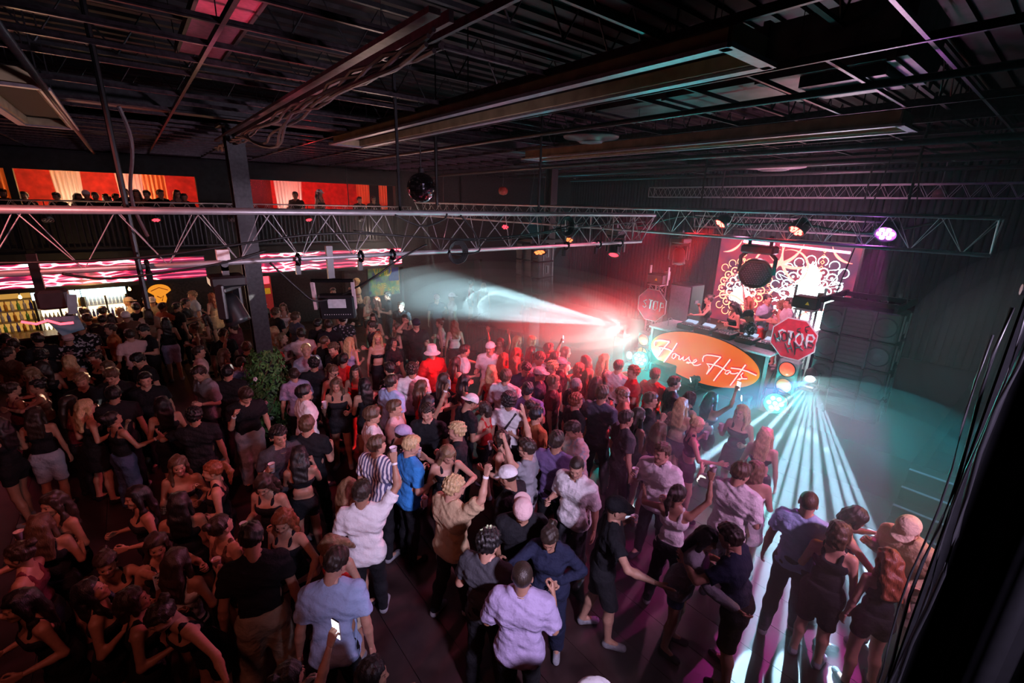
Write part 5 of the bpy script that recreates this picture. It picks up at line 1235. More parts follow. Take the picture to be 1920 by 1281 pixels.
def cloth_mat(c, pat=None):
    k = 'cloth_'+c+('_'+pat if pat else '')
    if k in _M: return _M[k]
    m = mat(k, CC[c], .85, bump=.9, scale=13, var=.06, spec=.25)
    for n_ in m.node_tree.nodes:
        if n_.type == 'BUMP': n_.inputs['Distance'].default_value = .03
    if pat:
        N, L = nt(m); b = N['Principled BSDF']; tc = N.new('ShaderNodeTexCoord'); rp = N.new('ShaderNodeValToRGB'); rp.color_ramp.interpolation = 'CONSTANT'
        if pat == 'stripe':
            t_ = N.new('ShaderNodeTexWave'); t_.inputs['Scale'].default_value = 7; t_.inputs['Distortion'].default_value = .4; t_.bands_direction = 'X'; rp.color_ramp.elements[1].position = .5; c2 = (.1, .1, .2)
        elif pat == 'floral':
            t_ = N.new('ShaderNodeTexVoronoi'); t_.inputs['Scale'].default_value = 17; rp.color_ramp.elements[1].position = .33; c2 = (.012, .012, .015)
        elif pat == 'print':
            t_ = N.new('ShaderNodeTexNoise'); t_.inputs['Scale'].default_value = 16; rp.color_ramp.elements[1].position = .56; c2 = (.45, .45, .5) if c != 'white' else (.15, .15, .18)
        else:
            t_ = N.new('ShaderNodeTexNoise'); t_.inputs['Scale'].default_value = 30; rp.color_ramp.elements[1].position = .5; c2 = (.3, .28, .27)
        L.new(tc.outputs['Object'], t_.inputs['Vector']); L.new(t_.outputs['Distance'] if pat == 'floral' else t_.outputs['Fac'], rp.inputs['Fac'])
        rp.color_ramp.elements[0].position = 0; rp.color_ramp.elements[0].color = (*CC[c], 1); rp.color_ramp.elements[1].color = (*c2, 1)
        L.new(rp.outputs['Color'], b.inputs['Base Color'])
    return m
M_eye = mat('eye_dark', (.02, .013, .012), .2, var=0); M_lip = mat('lips', (.35, .1, .09), .4, var=.05); M_brow = mat('brow', (.09, .045, .03), .7, var=.05)

def add_mesh_obj(name, me, mats, parent, mw=None):
    if len(me.materials) == 0:
        for m in mats: me.materials.append(m)
    o = bpy.data.objects.new(name, me); COL.objects.link(o); o.parent = parent
    for i, m in enumerate(mats):
        if o.material_slots[i].material != m: o.material_slots[i].link = 'OBJECT'; o.material_slots[i].material = m
    if mw is not None: o.matrix_local = mw
    return o
_dcache = {}
def person(x, y, heading, ht, fem, top, tc_, bot, bc_, hair, hc, skin, arms, label, z=0., head=(0, 0), lean=3, leg='stand', hat=None, pat=None, bend=0, near=True, extras='', cat='person', group=None, shoe='dgrey'):
    """heading: compass angle of the chest, clockwise from +y"""
    hb = .017 if near else .024; hh = .0062 if near else .0085; ha = .0065 if near else .009
    aR, aL = arms; key = (fem, aR, aL, lean, leg, bend)
    if key not in _dcache: _dcache[key] = skeleton(fem, aR, aL, lean, leg, bend)
    J = _dcache[key]; s = ht/1.75
    root = thing('person', label, cat, (x, y, z), -heading, group); root.scale = (s, s, s)  # height
    Vb, Qb = limbs_arr(key, J, fem, hb)
    # head frame
    Rh = rotm(R(head[0]), R(head[1]+lean*.35)); org = J['hd']-J['dn']*.0
    Vh, Qh, mh = head_arr(fem, hh); Vh = Vh@Rh.T+org
    Vs, Qs, mi = [Vb, Vh], [Qb, Qh+len(Vb)], [np.zeros(len(Qb), int), mh]; n = len(Vb)+len(Vh)
    for nm in 'RL':
        hv, hq = hand_arr(J['hk'+nm], nm == 'L', ha); zc = -J['hdir'+nm]; yc = J['pn'+nm]; xc = np.cross(yc, zc)
        M3 = np.stack([xc, yc, zc], 1); hv = hv*(.9 if fem else 1)@M3.T+J['wr'+nm]+J['hdir'+nm]*.004; Vs.append(hv); Qs.append(hq+n); mi.append(np.zeros(len(hq), int)); n += len(hv)
    me = mk_mesh('body', np.concatenate(Vs), np.concatenate(Qs), np.concatenate(mi))
    add_mesh_obj('body', me, [skin_mat(skin), M_eye, M_lip, M_brow], root)
    H4 = Matrix([[*Rh[0], org[0]], [*Rh[1], org[1]], [*Rh[2], org[2]], [0, 0, 0, 1]])
    def cached(kind, fn, nm_):
        k = (kind, key, hb)
        if k not in _cache:
            V, Q = fn(); _cache[k] = mk_mesh(nm_, V, Q)
        return _cache[k]
    if top: add_mesh_obj({'tee': 'tee_shirt', 'loose': 'tee_shirt', 'shirt': 'shirt', 'hoodie': 'hoodie', 'dress': 'dress', 'long': 'long_sleeved_top'}.get(top, 'top'), cached('T'+top, lambda: top_arr(key, top, J, fem, hb), 'top'), [cloth_mat(tc_, pat)], root)
    if top != 'dress': add_mesh_obj({'pants': 'trousers', 'wide': 'trousers', 'shorts': 'shorts', 'mini': 'shorts', 'skirt': 'skirt'}[bot], cached('B'+bot, lambda: bottom_arr(key, bot, J, fem, hb), 'bottom'), [cloth_mat(bc_)], root)
    for nm in 'RL': add_mesh_obj('shoe', cached('S'+nm, lambda: shoe_arr(J, nm, max(.014, hb*.8)), 'shoe'), [cloth_mat(shoe)], root)
    if hair: add_mesh_obj('hair', hair_mesh(hair if not (hat and hair in ('curly', 'afro', 'short', 'part')) else 'buzz'), [hair_mat(hc)], root, H4)
    if hat: add_mesh_obj('hat', hat_mesh(hat[0]), [cloth_mat(hat[1])], root, H4)
    W = Matrix.Translation((x, y, z)) @ Matrix.Rotation(-heading, 4, 'Z') @ Matrix.Scale(s, 4)
    def hand_w(nm):
        p = J['wr'+nm]+J['hdir'+nm]*.085+J['pn'+nm]*.035; return W @ Vector(p)
    if 'b' in extras:
        for nm in ('R',): 
            a_ = J['wr'+nm]-J['hdir'+nm]*.03; b2 = J['wr'+nm]-J['hdir'+nm]*.008
            add_mesh_obj('wristband', MB().tube([a_, b2], .031, 12).build('wristband', cloth_mat('white'), root).data, [cloth_mat('white')], root) if False else MB().tube([tuple(a_), tuple(b2)], .0315, 12).build('wristband', cloth_mat('white'), root)
    if 'g' in extras:
        gl = MB()
        for q in (-1, 1): gl.tube([H4 @ Vector((q*.031+.021*math.cos(a_), .106, .101+.017*math.sin(a_))) for a_ in [PI*k/6 for k in range(12)]], .003, 5, True); gl.prism([(q*.031+.02*math.cos(PI*k/6), .016*math.sin(PI*k/6)) for k in range(12)], .003, H4 @ Matrix.Translation((0, .105, .101)) @ Matrix.Rotation(R(90), 4, 'X')); gl.tube([H4 @ Vector((q*.052, .104, .104)), H4 @ Vector((q*.08, .0, .105))], .003, 5)
        gl.build('sunglasses', M_plast, root)
    if 's' in extras:   # sling strap across the back
        d, f_, sd = J['dn'], J['fwd'], J['side']
        pts = [J['nb']+sd*.13-f_*(.07)-d*.0, J['che']+sd*.02-f_*.142, J['wai']-sd*.1-f_*.125]
        MB().tube([tuple(p) for p in pts], .018, 6).build('strap', M_plast, root)
    if 'n' in extras:
        c = J['nb']+J['fwd']*.0+J['dn']*.03; MB().tube([tuple(c+J['side']*.075*math.cos(a_)+J['fwd']*(.09*math.sin(a_)+.015)-J['dn']*(.07*max(0, math.sin(a_)))) for a_ in [2*PI*k/20 for k in range(20)]], .0035, 5, True).build('necklace', mat('gold', (.7, .5, .25), .25, .9), root)
    return root, hand_w
def cup(p, label, s=1.):
    t = thing('plastic_cup', label, 'cup', (p[0], p[1], p[2]-.05))
    MB().lathe([(.001, 0), (.027*s, 0), (.04*s, .12*s), (.042*s, .122*s), (.038*s, .12*s), (.026*s, .004), (.001, .004)], 18).build('cup_body', mat('clear_cup', (.75, .6, .68), .25), t, True)
    MB().lathe([(.001, .085*s), (.0345*s, .085*s), (.034*s, .088*s), (.001, .088*s)], 18).build('drink', mat('drink', (.35, .12, .1), .1), t)
    return t
def phone(p, heading, label, col='pwhite', screen=False):
    t = thing('mobile_phone', label, 'phone', p, -heading)
    MB().bevbox((0, 0, .02), (.075, .01, .15), .004).build('body', mat('phone_'+col, (.7, .72, .8) if col == 'pwhite' else (.02, .02, .02), .25), t)
    MB().box((0, -.006, .02), (.068, .002, .14)).build('display', glow('phone_screen', (.8, .85, 1), 2.5) if screen else M_plast, t)
    MB().lathe([(.001, 0), (.008, 0), (.008, .003), (.001, .003)], 10, Matrix.Translation((.02, .005, .075)) @ Matrix.Rotation(R(-90), 4, 'X')).lathe([(.001, 0), (.008, 0), (.008, .003), (.001, .003)], 10, Matrix.Translation((.005, .005, .06)) @ Matrix.Rotation(R(-90), 4, 'X')).build('camera_lens', M_plast, t)
    return t

PEOPLE = [
(1.39,4.09,0.47,1.79,0,'shirt','white',None,'pants','black','short','dark','tan','fistup','down','man in white linen shirt seen from behind raising a plastic cup',0.0,(-15, 5),3,0,'step',None,1,'b'),
(1.36,4.45,1.36,1.66,1,'tank','maroon',None,'mini','black','long','lbrown','light','bent','chin','woman with light brown hair half hidden behind the white linen shirt',0.0,(0, 0),3,0,'shift',None,1,''),
(1.90,4.93,1.07,1.79,0,'shirt','white','stripe','pants','black','short','brown','light','cup','bent','man in blue striped white shirt holding up a cup',0.0,(-30, 0),3,0,'stand',None,1,'b'),
(2.19,4.70,1.54,1.79,0,'shirt','blue',None,'pants','black','short','blond','light','bent','cup','blond man in bright blue polo shirt holding a cup to his chest',0.0,(-10, 8),6,0,'stand',None,1,'b'),
(2.65,4.51,3.51,1.70,1,'tank','black',None,'skirt','black','long','lbrown','light','gest','hug','laughing woman in black tank top with sunglasses on her head',0.0,(10, 25),8,0,'stand',None,1,''),
(2.17,3.62,1.42,1.79,0,'loose','tan',None,'pants','black','curly','blond','light','fistup','gest','man in cream tee with dark back print and glittering blond hair',0.0,(-20, 12),3,0,'step',None,1,'b'),
(2.84,3.39,-0.36,1.79,0,'tee','black',None,'pants','black','short','dark','tan','cup','down','man in white cap and black shirt beside the man with raised arms',0.0,(0, 15),3,0,'stand',('cap', 'white'),1,''),
(2.68,3.04,3.78,1.79,0,'loose','black',None,'pants','black','short','dark','tan','bent','bent','man looking down in backward pale pink cap and black shirt with chain',0.0,(0, 30),10,0,'stand',('bcap', 'pink'),1,'n'),
(3.40,3.75,-0.58,1.79,0,'tee','grey',None,'pants','dgrey','short','dark','light','up','fistup','man with glasses and grey tee raising both hands',0.0,(0, 0),3,0,'stand',None,1,'g'),
(3.44,4.32,-0.56,1.66,1,'tank','brown',None,'mini','black','bob','dark','light','cup','bent','woman with bobbed dark hair drinking through a straw',0.0,(0, 0),3,0,'stand',None,1,''),
(3.72,3.61,1.15,1.84,0,'tee','purple',None,'pants','black','short','dark','tan','down','bent','tall dark haired man in plain purple tee seen from behind',0.0,(0, 0),3,0,'wide',None,1,''),
(3.63,3.13,-1.77,1.79,0,'loose','white',None,'pants','dgrey','buzz','dark','light','bent','down','man with buzz cut and pale grey tee looking down',0.0,(20, 15),3,0,'shift',None,1,''),
(4.31,3.76,-1.16,1.79,0,'loose','pink','print','pants','dgrey','short','dark','tan','phone','phone','man in printed pink tee looking down at his phone',0.0,(0, 28),3,0,'stand',None,1,''),
(3.29,2.40,2.37,1.79,0,'tee','black',None,'shorts','black','short','dark','light','out','cup','man in black cap reaching out an open hand',0.0,(0, 0),8,0,'step',('cap', 'black'),1,''),
(4.71,2.70,-1.75,1.79,0,'loose','white',None,'pants','black','short','brown','light','cup','bent','man in white tee with sunglasses hooked at the collar',0.0,(-20, 0),3,0,'wide',None,1,''),
(4.19,2.16,1.27,1.66,1,'tank','white',None,'pants','black','pony','dark','tan','fistup','out','woman with ponytail in white sleeveless top raising a cup',0.0,(-25, 0),3,0,'wide',None,1,''),
(4.87,1.84,1.47,1.85,0,'loose','white',None,'shorts','dgrey','short','brown','light','bent','out','broad man in white tee seen from behind in the white shafts',0.0,(-25, 10),3,0,'shift',None,1,''),
(5.39,1.84,1.06,1.68,1,'bandeau','white',None,'skirt','white','bob','lbrown','light','bent','down','bare shouldered person with short hair behind the broad white tee',0.0,(0, 0),3,0,'shift',None,1,''),
(6.41,2.17,1.42,1.68,1,'bandeau','black',None,'skirt','black','long','blond','light','down','bent','blonde woman with bare back inside the white shafts',0.0,(0, 0),3,0,'step',None,1,''),
(3.81,1.80,2.92,1.66,1,'hoodie','grey',None,'mini','denim','long','black','tan','reach','bent','woman in oversized grey cardigan leaning in to a kiss',0.0,(-10, 10),16,0,'stand',None,1,''),
(3.92,1.26,-0.14,1.78,0,'tee','navy',None,'shorts','black','short','dark','light','bent','hug','man in navy tee and shorts leaning in to a kiss',0.0,(0, 12),14,0,'shift',None,1,''),
(4.99,1.16,1.36,1.80,0,'tee','lblue',None,'pants','dgrey','buzz','brown','light','down','down','man seen from behind in the middle of the white shafts',0.0,(0, 0),3,0,'step',None,1,''),
(4.86,0.83,1.48,1.70,1,'tank','black',None,'shorts','black','bob','brown','light','down','bent','person with short bobbed hair and black top seen from behind',0.0,(0, 0),3,0,'stand',None,1,''),
(5.25,0.91,2.46,1.70,1,'tank','black',None,'skirt','black','bob','dark','light','out','reach','woman in black top leaning over beside the cream cap',0.0,(0, 25),8,0,'shift',None,1,''),
(4.94,0.41,0.96,1.60,1,'tank','black',None,'mini','black','longwave','red','light','bent','down','woman with long wavy coppery hair lit orange',0.0,(0, 15),3,0,'shift',None,1,''),
(5.62,0.34,-1.12,1.79,0,'hoodie','tan',None,'pants','khaki','short','dark','light','cup','bent','man in cream cap and tan hoodie bending forward',0.0,(10, 28),14,0,'step',('cap', 'cream'),1,''),
(1.99,2.22,0.82,1.80,0,'loose','lav',None,'pants','black','buzz','dark','tan','cup','cup','man with buzz cut and big lavender tee seen from behind',0.0,(0, 0),3,0,'step',None,1,'n'),
(1.98,2.70,1.08,1.80,0,'tee','dgrey',None,'pants','black','curly','black','light','down','bent','man with glittering black curls and dark grey tee',0.0,(-10, 8),3,0,'shift',None,1,''),
(2.70,2.60,-2.17,1.68,1,'hoodie','navy',None,'wide','navy','pony','dark','tan','hug','hip','woman with slicked dark hair and navy jacket looking down',0.0,(0, 28),6,0,'shift',None,1,''),
(0.75,3.17,0.51,1.80,0,'shirt','lblue',None,'pants','black','short','dark','light','down','down','man in pale blue polo shirt bending forward',0.0,(-25, 25),16,0,'shift',None,1,''),
(1.07,3.82,-2.02,1.62,1,'tank','red',None,'shorts','cream','long','lbrown','light','gest','bent','woman with light hair and bare arm in front of the blue polo',0.0,(10, 30),10,0,'stand',None,1,''),
(0.34,3.85,0.18,1.86,0,'tee','black',None,'wide','khaki','short','black','tan','down','down','large man in black tee and pale baggy trousers',0.0,(0, 20),10,0,'wide',None,1,''),
(0.71,4.34,-2.29,1.68,1,'tank','black',None,'mini','black','longwave','red','light','bent','out','red haired woman resting a hand on the big black tee',0.0,(20, 15),3,0,'shift',None,1,''),
(0.73,5.16,-2.40,1.68,1,'tank','black',None,'skirt','black','longwave','dark','light','bent','bent','dark haired woman in black top smiling down at her cup',0.0,(10, 25),6,0,'stand',None,1,''),
(1.02,5.96,2.97,1.79,0,'tee','dgrey',None,'pants','black','curly','black','tan','cup','down','man with dark curls, necklace and charcoal tee holding a cup',0.0,(0, 5),3,0,'wide',None,1,'nb'),
(1.38,5.99,0.57,1.79,0,'tee','black',None,'pants','black','part','brown','light','bent','down','brown haired man in black tee talking to the man with the necklace',0.0,(0, 0),3,0,'step',None,1,''),
(1.14,5.50,0.29,1.64,1,'bandeau','black',None,'mini','black','long','black','tan','chin','chin','woman in strapless black dress with long black hair seen from behind',0.0,(0, 15),3,0,'step',None,1,''),
(1.65,7.14,1.54,1.80,0,'loose','white',None,'pants','dgrey','part','black','light','down','down','man with fluffy black hair in white tee beside the planted column',0.0,(-10, -5),3,0,'step',None,1,''),
(0.93,7.75,3.18,1.80,0,'tee','black',None,'wide','grey','part','dark','light','chin','down','man in black tee and grey trousers looking down by the plants',0.0,(15, 30),8,0,'stand',None,1,'b'),
(-0.03,6.14,-2.89,1.66,1,'bandeau','black',None,'mini','black','longwave','brown','tan','bent','bent','smiling woman with long brown hair and strapless top',0.0,(15, 5),3,0,'shift',None,1,''),
(0.29,5.69,-1.36,1.68,1,'tank','black',None,'mini','black','pony','red','light','cup','bent','woman with tied copper hair laughing towards the smiling brunette',0.0,(0, 0),3,0,'stand',None,1,''),
(-0.40,5.65,-1.83,1.66,1,'tank','black',None,'mini','black','long','black','tan','bent','bent','woman with a pink flower in her dark hair',0.0,(0, 0),3,0,'wide',None,1,''),
(-0.31,4.74,2.88,1.62,1,'tank','black',None,'mini','black','longwave','dark','tan','bent','selfie','woman with dark hair leaning into the group selfie',0.0,(-15, 5),3,0,'shift',None,1,''),
(-0.67,4.77,2.77,1.60,1,'tank','black',None,'mini','black','pony','dark','tan','bent','selfie','woman holding the pale phone for the group selfie',0.0,(-20, 10),3,0,'stand',None,1,''),
(-0.19,4.29,0.66,1.66,1,'tank','white',None,'mini','black','long','dark','tan','cup','bent','woman lifting a full white cup next to the selfie group',0.0,(0, 0),3,0,'shift',None,1,''),
(-0.73,4.38,1.76,1.62,1,'tank','black',None,'mini','black','longwave','black','tan','cup','bent','woman with black hair tipping her head back by the cup',0.0,(0, -25),3,0,'wide',None,1,''),
(-0.49,4.04,1.64,1.64,1,'dress','black',None,'mini','black','bob','dark','tan','bent','bent','woman in profile in the dark below the selfie group',0.0,(0, -10),3,0,'shift',None,1,''),
(-0.06,3.88,-2.00,1.68,1,'tank','black',None,'mini','black','bun','dark','light','side','side','woman in black strappy top bending with arms spread wide',0.0,(0, 20),24,0,'wide',None,1,''),
(-1.04,4.56,-1.99,1.66,1,'dress','black',None,'mini','black','long','black','tan','bent','bent','dark haired woman at the bottom edge facing the bar',0.0,(0, 0),12,0,'step',None,1,''),
(0.29,2.63,1.18,1.64,1,'tank','black',None,'mini','black','bun','black','light','high','bent','woman stretching up a bare arm with a lit phone',0.0,(0, 0),3,0,'stand',None,1,''),
(0.19,4.57,1.10,1.68,1,'tank','brown',None,'mini','black','bun','dark','light','down','bent','woman with upturned face behind the large man in black',0.0,(0, -15),3,0,'stand',None,1,''),
(-0.10,5.23,0.25,1.66,1,'tank','black',None,'mini','black','long','black','tan','bent','bent','woman with very dark long hair seen from behind, before the smiling brunette',0.0,(0, 0),3,0,'wide',None,1,''),
(-1.07,6.02,-2.28,1.66,1,'tank','brown',None,'mini','black','longwave','dark','tan','cup','bent','woman in brown holding a cup in the darkest part of the floor',0.0,(0, 0),3,0,'shift',None,1,''),
(-1.16,5.64,0.15,1.64,1,'tank','black',None,'mini','black','long','brown','tan','bent','bent','woman with brown hair seen from behind in the darkest part of the floor',0.0,(0, 0),3,0,'stand',None,1,''),
(-1.21,5.21,-1.28,1.66,1,'tank','maroon',None,'mini','black','bun','dark','tan','hug','bent','woman with bare arm reaching out at the dark edge',0.0,(0, 0),3,0,'stand',None,1,''),
(0.75,2.36,2.08,1.62,1,'tank','black',None,'mini','black','bob','black','tan','bent','bent','dark haired guest cut by the bottom edge of the floor view',0.0,(0, 0),3,0,'step',None,1,''),
(1.75,1.29,1.65,1.70,0,'tee','white',None,'pants','black','short','dark','light','down','down','guest with pale cap just entering the bottom of the view',0.0,(0, 0),3,0,'step',('cap', 'white'),1,''),
(-1.18,8.96,1.35,1.70,1,'tank','maroon',None,'pants','black','long','dark','tan','bent','down','woman with long dark hair in dark red top facing the plants',0.0,(0, 0),3,0,'shift',None,0,''),
(-0.99,8.65,1.20,1.70,1,'tank','black',None,'skirt','black','longwave','blond','light','bent','down','blonde woman in black dress with white wristbands',0.0,(0, 0),3,0,'shift',None,0,'b'),
(-0.64,8.71,0.10,1.80,0,'tee','black',None,'pants','black','short','black','tan','down','bent','man in black tee from behind, beyond the blonde in the black dress',0.0,(0, 0),3,0,'stand',None,0,''),
(-0.66,8.17,1.06,1.62,1,'tank','black',None,'wide','denim','bun','black','tan','gest','chin','woman in black camisole and blue jeans gesturing',0.0,(0, -20),3,0,'stand',None,1,'b'),
(-0.08,8.13,-0.10,1.70,1,'tank','black',None,'shorts','black','long','black','tan','bent','bent','woman with long black hair and black top, back turned',0.0,(0, 0),3,0,'stand',None,1,''),
(0.24,7.26,0.21,1.76,0,'tee','black',None,'pants','black','curly','black','tan','down','out','man with round black curls and black tee',0.0,(0, 0),3,0,'stand',None,1,''),
(0.56,9.00,-1.95,1.84,0,'loose','grey',None,'pants','dgrey','short','dark','light','down','bent','man in loose grey tee looking down by himself',0.0,(0, 25),3,0,'shift',None,0,''),
(-1.04,9.81,-2.99,1.78,0,'tee','black',None,'pants','black','curly','lbrown','tan','down','down','man with bright lit curls and black tee',0.0,(0, 10),3,0,'wide',None,0,''),
(-0.64,9.76,-2.69,1.82,0,'tee','black',None,'pants','black','part','brown','light','bent','down','man in black tee with a lit patch on his brown hair',0.0,(0, 20),3,0,'wide',None,0,''),
(-0.24,9.30,-2.99,1.78,0,'tee','black',None,'pants','black','short','black','light','down','down','man with a bowl of black hair looking up the room',0.0,(10, 5),3,0,'stand',None,0,''),
(-0.25,10.53,-2.12,1.80,0,'tee','black',None,'pants','black','part','black','light','down','bent','man in black tee with falling fringe next to the long haired group',0.0,(0, 22),3,0,'shift',None,0,''),
(0.60,10.59,1.63,1.74,0,'tee','pink',None,'pants','black','short','dark','light','down','down','young man in pale pink tee in profile',0.0,(0, 0),3,0,'step',None,0,''),
(-1.76,10.98,-1.39,1.68,1,'tank','brown',None,'mini','black','longwave','lbrown','light','bent','bent','woman with light brown hair bowing over a drink',0.0,(0, 0),3,0,'step',None,0,''),
(-1.96,10.35,1.04,1.64,1,'tank','maroon',None,'mini','black','bun','dark','light','bent','hug','woman in dark red embracing her friend',0.0,(0, 0),3,0,'stand',None,0,''),
(-1.61,10.26,-1.56,1.66,1,'tank','brown',None,'mini','black','bun','black','tan','bent','hug','woman with tied black hair embracing her friend',0.0,(0, 0),3,0,'stand',None,0,''),
(-1.85,8.70,-0.90,1.66,1,'tank','black',None,'mini','black','long','black','tan','bent','bent','woman in black seen from behind at the dark edge by the embrace',0.0,(0, 0),3,0,'step',None,0,''),
(-1.53,8.84,0.18,1.66,1,'tank','black',None,'shorts','ldenim','long','dark','tan','down','bent','woman in pale denim shorts in the dark',0.0,(0, 0),3,0,'stand',None,0,''),
(-0.93,11.49,-2.01,1.68,1,'tank','black',None,'mini','black','bun','dark','light','bent','down','smiling woman with tied hair and thin straps',0.0,(0, 5),3,0,'shift',None,0,''),
(-0.76,10.85,-1.82,1.64,1,'tank','black',None,'mini','black','bob','brown','tan','bent','bent','woman just behind the man with lit brown hair',0.0,(0, 0),3,0,'step',None,0,''),
(-1.33,11.46,-0.12,1.68,1,'tank','black',None,'mini','black','longwave','blond','light','bent','bent','long haired blonde seen from behind among dark tops',0.0,(0, 0),3,0,'shift',None,0,''),
(-1.67,11.34,-0.31,1.68,1,'tank','black',None,'mini','black','long','dark','tan','bent','bent','long dark haired woman beside the blonde from behind',0.0,(0, 0),3,0,'stand',None,0,''),
(-0.42,12.60,-0.21,1.78,0,'tee','pink',None,'pants','black','short','dark','light','out','bent','man in pale pink tee reaching to the man with the white cup',0.0,(0, 0),3,0,'wide',None,0,''),
(-0.12,12.84,-1.93,1.82,0,'tee','black',None,'pants','black','part','black','light','cup','bent','man in black tee holding a white cup',0.0,(0, 15),3,0,'shift',None,0,''),
(-0.73,13.46,-1.63,1.78,0,'tee','orange',None,'pants','black','short','dark','light','bent','down','man in rust coloured tee in profile',0.0,(0, 0),3,0,'wide',None,0,''),
(-1.44,13.09,-0.20,1.74,0,'tee','black','print','pants','black','short','brown','light','bent','bent','man with pinkish cap and patterned black tee',0.0,(0, 0),3,0,'step',('bcap', 'pink'),0,''),
(-2.25,12.37,0.87,1.76,0,'tee','brown',None,'pants','black','short','dark','tan','bent','down','man in brown tee at the bar edge',0.0,(0, 0),3,0,'shift',None,0,''),
(-2.42,13.53,0.17,1.78,0,'tee','black',None,'pants','black','short','black','tan','bent','down','man in black at the very edge near the fridge',0.0,(0, 0),3,0,'stand',None,0,''),
(-2.21,12.88,-0.17,1.80,0,'tee','black',None,'pants','black','short','dark','tan','down','down','man in black by the red neon at the bar',0.0,(0, 0),3,0,'stand',None,0,''),
(-1.86,12.98,-0.50,1.84,0,'tee','black',None,'pants','black','short','black','tan','down','down','broad man in black below the teal barn door',0.0,(0, 0),3,0,'step',None,0,''),
(-1.70,11.70,-0.14,1.80,0,'tee','black',None,'pants','black','curly','black','tan','down','down','man with black curls amid the dark group by the bar',0.0,(0, 0),3,0,'shift',None,0,''),
(-1.27,13.77,0.08,1.80,0,'loose','black','print','pants','black','short','dark','tan','down','down','man with dark printed cap facing the fridges',0.0,(0, 0),3,0,'wide',('cap', 'dgrey'),0,''),
(-1.49,14.74,-0.10,1.76,0,'tee','brown',None,'pants','black','curly','dark','tan','down','bent','curly haired man against the fridge light',0.0,(0, 0),3,0,'wide',None,0,''),
(-1.56,15.31,0.25,1.76,0,'tee','beige',None,'pants','black','short','dark','light','down','bent','man silhouetted in front of the bright fridge',0.0,(0, 0),3,0,'step',None,0,''),
(-1.22,14.98,-0.26,1.76,0,'tee','dgrey',None,'pants','black','part','dark','light','down','bent','man with parted hair in front of the fridge door',0.0,(0, 0),3,0,'stand',None,0,''),
(-0.94,14.75,-0.06,1.74,0,'tee','dgrey',None,'pants','black','short','black','tan','down','bent','man with short hair behind the rust coloured tee',0.0,(0, 0),3,0,'shift',None,0,''),
(-0.81,15.29,-0.05,1.66,1,'tank','black',None,'mini','black','long','black','tan','down','bent','woman with black hair waiting at the bar',0.0,(0, 0),3,0,'step',None,0,''),
(-1.31,15.79,-0.42,1.78,0,'tee','beige',None,'pants','black','short','dark','light','bent','down','man in beige leaning to the bar below the orange sign',0.0,(0, 0),3,0,'shift',None,0,''),
(-0.96,15.70,0.12,1.78,0,'tee','brown',None,'pants','black','short','black','light','down','down','man in brown tee below the orange sign',0.0,(0, 0),3,0,'stand',None,0,''),
(-0.62,15.59,-0.05,1.72,0,'tee','beige',None,'pants','black','short','blond','light','down','down','short blond man in the bar queue',0.0,(0, 0),3,0,'stand',None,0,''),
(-0.49,14.72,-0.12,1.78,0,'tee','brown',None,'pants','black','short','dark','tan','down','down','man with white backward cap and brown tee',0.0,(0, 0),3,0,'stand',('bcap', 'white'),0,''),
(-0.27,15.67,-0.03,1.80,0,'tee','black',None,'pants','black','short','black','tan','down','down','man with dark hair behind the white backward cap',0.0,(0, 0),3,0,'shift',None,0,''),
(-0.32,16.76,-1.60,1.80,0,'tee','cream',None,'pants','black','short','dark','light','bent','down','man in cream cap and cream tee beside the orange sign',0.0,(0, 0),10,0,'stand',('bcap', 'cream'),0,''),
(0.02,16.63,-1.58,1.78,0,'tee','brown',None,'pants','black','short','dark','light','chin','down','man with lit face between two pale caps',0.0,(0, 0),3,0,'shift',None,0,''),
(0.09,16.28,0.09,1.82,0,'loose','beige',None,'pants','black','short','dark','light','down','bent','man in beige tee and white cap, back turned at the bar',0.0,(0, 0),3,0,'shift',('bcap', 'white'),0,''),
(0.27,15.58,1.07,1.76,0,'tee','orange',None,'pants','black','short','dark','tan','out','down','man in orange brown tee stretching out an arm',0.0,(0, 0),3,0,'stand',None,0,''),
(-0.05,15.39,-0.00,1.70,1,'loose','beige',None,'pants','black','long','dark','light','down','down','long haired guest in loose beige top',0.0,(0, 0),3,0,'shift',None,0,''),
(0.58,15.39,1.09,1.76,0,'tee','black',None,'pants','black','short','black','tan','down','bent','dark haired man beside the outstretched arm',0.0,(0, 0),3,0,'shift',None,0,''),
(0.80,15.67,1.80,1.80,0,'tee','black',None,'pants','black','short','black','tan','bent','down','dark haired man facing the blue denim shirt',0.0,(0, 0),3,0,'shift',None,0,''),
(1.10,16.52,-1.68,1.86,0,'shirt','ldenim',None,'wide','khaki','curly','lbrown','light','bent','down','tall fair haired man in blue denim shirt',0.0,(0, 0),3,0,'step',None,0,''),
(0.26,13.99,0.02,1.68,1,'tank','black',None,'shorts','lav','long','black','tan','bent','down','woman with long black hair and pale shorts',0.0,(0, 0),3,0,'stand',None,0,''),
(0.85,13.03,-1.52,1.66,1,'tank','maroon',None,'skirt','black','bun','brown','tan','bent','cup','woman leaning over with a lit bracelet',0.0,(0, 0),10,0,'wide',None,0,''),
(1.11,13.90,-1.50,1.66,1,'tank','brown',None,'mini','black','long','dark','tan','bent','bent','woman in brown next to the orange haired woman',0.0,(0, 0),3,0,'stand',None,0,''),
(1.59,16.71,-0.61,1.72,1,'tank','tan',None,'skirt','tan','longwave','red','light','down','bent','woman with long orange hair below the big moving light',0.0,(0, 0),3,0,'shift',None,0,''),
(1.50,12.23,-0.93,1.74,0,'tee','maroon',None,'pants','black','short','dark','light','up','down','man in dark red tee raising his fist by the column',0.0,(0, 0),3,0,'wide',None,0,''),
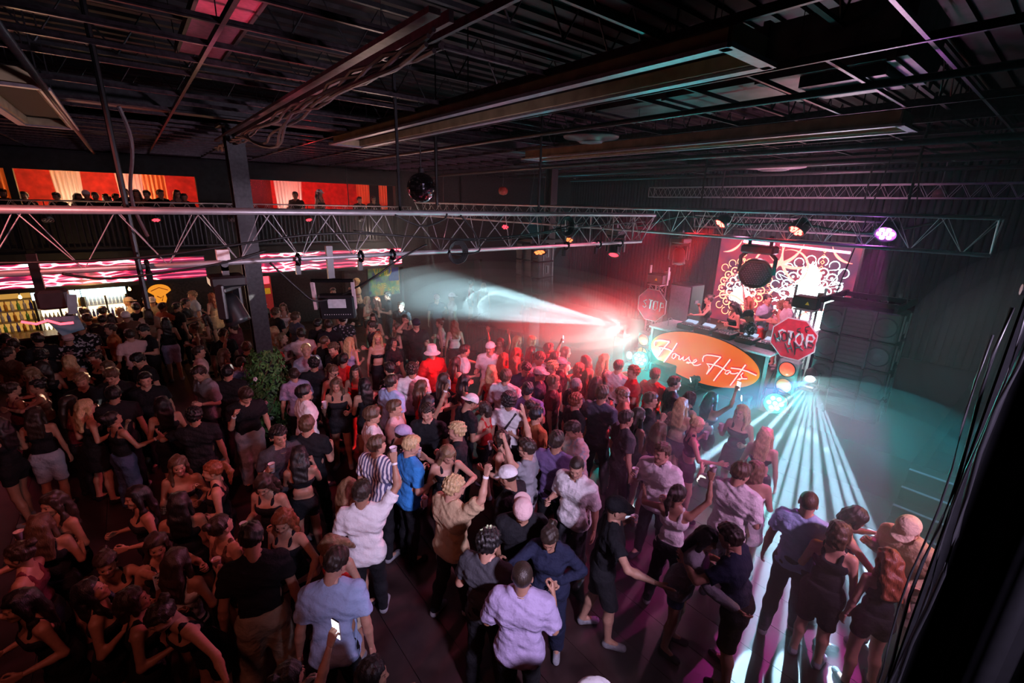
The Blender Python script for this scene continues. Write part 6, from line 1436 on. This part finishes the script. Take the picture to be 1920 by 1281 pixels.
(1.15,11.48,2.72,1.82,0,'tee','black',None,'pants','black','part','dark','light','down','down','man with heavy fringe and black tee near the column',0.0,(-10, 20),3,0,'step',None,0,''),
(1.42,10.35,0.49,1.74,0,'tee','black',None,'pants','black','short','brown','light','down','down','brown haired man behind the steel column edge',0.0,(0, 0),3,0,'stand',None,0,''),
(1.02,10.36,1.41,1.68,1,'tank','black',None,'mini','black','longwave','brown','tan','out','up','woman in sunglasses with arms thrown out by the column',0.0,(0, -10),3,0,'shift',None,0,'g'),
(0.87,8.81,0.36,1.80,0,'tee','black',None,'pants','black','short','black','light','down','bent','man with silvery lit black hair, back turned',0.0,(0, 0),3,0,'step',None,0,''),
(1.19,9.58,0.22,1.66,0,'tee','lav',None,'pants','black','short','dark','light','down','down','man in pale lavender tee half hidden by the leaves',0.0,(0, 0),3,0,'shift',None,0,''),
(1.85,8.44,0.02,1.64,0,'loose','lav',None,'pants','black','short','dark','light','down','down','man in lavender tee standing behind the planted column',0.0,(0, 0),3,0,'stand',None,0,''),
(2.58,13.08,1.25,1.80,0,'tee','black',None,'pants','black','curly','brown','light','cup','down','curly haired man in dark tee past the column',0.0,(0, 0),3,0,'wide',None,0,''),
(3.02,14.12,-2.76,1.70,1,'tank','white',None,'mini','black','longwave','brown','light','down','bent','woman in white tank top by the red banner',0.0,(0, 0),3,0,'step',None,0,''),
(2.50,13.87,0.88,1.66,1,'tank','maroon',None,'mini','black','long','dark','tan','bent','bent','woman in the shadow of the steel column',0.0,(0, 0),3,0,'shift',None,0,''),
(2.83,12.11,1.28,1.84,0,'tee','slate',None,'pants','black','curly','brown','light','down','bent','tall curly haired man in slate blue tee',0.0,(0, 0),3,0,'wide',None,0,''),
(2.21,11.52,0.01,1.70,1,'tank','tan',None,'mini','black','long','blond','light','bent','down','blonde woman seen from behind by the leaves',0.0,(0, 0),3,0,'stand',None,0,''),
(2.24,10.95,1.69,1.68,1,'tank','maroon',None,'mini','black','pony','lbrown','light','bent','down','woman with ponytail looking up at the pink tee',0.0,(0, -15),3,0,'shift',None,0,''),
(2.55,10.52,-0.03,1.82,0,'tee','pink',None,'pants','black','short','dark','light','bent','out','man in dusty pink tee, arm round his friend',0.0,(0, 0),3,0,'stand',None,0,''),
(2.29,9.29,2.86,1.82,0,'loose','ldenim',None,'pants','black','short','blond','light','down','down','man with bright blond hair and pale blue shirt looking up',0.0,(-30, -15),3,0,'stand',None,0,''),
(2.21,8.47,0.34,1.78,0,'tee','black',None,'pants','black','curly','black','tan','down','bent','man in black tee whose curls catch yellow light',0.0,(0, 0),3,0,'step',None,0,''),
(2.78,9.72,1.33,1.80,0,'tee','black',None,'pants','black','buzz','brown','light','bent','down','man with cropped brown hair facing the stage',0.0,(0, 0),3,0,'shift',None,0,''),
(2.83,9.15,-1.97,1.80,0,'tee','black',None,'pants','black','curly','brown','light','down','bent','curly haired man with necklace and black tee',0.0,(0, 10),3,0,'shift',None,0,'n'),
(3.30,11.02,0.29,1.80,0,'tee','black',None,'pants','black','short','dark','light','down','down','man in dark tee, back turned, below the strobe panel',0.0,(0, 0),3,0,'shift',None,0,''),
(3.14,11.35,0.97,1.78,0,'tee','black',None,'pants','black','short','black','tan','down','down','dark haired man under the strobe panel',0.0,(0, 0),3,0,'wide',None,0,''),
(4.22,12.83,1.98,1.78,0,'shirt','pink',None,'pants','dgrey','short','dark','light','bent','down','man in pinkish shirt in profile below the wall posters',0.0,(0, 0),3,0,'stand',None,0,''),
(3.80,11.49,0.32,1.78,0,'shirt','grey','floral','pants','black','short','black','tan','down','bent','man in grey patterned shirt, back turned',0.0,(0, 0),3,0,'stand',None,0,''),
(2.41,8.17,2.73,1.70,1,'tank','black',None,'pants','black','pony','brown','light','down','down','woman in black top with sunglasses sliding down',0.0,(0, 20),3,0,'step',None,0,'g'),
(2.27,7.44,-2.67,1.70,1,'tank','black',None,'mini','black','longwave','brown','tan','cup','bent','smiling woman with long brown hair holding a can',0.0,(0, 5),3,0,'stand',None,1,'b'),
(2.78,7.92,-2.63,1.68,1,'tank','red',None,'mini','black','long','dark','tan','bent','bent','woman lit deep red behind the smiling one',0.0,(0, 0),3,0,'step',None,1,''),
(2.71,8.37,0.66,1.78,0,'tee','red',None,'pants','black','short','black','tan','down','down','man in red tee with a cyan glint on his hair',0.0,(0, 0),3,0,'stand',None,0,''),
(3.25,9.67,0.94,1.70,1,'tank','lav',None,'pants','slate','long','blond','light','bent','hug','blonde woman in lavender top leaning forward',0.0,(0, 0),10,0,'stand',None,0,''),
(4.13,10.28,-1.37,1.82,0,'tee','slate',None,'pants','black','part','dark','light','down','bent','man in slate tee facing the bar',0.0,(0, 0),3,0,'stand',None,0,''),
(4.69,11.63,-2.41,1.68,1,'tank','black',None,'mini','black','long','dark','light','bent','bent','dark haired woman behind the slate tee',0.0,(0, 0),3,0,'stand',None,0,''),
(3.90,9.55,3.45,1.72,1,'bandeau','dgrey','floral','pants','black','long','blond','light','down','down','blonde woman in patterned strapless top',0.0,(0, 0),3,0,'step',None,0,''),
(4.08,9.93,0.91,1.66,1,'tank','maroon',None,'mini','black','bun','red','light','bent','bent','woman with reddish bun between blonde and slate tee',0.0,(0, 0),3,0,'wide',None,0,''),
(4.10,9.24,2.69,1.68,1,'long','black',None,'mini','black','long','black','tan','bent','cross','woman in off shoulder black top with folded arms',0.0,(0, 0),3,0,'step',None,0,''),
(2.66,7.18,0.00,1.68,1,'tank','black',None,'mini','black','long','black','tan','hug','bent','woman with long black hair and black top, back turned, by the red glow',0.0,(0, 0),3,0,'wide',None,1,''),
(3.25,7.28,-0.29,1.80,0,'tee','black','print','pants','black','short','black','light','bent','down','man in black tee with lettering bending over',0.0,(0, 0),12,0,'stand',None,1,''),
(2.16,5.73,1.77,1.82,0,'tee','white',None,'pants','black','part','brown','light','down','down','man in white tee with centre parted brown hair',0.0,(0, 0),3,0,'wide',None,1,''),
(2.55,5.85,2.08,1.78,0,'shirt','pink',None,'pants','black','short','brown','light','bent','down','man in pink open shirt in profile',0.0,(0, 0),3,0,'stand',None,1,''),
(2.25,5.05,1.83,1.79,0,'shirt','white','floral','pants','black','short','dark','light','bent','down','man in purple cap and flowery dark shirt',0.0,(0, 20),3,0,'wide',('cap', 'lav'),1,''),
(2.89,6.66,1.29,1.84,0,'shirt','lblue',None,'pants','black','short','dark','light','down','cup','tall man in pale blue shirt with yellow lit hair',0.0,(0, 0),3,0,'step',None,1,''),
(3.46,6.99,0.55,1.84,0,'shirt','white',None,'pants','black','curly','dark','tan','down','bent','man with dark curls in white shirt, back turned',0.0,(0, 0),3,0,'shift',None,1,''),
(3.35,6.50,1.71,1.70,1,'tank','red',None,'mini','black','longwave','brown','light','bent','down','woman with long brown hair facing the stage',0.0,(0, 0),3,0,'stand',None,1,''),
(2.93,5.46,-2.39,1.78,0,'tee','black',None,'pants','black','curly','dark','light','cup','down','man with dark curls drinking from a cup',0.0,(0, 8),3,0,'stand',None,1,''),
(2.96,4.68,-0.94,1.78,0,'tee','black',None,'pants','black','curly','blond','light','bent','hug','man with spotted bleached hair looking at the bar',0.0,(0, 0),3,0,'wide',None,1,''),
(3.14,5.89,1.54,1.68,1,'tank','black',None,'shorts','white','longwave','black','tan','high','reach','woman with dark curls stretching up an arm with a phone',0.0,(0, 0),3,0,'shift',None,1,'b'),
(3.84,6.58,1.93,1.70,1,'tank','black',None,'mini','black','long','dark','tan','bent','bent','woman with dark hair lit red in profile',0.0,(0, 0),3,0,'stand',None,1,''),
(4.11,6.34,1.80,1.68,1,'tank','maroon',None,'mini','black','longwave','black','tan','bent','bent','woman with black curls in red light',0.0,(0, 0),3,0,'step',None,1,''),
(3.48,5.38,1.65,1.80,0,'tee','black',None,'pants','black','short','dark','tan','bent','phone','man in blue and white trucker cap looking down',0.0,(0, 30),8,0,'stand',('bcap', 'white'),1,''),
(4.12,5.06,0.84,1.76,0,'tee','white',None,'pants','black','afro','black','brown','down','down','man with round afro hair and white tee with sling strap',0.0,(0, 0),3,0,'step',None,1,'s'),
(3.82,5.25,-0.40,1.64,1,'tank','red',None,'mini','black','bob','dark','light','bent','bent','woman beside the afro haired man looking at the bar',0.0,(0, 0),3,0,'step',None,1,''),
(4.59,5.75,1.03,1.84,0,'loose','white',None,'pants','black','part','brown','light','down','bent','man in loose white tee seen from behind in the red crowd',0.0,(0, 0),3,0,'stand',None,1,''),
(4.81,6.45,0.73,1.68,1,'tank','red',None,'mini','black','long','blond','light','bent','bent','blonde in red light next to the white backward cap',0.0,(0, 0),3,0,'stand',None,1,''),
(5.40,7.27,-2.15,1.84,0,'loose','white',None,'pants','black','short','dark','light','bent','down','man in white tee and white backward cap',0.0,(0, 0),3,0,'stand',('bcap', 'white'),0,''),
(5.30,6.06,3.51,1.80,0,'tee','navy',None,'pants','black','short','dark','light','phone','bent','man in navy tee looking down near the red lit crowd',0.0,(0, 30),3,0,'stand',None,1,''),
(5.47,6.55,1.22,1.70,1,'tank','tan',None,'mini','black','long','lbrown','light','bent','bent','woman with light brown hair among the red lit crowd',0.0,(0, 0),3,0,'step',None,0,''),
(5.86,6.34,3.02,1.80,0,'shirt','white',None,'pants','black','curly','brown','light','bent','bent','curly haired man in white shirt bent over his hands',0.0,(0, 25),3,0,'stand',None,0,''),
(5.25,5.63,2.33,1.80,0,'tee','navy',None,'pants','black','short','dark','light','down','down','man in pale pink cap and sunglasses',0.0,(0, 0),3,0,'stand',('cap', 'pink'),1,'g'),
(4.58,5.15,0.90,1.80,0,'tee','purple',None,'pants','black','short','black','tan','bent','down','man with black hair and dusty purple tee',0.0,(0, 0),3,0,'step',None,1,''),
(4.37,4.80,-0.51,1.68,1,'tank','red',None,'mini','black','pony','dark','light','bent','bent','woman with dark ponytail in profile',0.0,(0, 0),3,0,'stand',None,1,''),
(4.12,4.45,1.72,1.76,0,'tee','orange',None,'pants','black','short','black','light','down','down','man in orange tee in profile',0.0,(0, 0),3,0,'step',None,1,''),
(4.34,7.82,-0.02,1.78,0,'loose','red',None,'pants','black','buzz','dark','light','bent','cup','man in white bucket hat',0.0,(0, 0),3,0,'stand',('bucket', 'white'),0,''),  # red light on the tee is put into its colour
(4.79,7.58,1.80,1.80,0,'tee','white',None,'pants','black','short','dark','light','bent','hug','man in white tee bowing to a friend',0.0,(0, 0),14,0,'step',None,0,''),
(4.52,7.26,1.61,1.68,1,'tank','red',None,'mini','black','long','dark','light','bent','bent','woman with dark hair under the bowing man',0.0,(0, 0),3,0,'stand',None,0,''),
(5.45,6.91,1.37,1.68,1,'long','red',None,'mini','black','long','red','light','bent','bent','red haired woman in red top',0.0,(0, 0),3,0,'stand',None,0,''),
(6.40,7.63,2.80,1.72,1,'tank','red',None,'mini','black','long','blond','light','bent','bent','blonde woman at the edge of the white beam',0.0,(0, 0),3,0,'shift',None,0,''),
(6.73,7.50,1.78,1.70,1,'tank','red',None,'mini','black','bob','blond','light','bent','bent','fair haired guest in the glare of the white beam',0.0,(0, 0),3,0,'shift',None,0,''),
(5.91,7.06,1.75,1.66,1,'tank','red',None,'mini','black','longwave','red','light','bent','bent','woman with red lit waves below the white beam',0.0,(0, 0),3,0,'step',None,0,''),  # hair colour carries the red light on the waves
(6.26,6.96,1.61,1.66,1,'tank','maroon',None,'mini','black','long','dark','light','bent','bent','woman with dark red lit hair below the white beam',0.0,(0, 0),3,0,'wide',None,0,''),
(6.45,6.66,2.17,1.78,0,'tee','dgrey',None,'pants','black','short','dark','tan','fistup','bent','man with raised phone in the cyan haze',0.0,(0, 0),3,0,'step',None,0,''),
(6.09,7.82,-2.12,1.68,1,'tank','pink',None,'mini','black','long','dark','tan','up','up','woman with raised hands at the barrier',0.0,(0, 0),3,0,'step',None,0,''),
(5.71,5.72,-1.32,1.80,0,'tee','black',None,'pants','black','curly','blond','light','down','down','blond curly man wearing sunglasses',0.0,(0, 0),3,0,'stand',None,1,'g'),
(6.19,6.19,1.84,1.76,0,'tee','dgrey',None,'pants','black','short','dark','tan','down','down','man with short hair before the cyan haze',0.0,(0, 0),3,0,'shift',None,0,''),
(6.04,5.87,2.21,1.76,0,'tee','black',None,'pants','black','short','dark','light','down','down','man in pink lit cap in front of the cyan haze',0.0,(0, 0),3,0,'step',('cap', 'pink'),1,''),  # white cap, with the pink light put into its colour
(6.76,6.45,2.21,1.70,1,'tank','white',None,'mini','black','long','dark','light','bent','bent','brown haired woman in white top before the cyan haze',0.0,(0, 0),3,0,'shift',None,0,''),
(6.70,5.77,-0.19,1.70,1,'tank','black',None,'mini','black','long','dark','light','bent','bent','long dark haired woman facing away from the booth',0.0,(0, 0),3,0,'stand',None,0,''),
(7.01,5.59,1.77,1.72,1,'tank','black',None,'mini','black','longwave','blond','light','bent','bent','strawberry blonde woman with bare back nearest the cyan flood',0.0,(0, 0),3,0,'shift',None,0,''),
(6.78,5.05,1.46,1.78,0,'tee','white',None,'pants','black','short','dark','light','bent','hug','man in white tee lit red near the cyan flood',0.0,(0, 0),3,0,'wide',None,1,''),
(6.82,4.69,-0.95,1.78,0,'tee','red',None,'pants','black','curly','red','light','bent','cross','man with red lit curls leaning on a shoulder',0.0,(0, 0),3,0,'stand',None,1,''),  # red light on the curls is painted as hair colour
(6.96,4.36,1.53,1.78,0,'tee','red',None,'pants','black','short','brown','light','down','down','man in red lit tee in front of the stage monitor',0.0,(0, 0),3,0,'wide',None,1,''),  # tee colour carries the red light
(6.85,3.92,2.37,1.80,0,'tee','black',None,'pants','black','short','dark','light','down','down','man in black tee crossed by the small beam',0.0,(0, 0),3,0,'stand',None,1,''),
(6.28,5.60,1.90,1.68,1,'tank','dgrey',None,'mini','black','bob','lbrown','light','bent','bent','woman with copper bob facing the booth',0.0,(0, 0),3,0,'stand',None,1,''),
(6.16,5.26,1.74,1.68,1,'tank','red',None,'mini','black','longwave','red','light','bent','bent','woman with long red hair in the crowd before the booth',0.0,(0, 0),3,0,'stand',None,1,''),
(5.16,5.18,2.36,1.80,0,'tee','maroon',None,'pants','black','short','lbrown','light','down','down','man with sandy hair and red lit shoulders',0.0,(0, 0),3,0,'stand',None,1,''),
(5.39,4.86,1.89,1.80,0,'shirt','dgrey','floral','pants','black','buzz','grey','light','bent','down','man with cropped grey hair and patterned shirt',0.0,(0, 0),3,0,'stand',None,1,''),
(4.92,4.42,1.89,1.78,0,'tee','black',None,'pants','black','curly','red','light','down','down','man with red lit curls beside the broad dark back',0.0,(0, 0),3,0,'stand',None,1,''),  # black curls, the red light on them put into the hair colour
(5.23,4.16,1.34,1.92,0,'tee','slate',None,'pants','dgrey','short','brown','light','down','down','very tall broad man in dark tee, back turned',0.0,(0, 0),3,0,'step',None,1,''),
(5.83,4.11,-0.79,1.78,0,'tank','slate',None,'pants','black','short','lbrown','light','bent','chin','man in sleeveless grey top looking down',0.0,(0, 20),3,0,'wide',None,1,''),
(5.94,3.77,2.49,1.78,0,'tee','black',None,'pants','black','short','brown','light','chin','bent','man in black tee with hands at his mouth',0.0,(0, 0),3,0,'step',None,1,''),
(6.33,3.43,1.43,1.70,1,'tank','tan',None,'mini','black','long','blond','light','bent','chin','blonde woman with straight hair facing the booth',0.0,(0, 0),3,0,'shift',None,1,''),
(6.68,3.50,1.97,1.70,1,'tank','black',None,'mini','black','bob','dark','light','bent','bent','woman with dark hair beside the straight haired blonde',0.0,(0, 0),3,0,'shift',None,1,''),
(6.97,3.28,1.83,1.70,1,'bandeau','black',None,'mini','black','long','black','tan','fistup','chin','woman with long black hair holding up a phone',0.0,(0, 0),3,0,'stand',None,1,''),
(5.92,2.98,2.42,1.68,1,'crop','black',None,'mini','black','bun','blond','light','gest','cup','woman in black crop top and shorts holding a white bowl',0.0,(0, 15),3,0,'shift',None,1,''),
(6.91,2.72,-1.60,1.70,1,'tank','black',None,'skirt','black','long','blond','light','cup','bent','blonde woman in black with white cup near the cyan light',0.0,(-10, 0),3,0,'stand',None,1,''),
(5.46,3.63,2.04,1.70,1,'tank','black',None,'mini','black','long','dark','light','bent','down','dark haired woman with red bracelets before the beams',0.0,(0, 0),3,0,'wide',None,1,''),
(5.30,3.15,1.74,1.70,1,'tank','purple',None,'mini','black','long','brown','light','down','bent','woman with purple top behind the man with hooked sunglasses',0.0,(0, 0),3,0,'step',None,1,''),
(5.06,3.57,2.01,1.78,0,'tee','dgrey',None,'pants','black','short','dark','light','down','down','man in grey between the broad back and the beams',0.0,(0, 0),3,0,'shift',None,1,''),
(6.03,4.93,1.58,1.66,1,'tank','black',None,'mini','black','long','dark','light','bent','bent','woman hidden behind the broad dark back',0.0,(0, 0),3,0,'shift',None,1,''),
(6.20,16.75,-1.31,1.80,0,'shirt','cream',None,'pants','black','curly','blond','light','cup','bent','fair curly man in cream shirt on the low platform',0.0,(0, 0),3,0,'stand',None,0,''),
(4.83,15.30,3.36,1.80,0,'tee','beige',None,'wide','khaki','short','dark','light','down','down','man in khaki trousers hidden behind the strobe panel',0.0,(0, 0),3,0,'stand',None,0,''),
(5.41,13.91,2.47,1.68,1,'tank','cream',None,'mini','black','bob','blond','light','bent','bent','blonde woman before the poster',0.0,(0, 0),3,0,'stand',None,0,''),
(5.64,13.63,-1.35,1.70,1,'tank','black',None,'mini','black','long','red','light','cup','bent','woman with reddish hair and dark top before the poster',0.0,(0, 0),3,0,'shift',None,0,''),
(5.98,13.51,-1.25,1.84,0,'tee','black',None,'pants','dgrey','short','dark','light','bent','bent','man in black tee with an open palm before the poster',0.0,(0, 0),3,0,'step',None,0,''),
(5.69,12.01,-2.18,1.82,0,'tee','black',None,'pants','black','short','dark','light','down','down','smiling man in black tee by the edge of the poster',0.0,(0, 0),3,0,'stand',None,0,''),
(5.29,10.99,-2.52,1.70,1,'tank','dgrey',None,'pants','black','long','dark','light','down','down','woman with long dark hair by the navy cap',0.0,(0, 0),3,0,'stand',None,0,''),
(5.05,9.89,3.53,1.84,0,'tee','black',None,'pants','black','short','dark','light','head','bent','man in navy cap with hand at its brim',0.0,(0, 0),3,0,'wide',('cap', 'navy'),0,''),
(4.78,10.39,-1.49,1.66,1,'tank','black',None,'mini','black','long','brown','light','cup','bent','woman raising a drink beside the navy cap',0.0,(0, 0),3,0,'step',None,0,''),
(5.91,10.03,-0.87,1.70,1,'tank','pink',None,'mini','black','bun','brown','light','bent','down','woman with bare back leaning below the two white caps',0.0,(0, 0),10,0,'shift',None,0,''),
(6.02,9.66,0.38,1.70,1,'tank','pink',None,'mini','black','longwave','red','light','down','down','woman with long reddish hair below the two white caps',0.0,(0, 0),3,0,'stand',None,0,''),
(7.20,12.62,3.49,1.78,0,'tee','slate',None,'shorts','black','short','dark','light','down','cup','man in slate tee and white cap facing the room',0.0,(0, 0),3,0,'step',('cap', 'white'),0,''),
(7.64,12.36,-1.20,1.82,0,'tee','pink',None,'wide','beige','short','brown','light','bent','down','man in pink lit tee and white cap handing something over',0.0,(0, 0),3,0,'stand',('bcap', 'white'),0,''),  # pink light is put into the colour of the white tee
(9.91,14.71,1.99,1.72,1,'tank','red',None,'mini','black','bun','black','light','down','down','woman in red top and black shorts at the passage',0.0,(0, 0),3,0,'wide',None,0,''),
(10.02,13.99,0.80,1.70,1,'tank','black',None,'wide','denim','long','blond','light','down','down','long haired blonde in jeans walking into the passage',0.0,(0, 0),3,0,'stand',None,0,''),
(10.76,12.33,-0.33,1.80,0,'tee','beige',None,'pants','black','short','brown','light','down','down','man behind the hanging array at the far column',0.0,(0, 0),3,0,'stand',None,0,''),
(11.06,5.62,-0.56,1.72,1,'tank','dgrey',None,'mini','dgrey','bun','dark','light','chin','out','woman in grey halter top dancing at the far end of the booth',0.8,(0, 0),3,0,'stand',None,0,''),
(10.96,4.89,-0.95,1.68,1,'tank','black',None,'mini','black','longwave','black','tan','bent','bent','dark haired woman in black beside the performer',0.8,(0, 20),3,0,'step',None,0,''),
(11.79,4.96,-0.58,1.70,1,'tank','pink',None,'mini','black','long','red','light','up','bent','woman raising an arm in front of the video wall',0.8,(0, 0),3,0,'stand',None,0,''),
(10.00,4.03,-0.39,1.76,0,'tee','black','print','pants','black','short','dark','tan','bent','bent','performer in black printed tee bent over the decks',0.8,(0, 25),8,0,'step',('cap', 'dgrey'),0,''),
(12.00,4.65,3.30,1.80,0,'tee','ldenim',None,'pants','red','buzz','dark','light','bent','bent','man in pale blue sleeveless top on the stage',0.8,(0, 0),3,0,'step',None,0,''),
(11.95,4.08,-0.51,1.80,0,'loose','white',None,'pants','dgrey','curly','dark','light','cup','bent','man in loose white tee with dark curls on the stage',0.8,(0, 0),3,0,'stand',None,0,''),
(12.19,4.34,-0.35,1.68,1,'tank','pink',None,'mini','black','bob','lbrown','light','bent','bent','fair guest between the two men on the stage',0.8,(0, 0),3,0,'wide',None,0,'')]
MEZ = [
(-2.40,1.55,'silhouetted guest on the mezzanine at the edge of the view'),
(-2.13,1.50,'silhouetted guest on the mezzanine before the amber curtain'),
(-2.01,1.50,'second silhouette of the pair near the amber curtain'),
(-1.41,1.50,'round haired silhouette right beside the first white curtain'),
(-1.02,1.50,'silhouette with lit red hair between the curtains'),
(-0.83,1.58,'silhouetted guest in a pale cap on the mezzanine'),
(-0.64,1.53,'silhouette next to the pale capped one on the mezzanine'),
(-0.41,1.50,'bowed silhouette before the second white curtain'),
(-0.23,1.51,'low silhouette touching the hanging chain on the mezzanine'),
(0.00,1.65,'upright silhouette just past the hanging chain'),
(0.26,1.64,'silhouette before the peach curtain on the mezzanine'),
(0.50,1.62,'silhouette between the peach curtain and the leaning pipe'),
(0.79,1.65,'broad silhouette behind the leaning pipe'),
(1.20,1.66,'silhouette near the dark mezzanine pillar, upright one'),
(1.38,1.56,'silhouette near the dark mezzanine pillar, bowed one'),
(4.54,1.72,'lone silhouette before the wide bright curtain'),
(5.32,1.83,'red lit guest in white cap on the mezzanine'),
(6.75,1.62,'low red lit guest beyond the projector'),
(7.31,1.65,'small silhouette before the red lit orange curtain')]

HW = {}
for r_ in PEOPLE:
    (x, y, hd, h, fem, top, tcl, pat, bot, bcl, hair, hcl, skin, aR, aL, lab, z, head, lean, _b, leg, hat, near, ex) = r_
    root, hw_ = person(x, y, hd, h, bool(fem), top, tcl, bot, bcl, hair, hcl, skin, (aR, aL), lab, z=z, head=head, lean=lean, leg=leg, hat=hat, pat=pat, near=bool(near), extras=ex, shoe='grey' if (len(lab) % 3 == 0) else 'black')
    HW[lab] = (hw_, hd, root)
for i, (x, h, lab) in enumerate(MEZ):
    fem = i % 3 == 1
    person(x, 17.42, PI+(-.6+.4*(i % 4)), h, fem, 'tee' if not fem else 'tank', 'black', 'pants', 'black', ('long' if fem else 'short'), 'black', 'tan', ('bent', 'down'), lab, z=3.1, near=False, leg='stand', hat=('cap', 'white') if i in (5, 16) else None, group='guests leaning at the mezzanine railing')
def at(lab_part, nm='R'):
    for k, v in HW.items():
        if lab_part in k: return v[0](nm), v[1]
    raise KeyError(lab_part)
for lp, nm, lb in (('white linen shirt seen', 'R', 'plastic cup raised by the man in the white linen shirt'), ('striped white shirt', 'R', 'cup held up by the man in the striped shirt'), ('bright blue polo', 'L', 'cup held by the blond man in the blue polo shirt'),
                   ('necklace and charcoal', 'R', 'pinkish cup held by the man with the necklace'), ('drinking from a cup', 'R', 'cup at the lips of the man with dark curls'), ('black cap reaching', 'L', 'cup in the hand of the man in the black cap'),
                   ('hooked at the collar', 'R', 'cup held by the man with hooked sunglasses'), ('ponytail in white', 'R', 'cup raised by the woman with the ponytail'), ('lifting a full white cup', 'R', 'full white cup lifted beside the selfie group'),
                   ('holding a white cup', 'R', 'white cup held by the man near the pale pink tee'), ('holding a can', 'R', 'can held by the smiling woman with brown hair'), ('with white cup near', 'R', 'white cup of the blonde near the cyan light'),
                   ('bobbed dark hair', 'R', 'drink of the woman with bobbed dark hair'), ('tipping her head', 'R', 'clear cup beside the woman tipping her head back'), ('brown holding a cup', 'R', 'cup held in the darkest part of the floor'),
                   ('white bowl', 'L', 'white bowl held by the woman in the black crop top'), ('pale blue shirt with yellow', 'L', 'amber drink of the tall man in the pale blue shirt'), ('smiling down at her cup', 'R', 'dim cup below the smiling dark haired woman'),
                   ('laughing woman in black', 'R', 'cup held low by the laughing woman')):
    p, hd = at(lp, nm); cup(p, lb)
for lp, nm, lb, scn in (('holding the pale phone', 'L', 'pale mobile phone of the selfie group', False), ('stretching up a bare arm with a lit', 'R', 'lit phone held up at the bottom of the view', True), ('stretching up an arm with a phone', 'R', 'phone held high by the woman with dark curls', False),
                        ('holding up a phone', 'R', 'bright phone held up by the woman before the booth', True), ('looking down at his phone', 'R', 'phone read by the man in the printed tee', True), ('raised phone in the cyan', 'R', 'phone raised in the cyan haze', True)):
    p, hd = at(lp, nm); phone(p, hd+(PI if 'high' in lb else 0), lb, screen=scn)

# narrow spots added below the mirror ball to imitate its flecks on heads
for lp in ('glittering blond', 'glittering black', 'bright lit curls', 'lit patch on his', 'bowl of black hair', 'silvery lit black', 'curls catch yellow', 'yellow lit hair', 'bright blond hair', 'looking down by himself', 'hooked at the collar', 'necklace and charcoal'):
    rt_ = [v[2] for k, v in HW.items() if lp in k][0]; l_ = rt_.location
    spot((4.07, 7.57, 4.55), (l_.x+.05, l_.y+.03, rt_.scale[0]*1.7), (1, .95, .85), 9000, 1.5, .5, .01, 'fleck_spot')

# ================================================================ haze in the room
def haze(name, dens, g=.5):
    hz = bpy.data.materials.new(name); hz.use_nodes = True; N, L = nt(hz)
    for n in list(N):
        if n.type != 'OUTPUT_MATERIAL': N.remove(n)
    vs = N.new('ShaderNodeVolumeScatter'); vs.inputs['Density'].default_value = dens; vs.inputs['Anisotropy'].default_value = g
    vs.inputs['Color'].default_value = (1, 1, 1, 1)
    L.new(vs.outputs[0], [n for n in N if n.type == 'OUTPUT_MATERIAL'][0].inputs['Volume']); return hz
def puff(c, r, dens, label):
    n, k = 32, 16; m = MB(); M4 = Matrix.Translation(c) @ Matrix.Diagonal((*r, 1))
    m.lathe([(math.sin(PI*i/k)+1e-6 if 0 < i < k else 1e-6, -math.cos(PI*i/k)) for i in range(k+1)], n, M4)
    tag(m.build('haze', haze('haze_%.2f_%.1f' % (dens, c[1]), dens)), label, 'haze', kind='stuff')
tag(MB().box((9.6, 6.25, 2.72), (13.0, 21.2, 5.4)).build('haze', haze('room_haze', .0055)), 'thin stage haze hanging over the dance floor', 'haze', kind='stuff')
def cloud(c, r, dens, label, n=4):
    for k in range(n):
        f = 1-.17*k; puff(c, [x*f for x in r], dens/n, label+['', ', denser middle', ', inner part', ', core'][k])
cloud((6.5, 1.4, .8), (3.9, 2.5, 1.5), .13, 'smoke lit by the fan of white shafts', 2)
cloud((8.8, 4.2, 1.0), (1.6, 3.4, .9), .012, 'smoke lying along the front edge of the stage', 1)
cloud((7.4, 9.0, 1.9), (3.8, 5.4, 1.2), .12, 'smoke cloud lit by the wide white beam', 4)
cloud((11.8, -.4, 2.2), (2.6, 2.3, 2.2), .07, 'teal smoke around the array by the steps', 2)
cloud((8.0, 8.3, 1.95), (2.0, 2.6, .7), .26, 'dense smoke at the mouth of the wide white beam', 2)
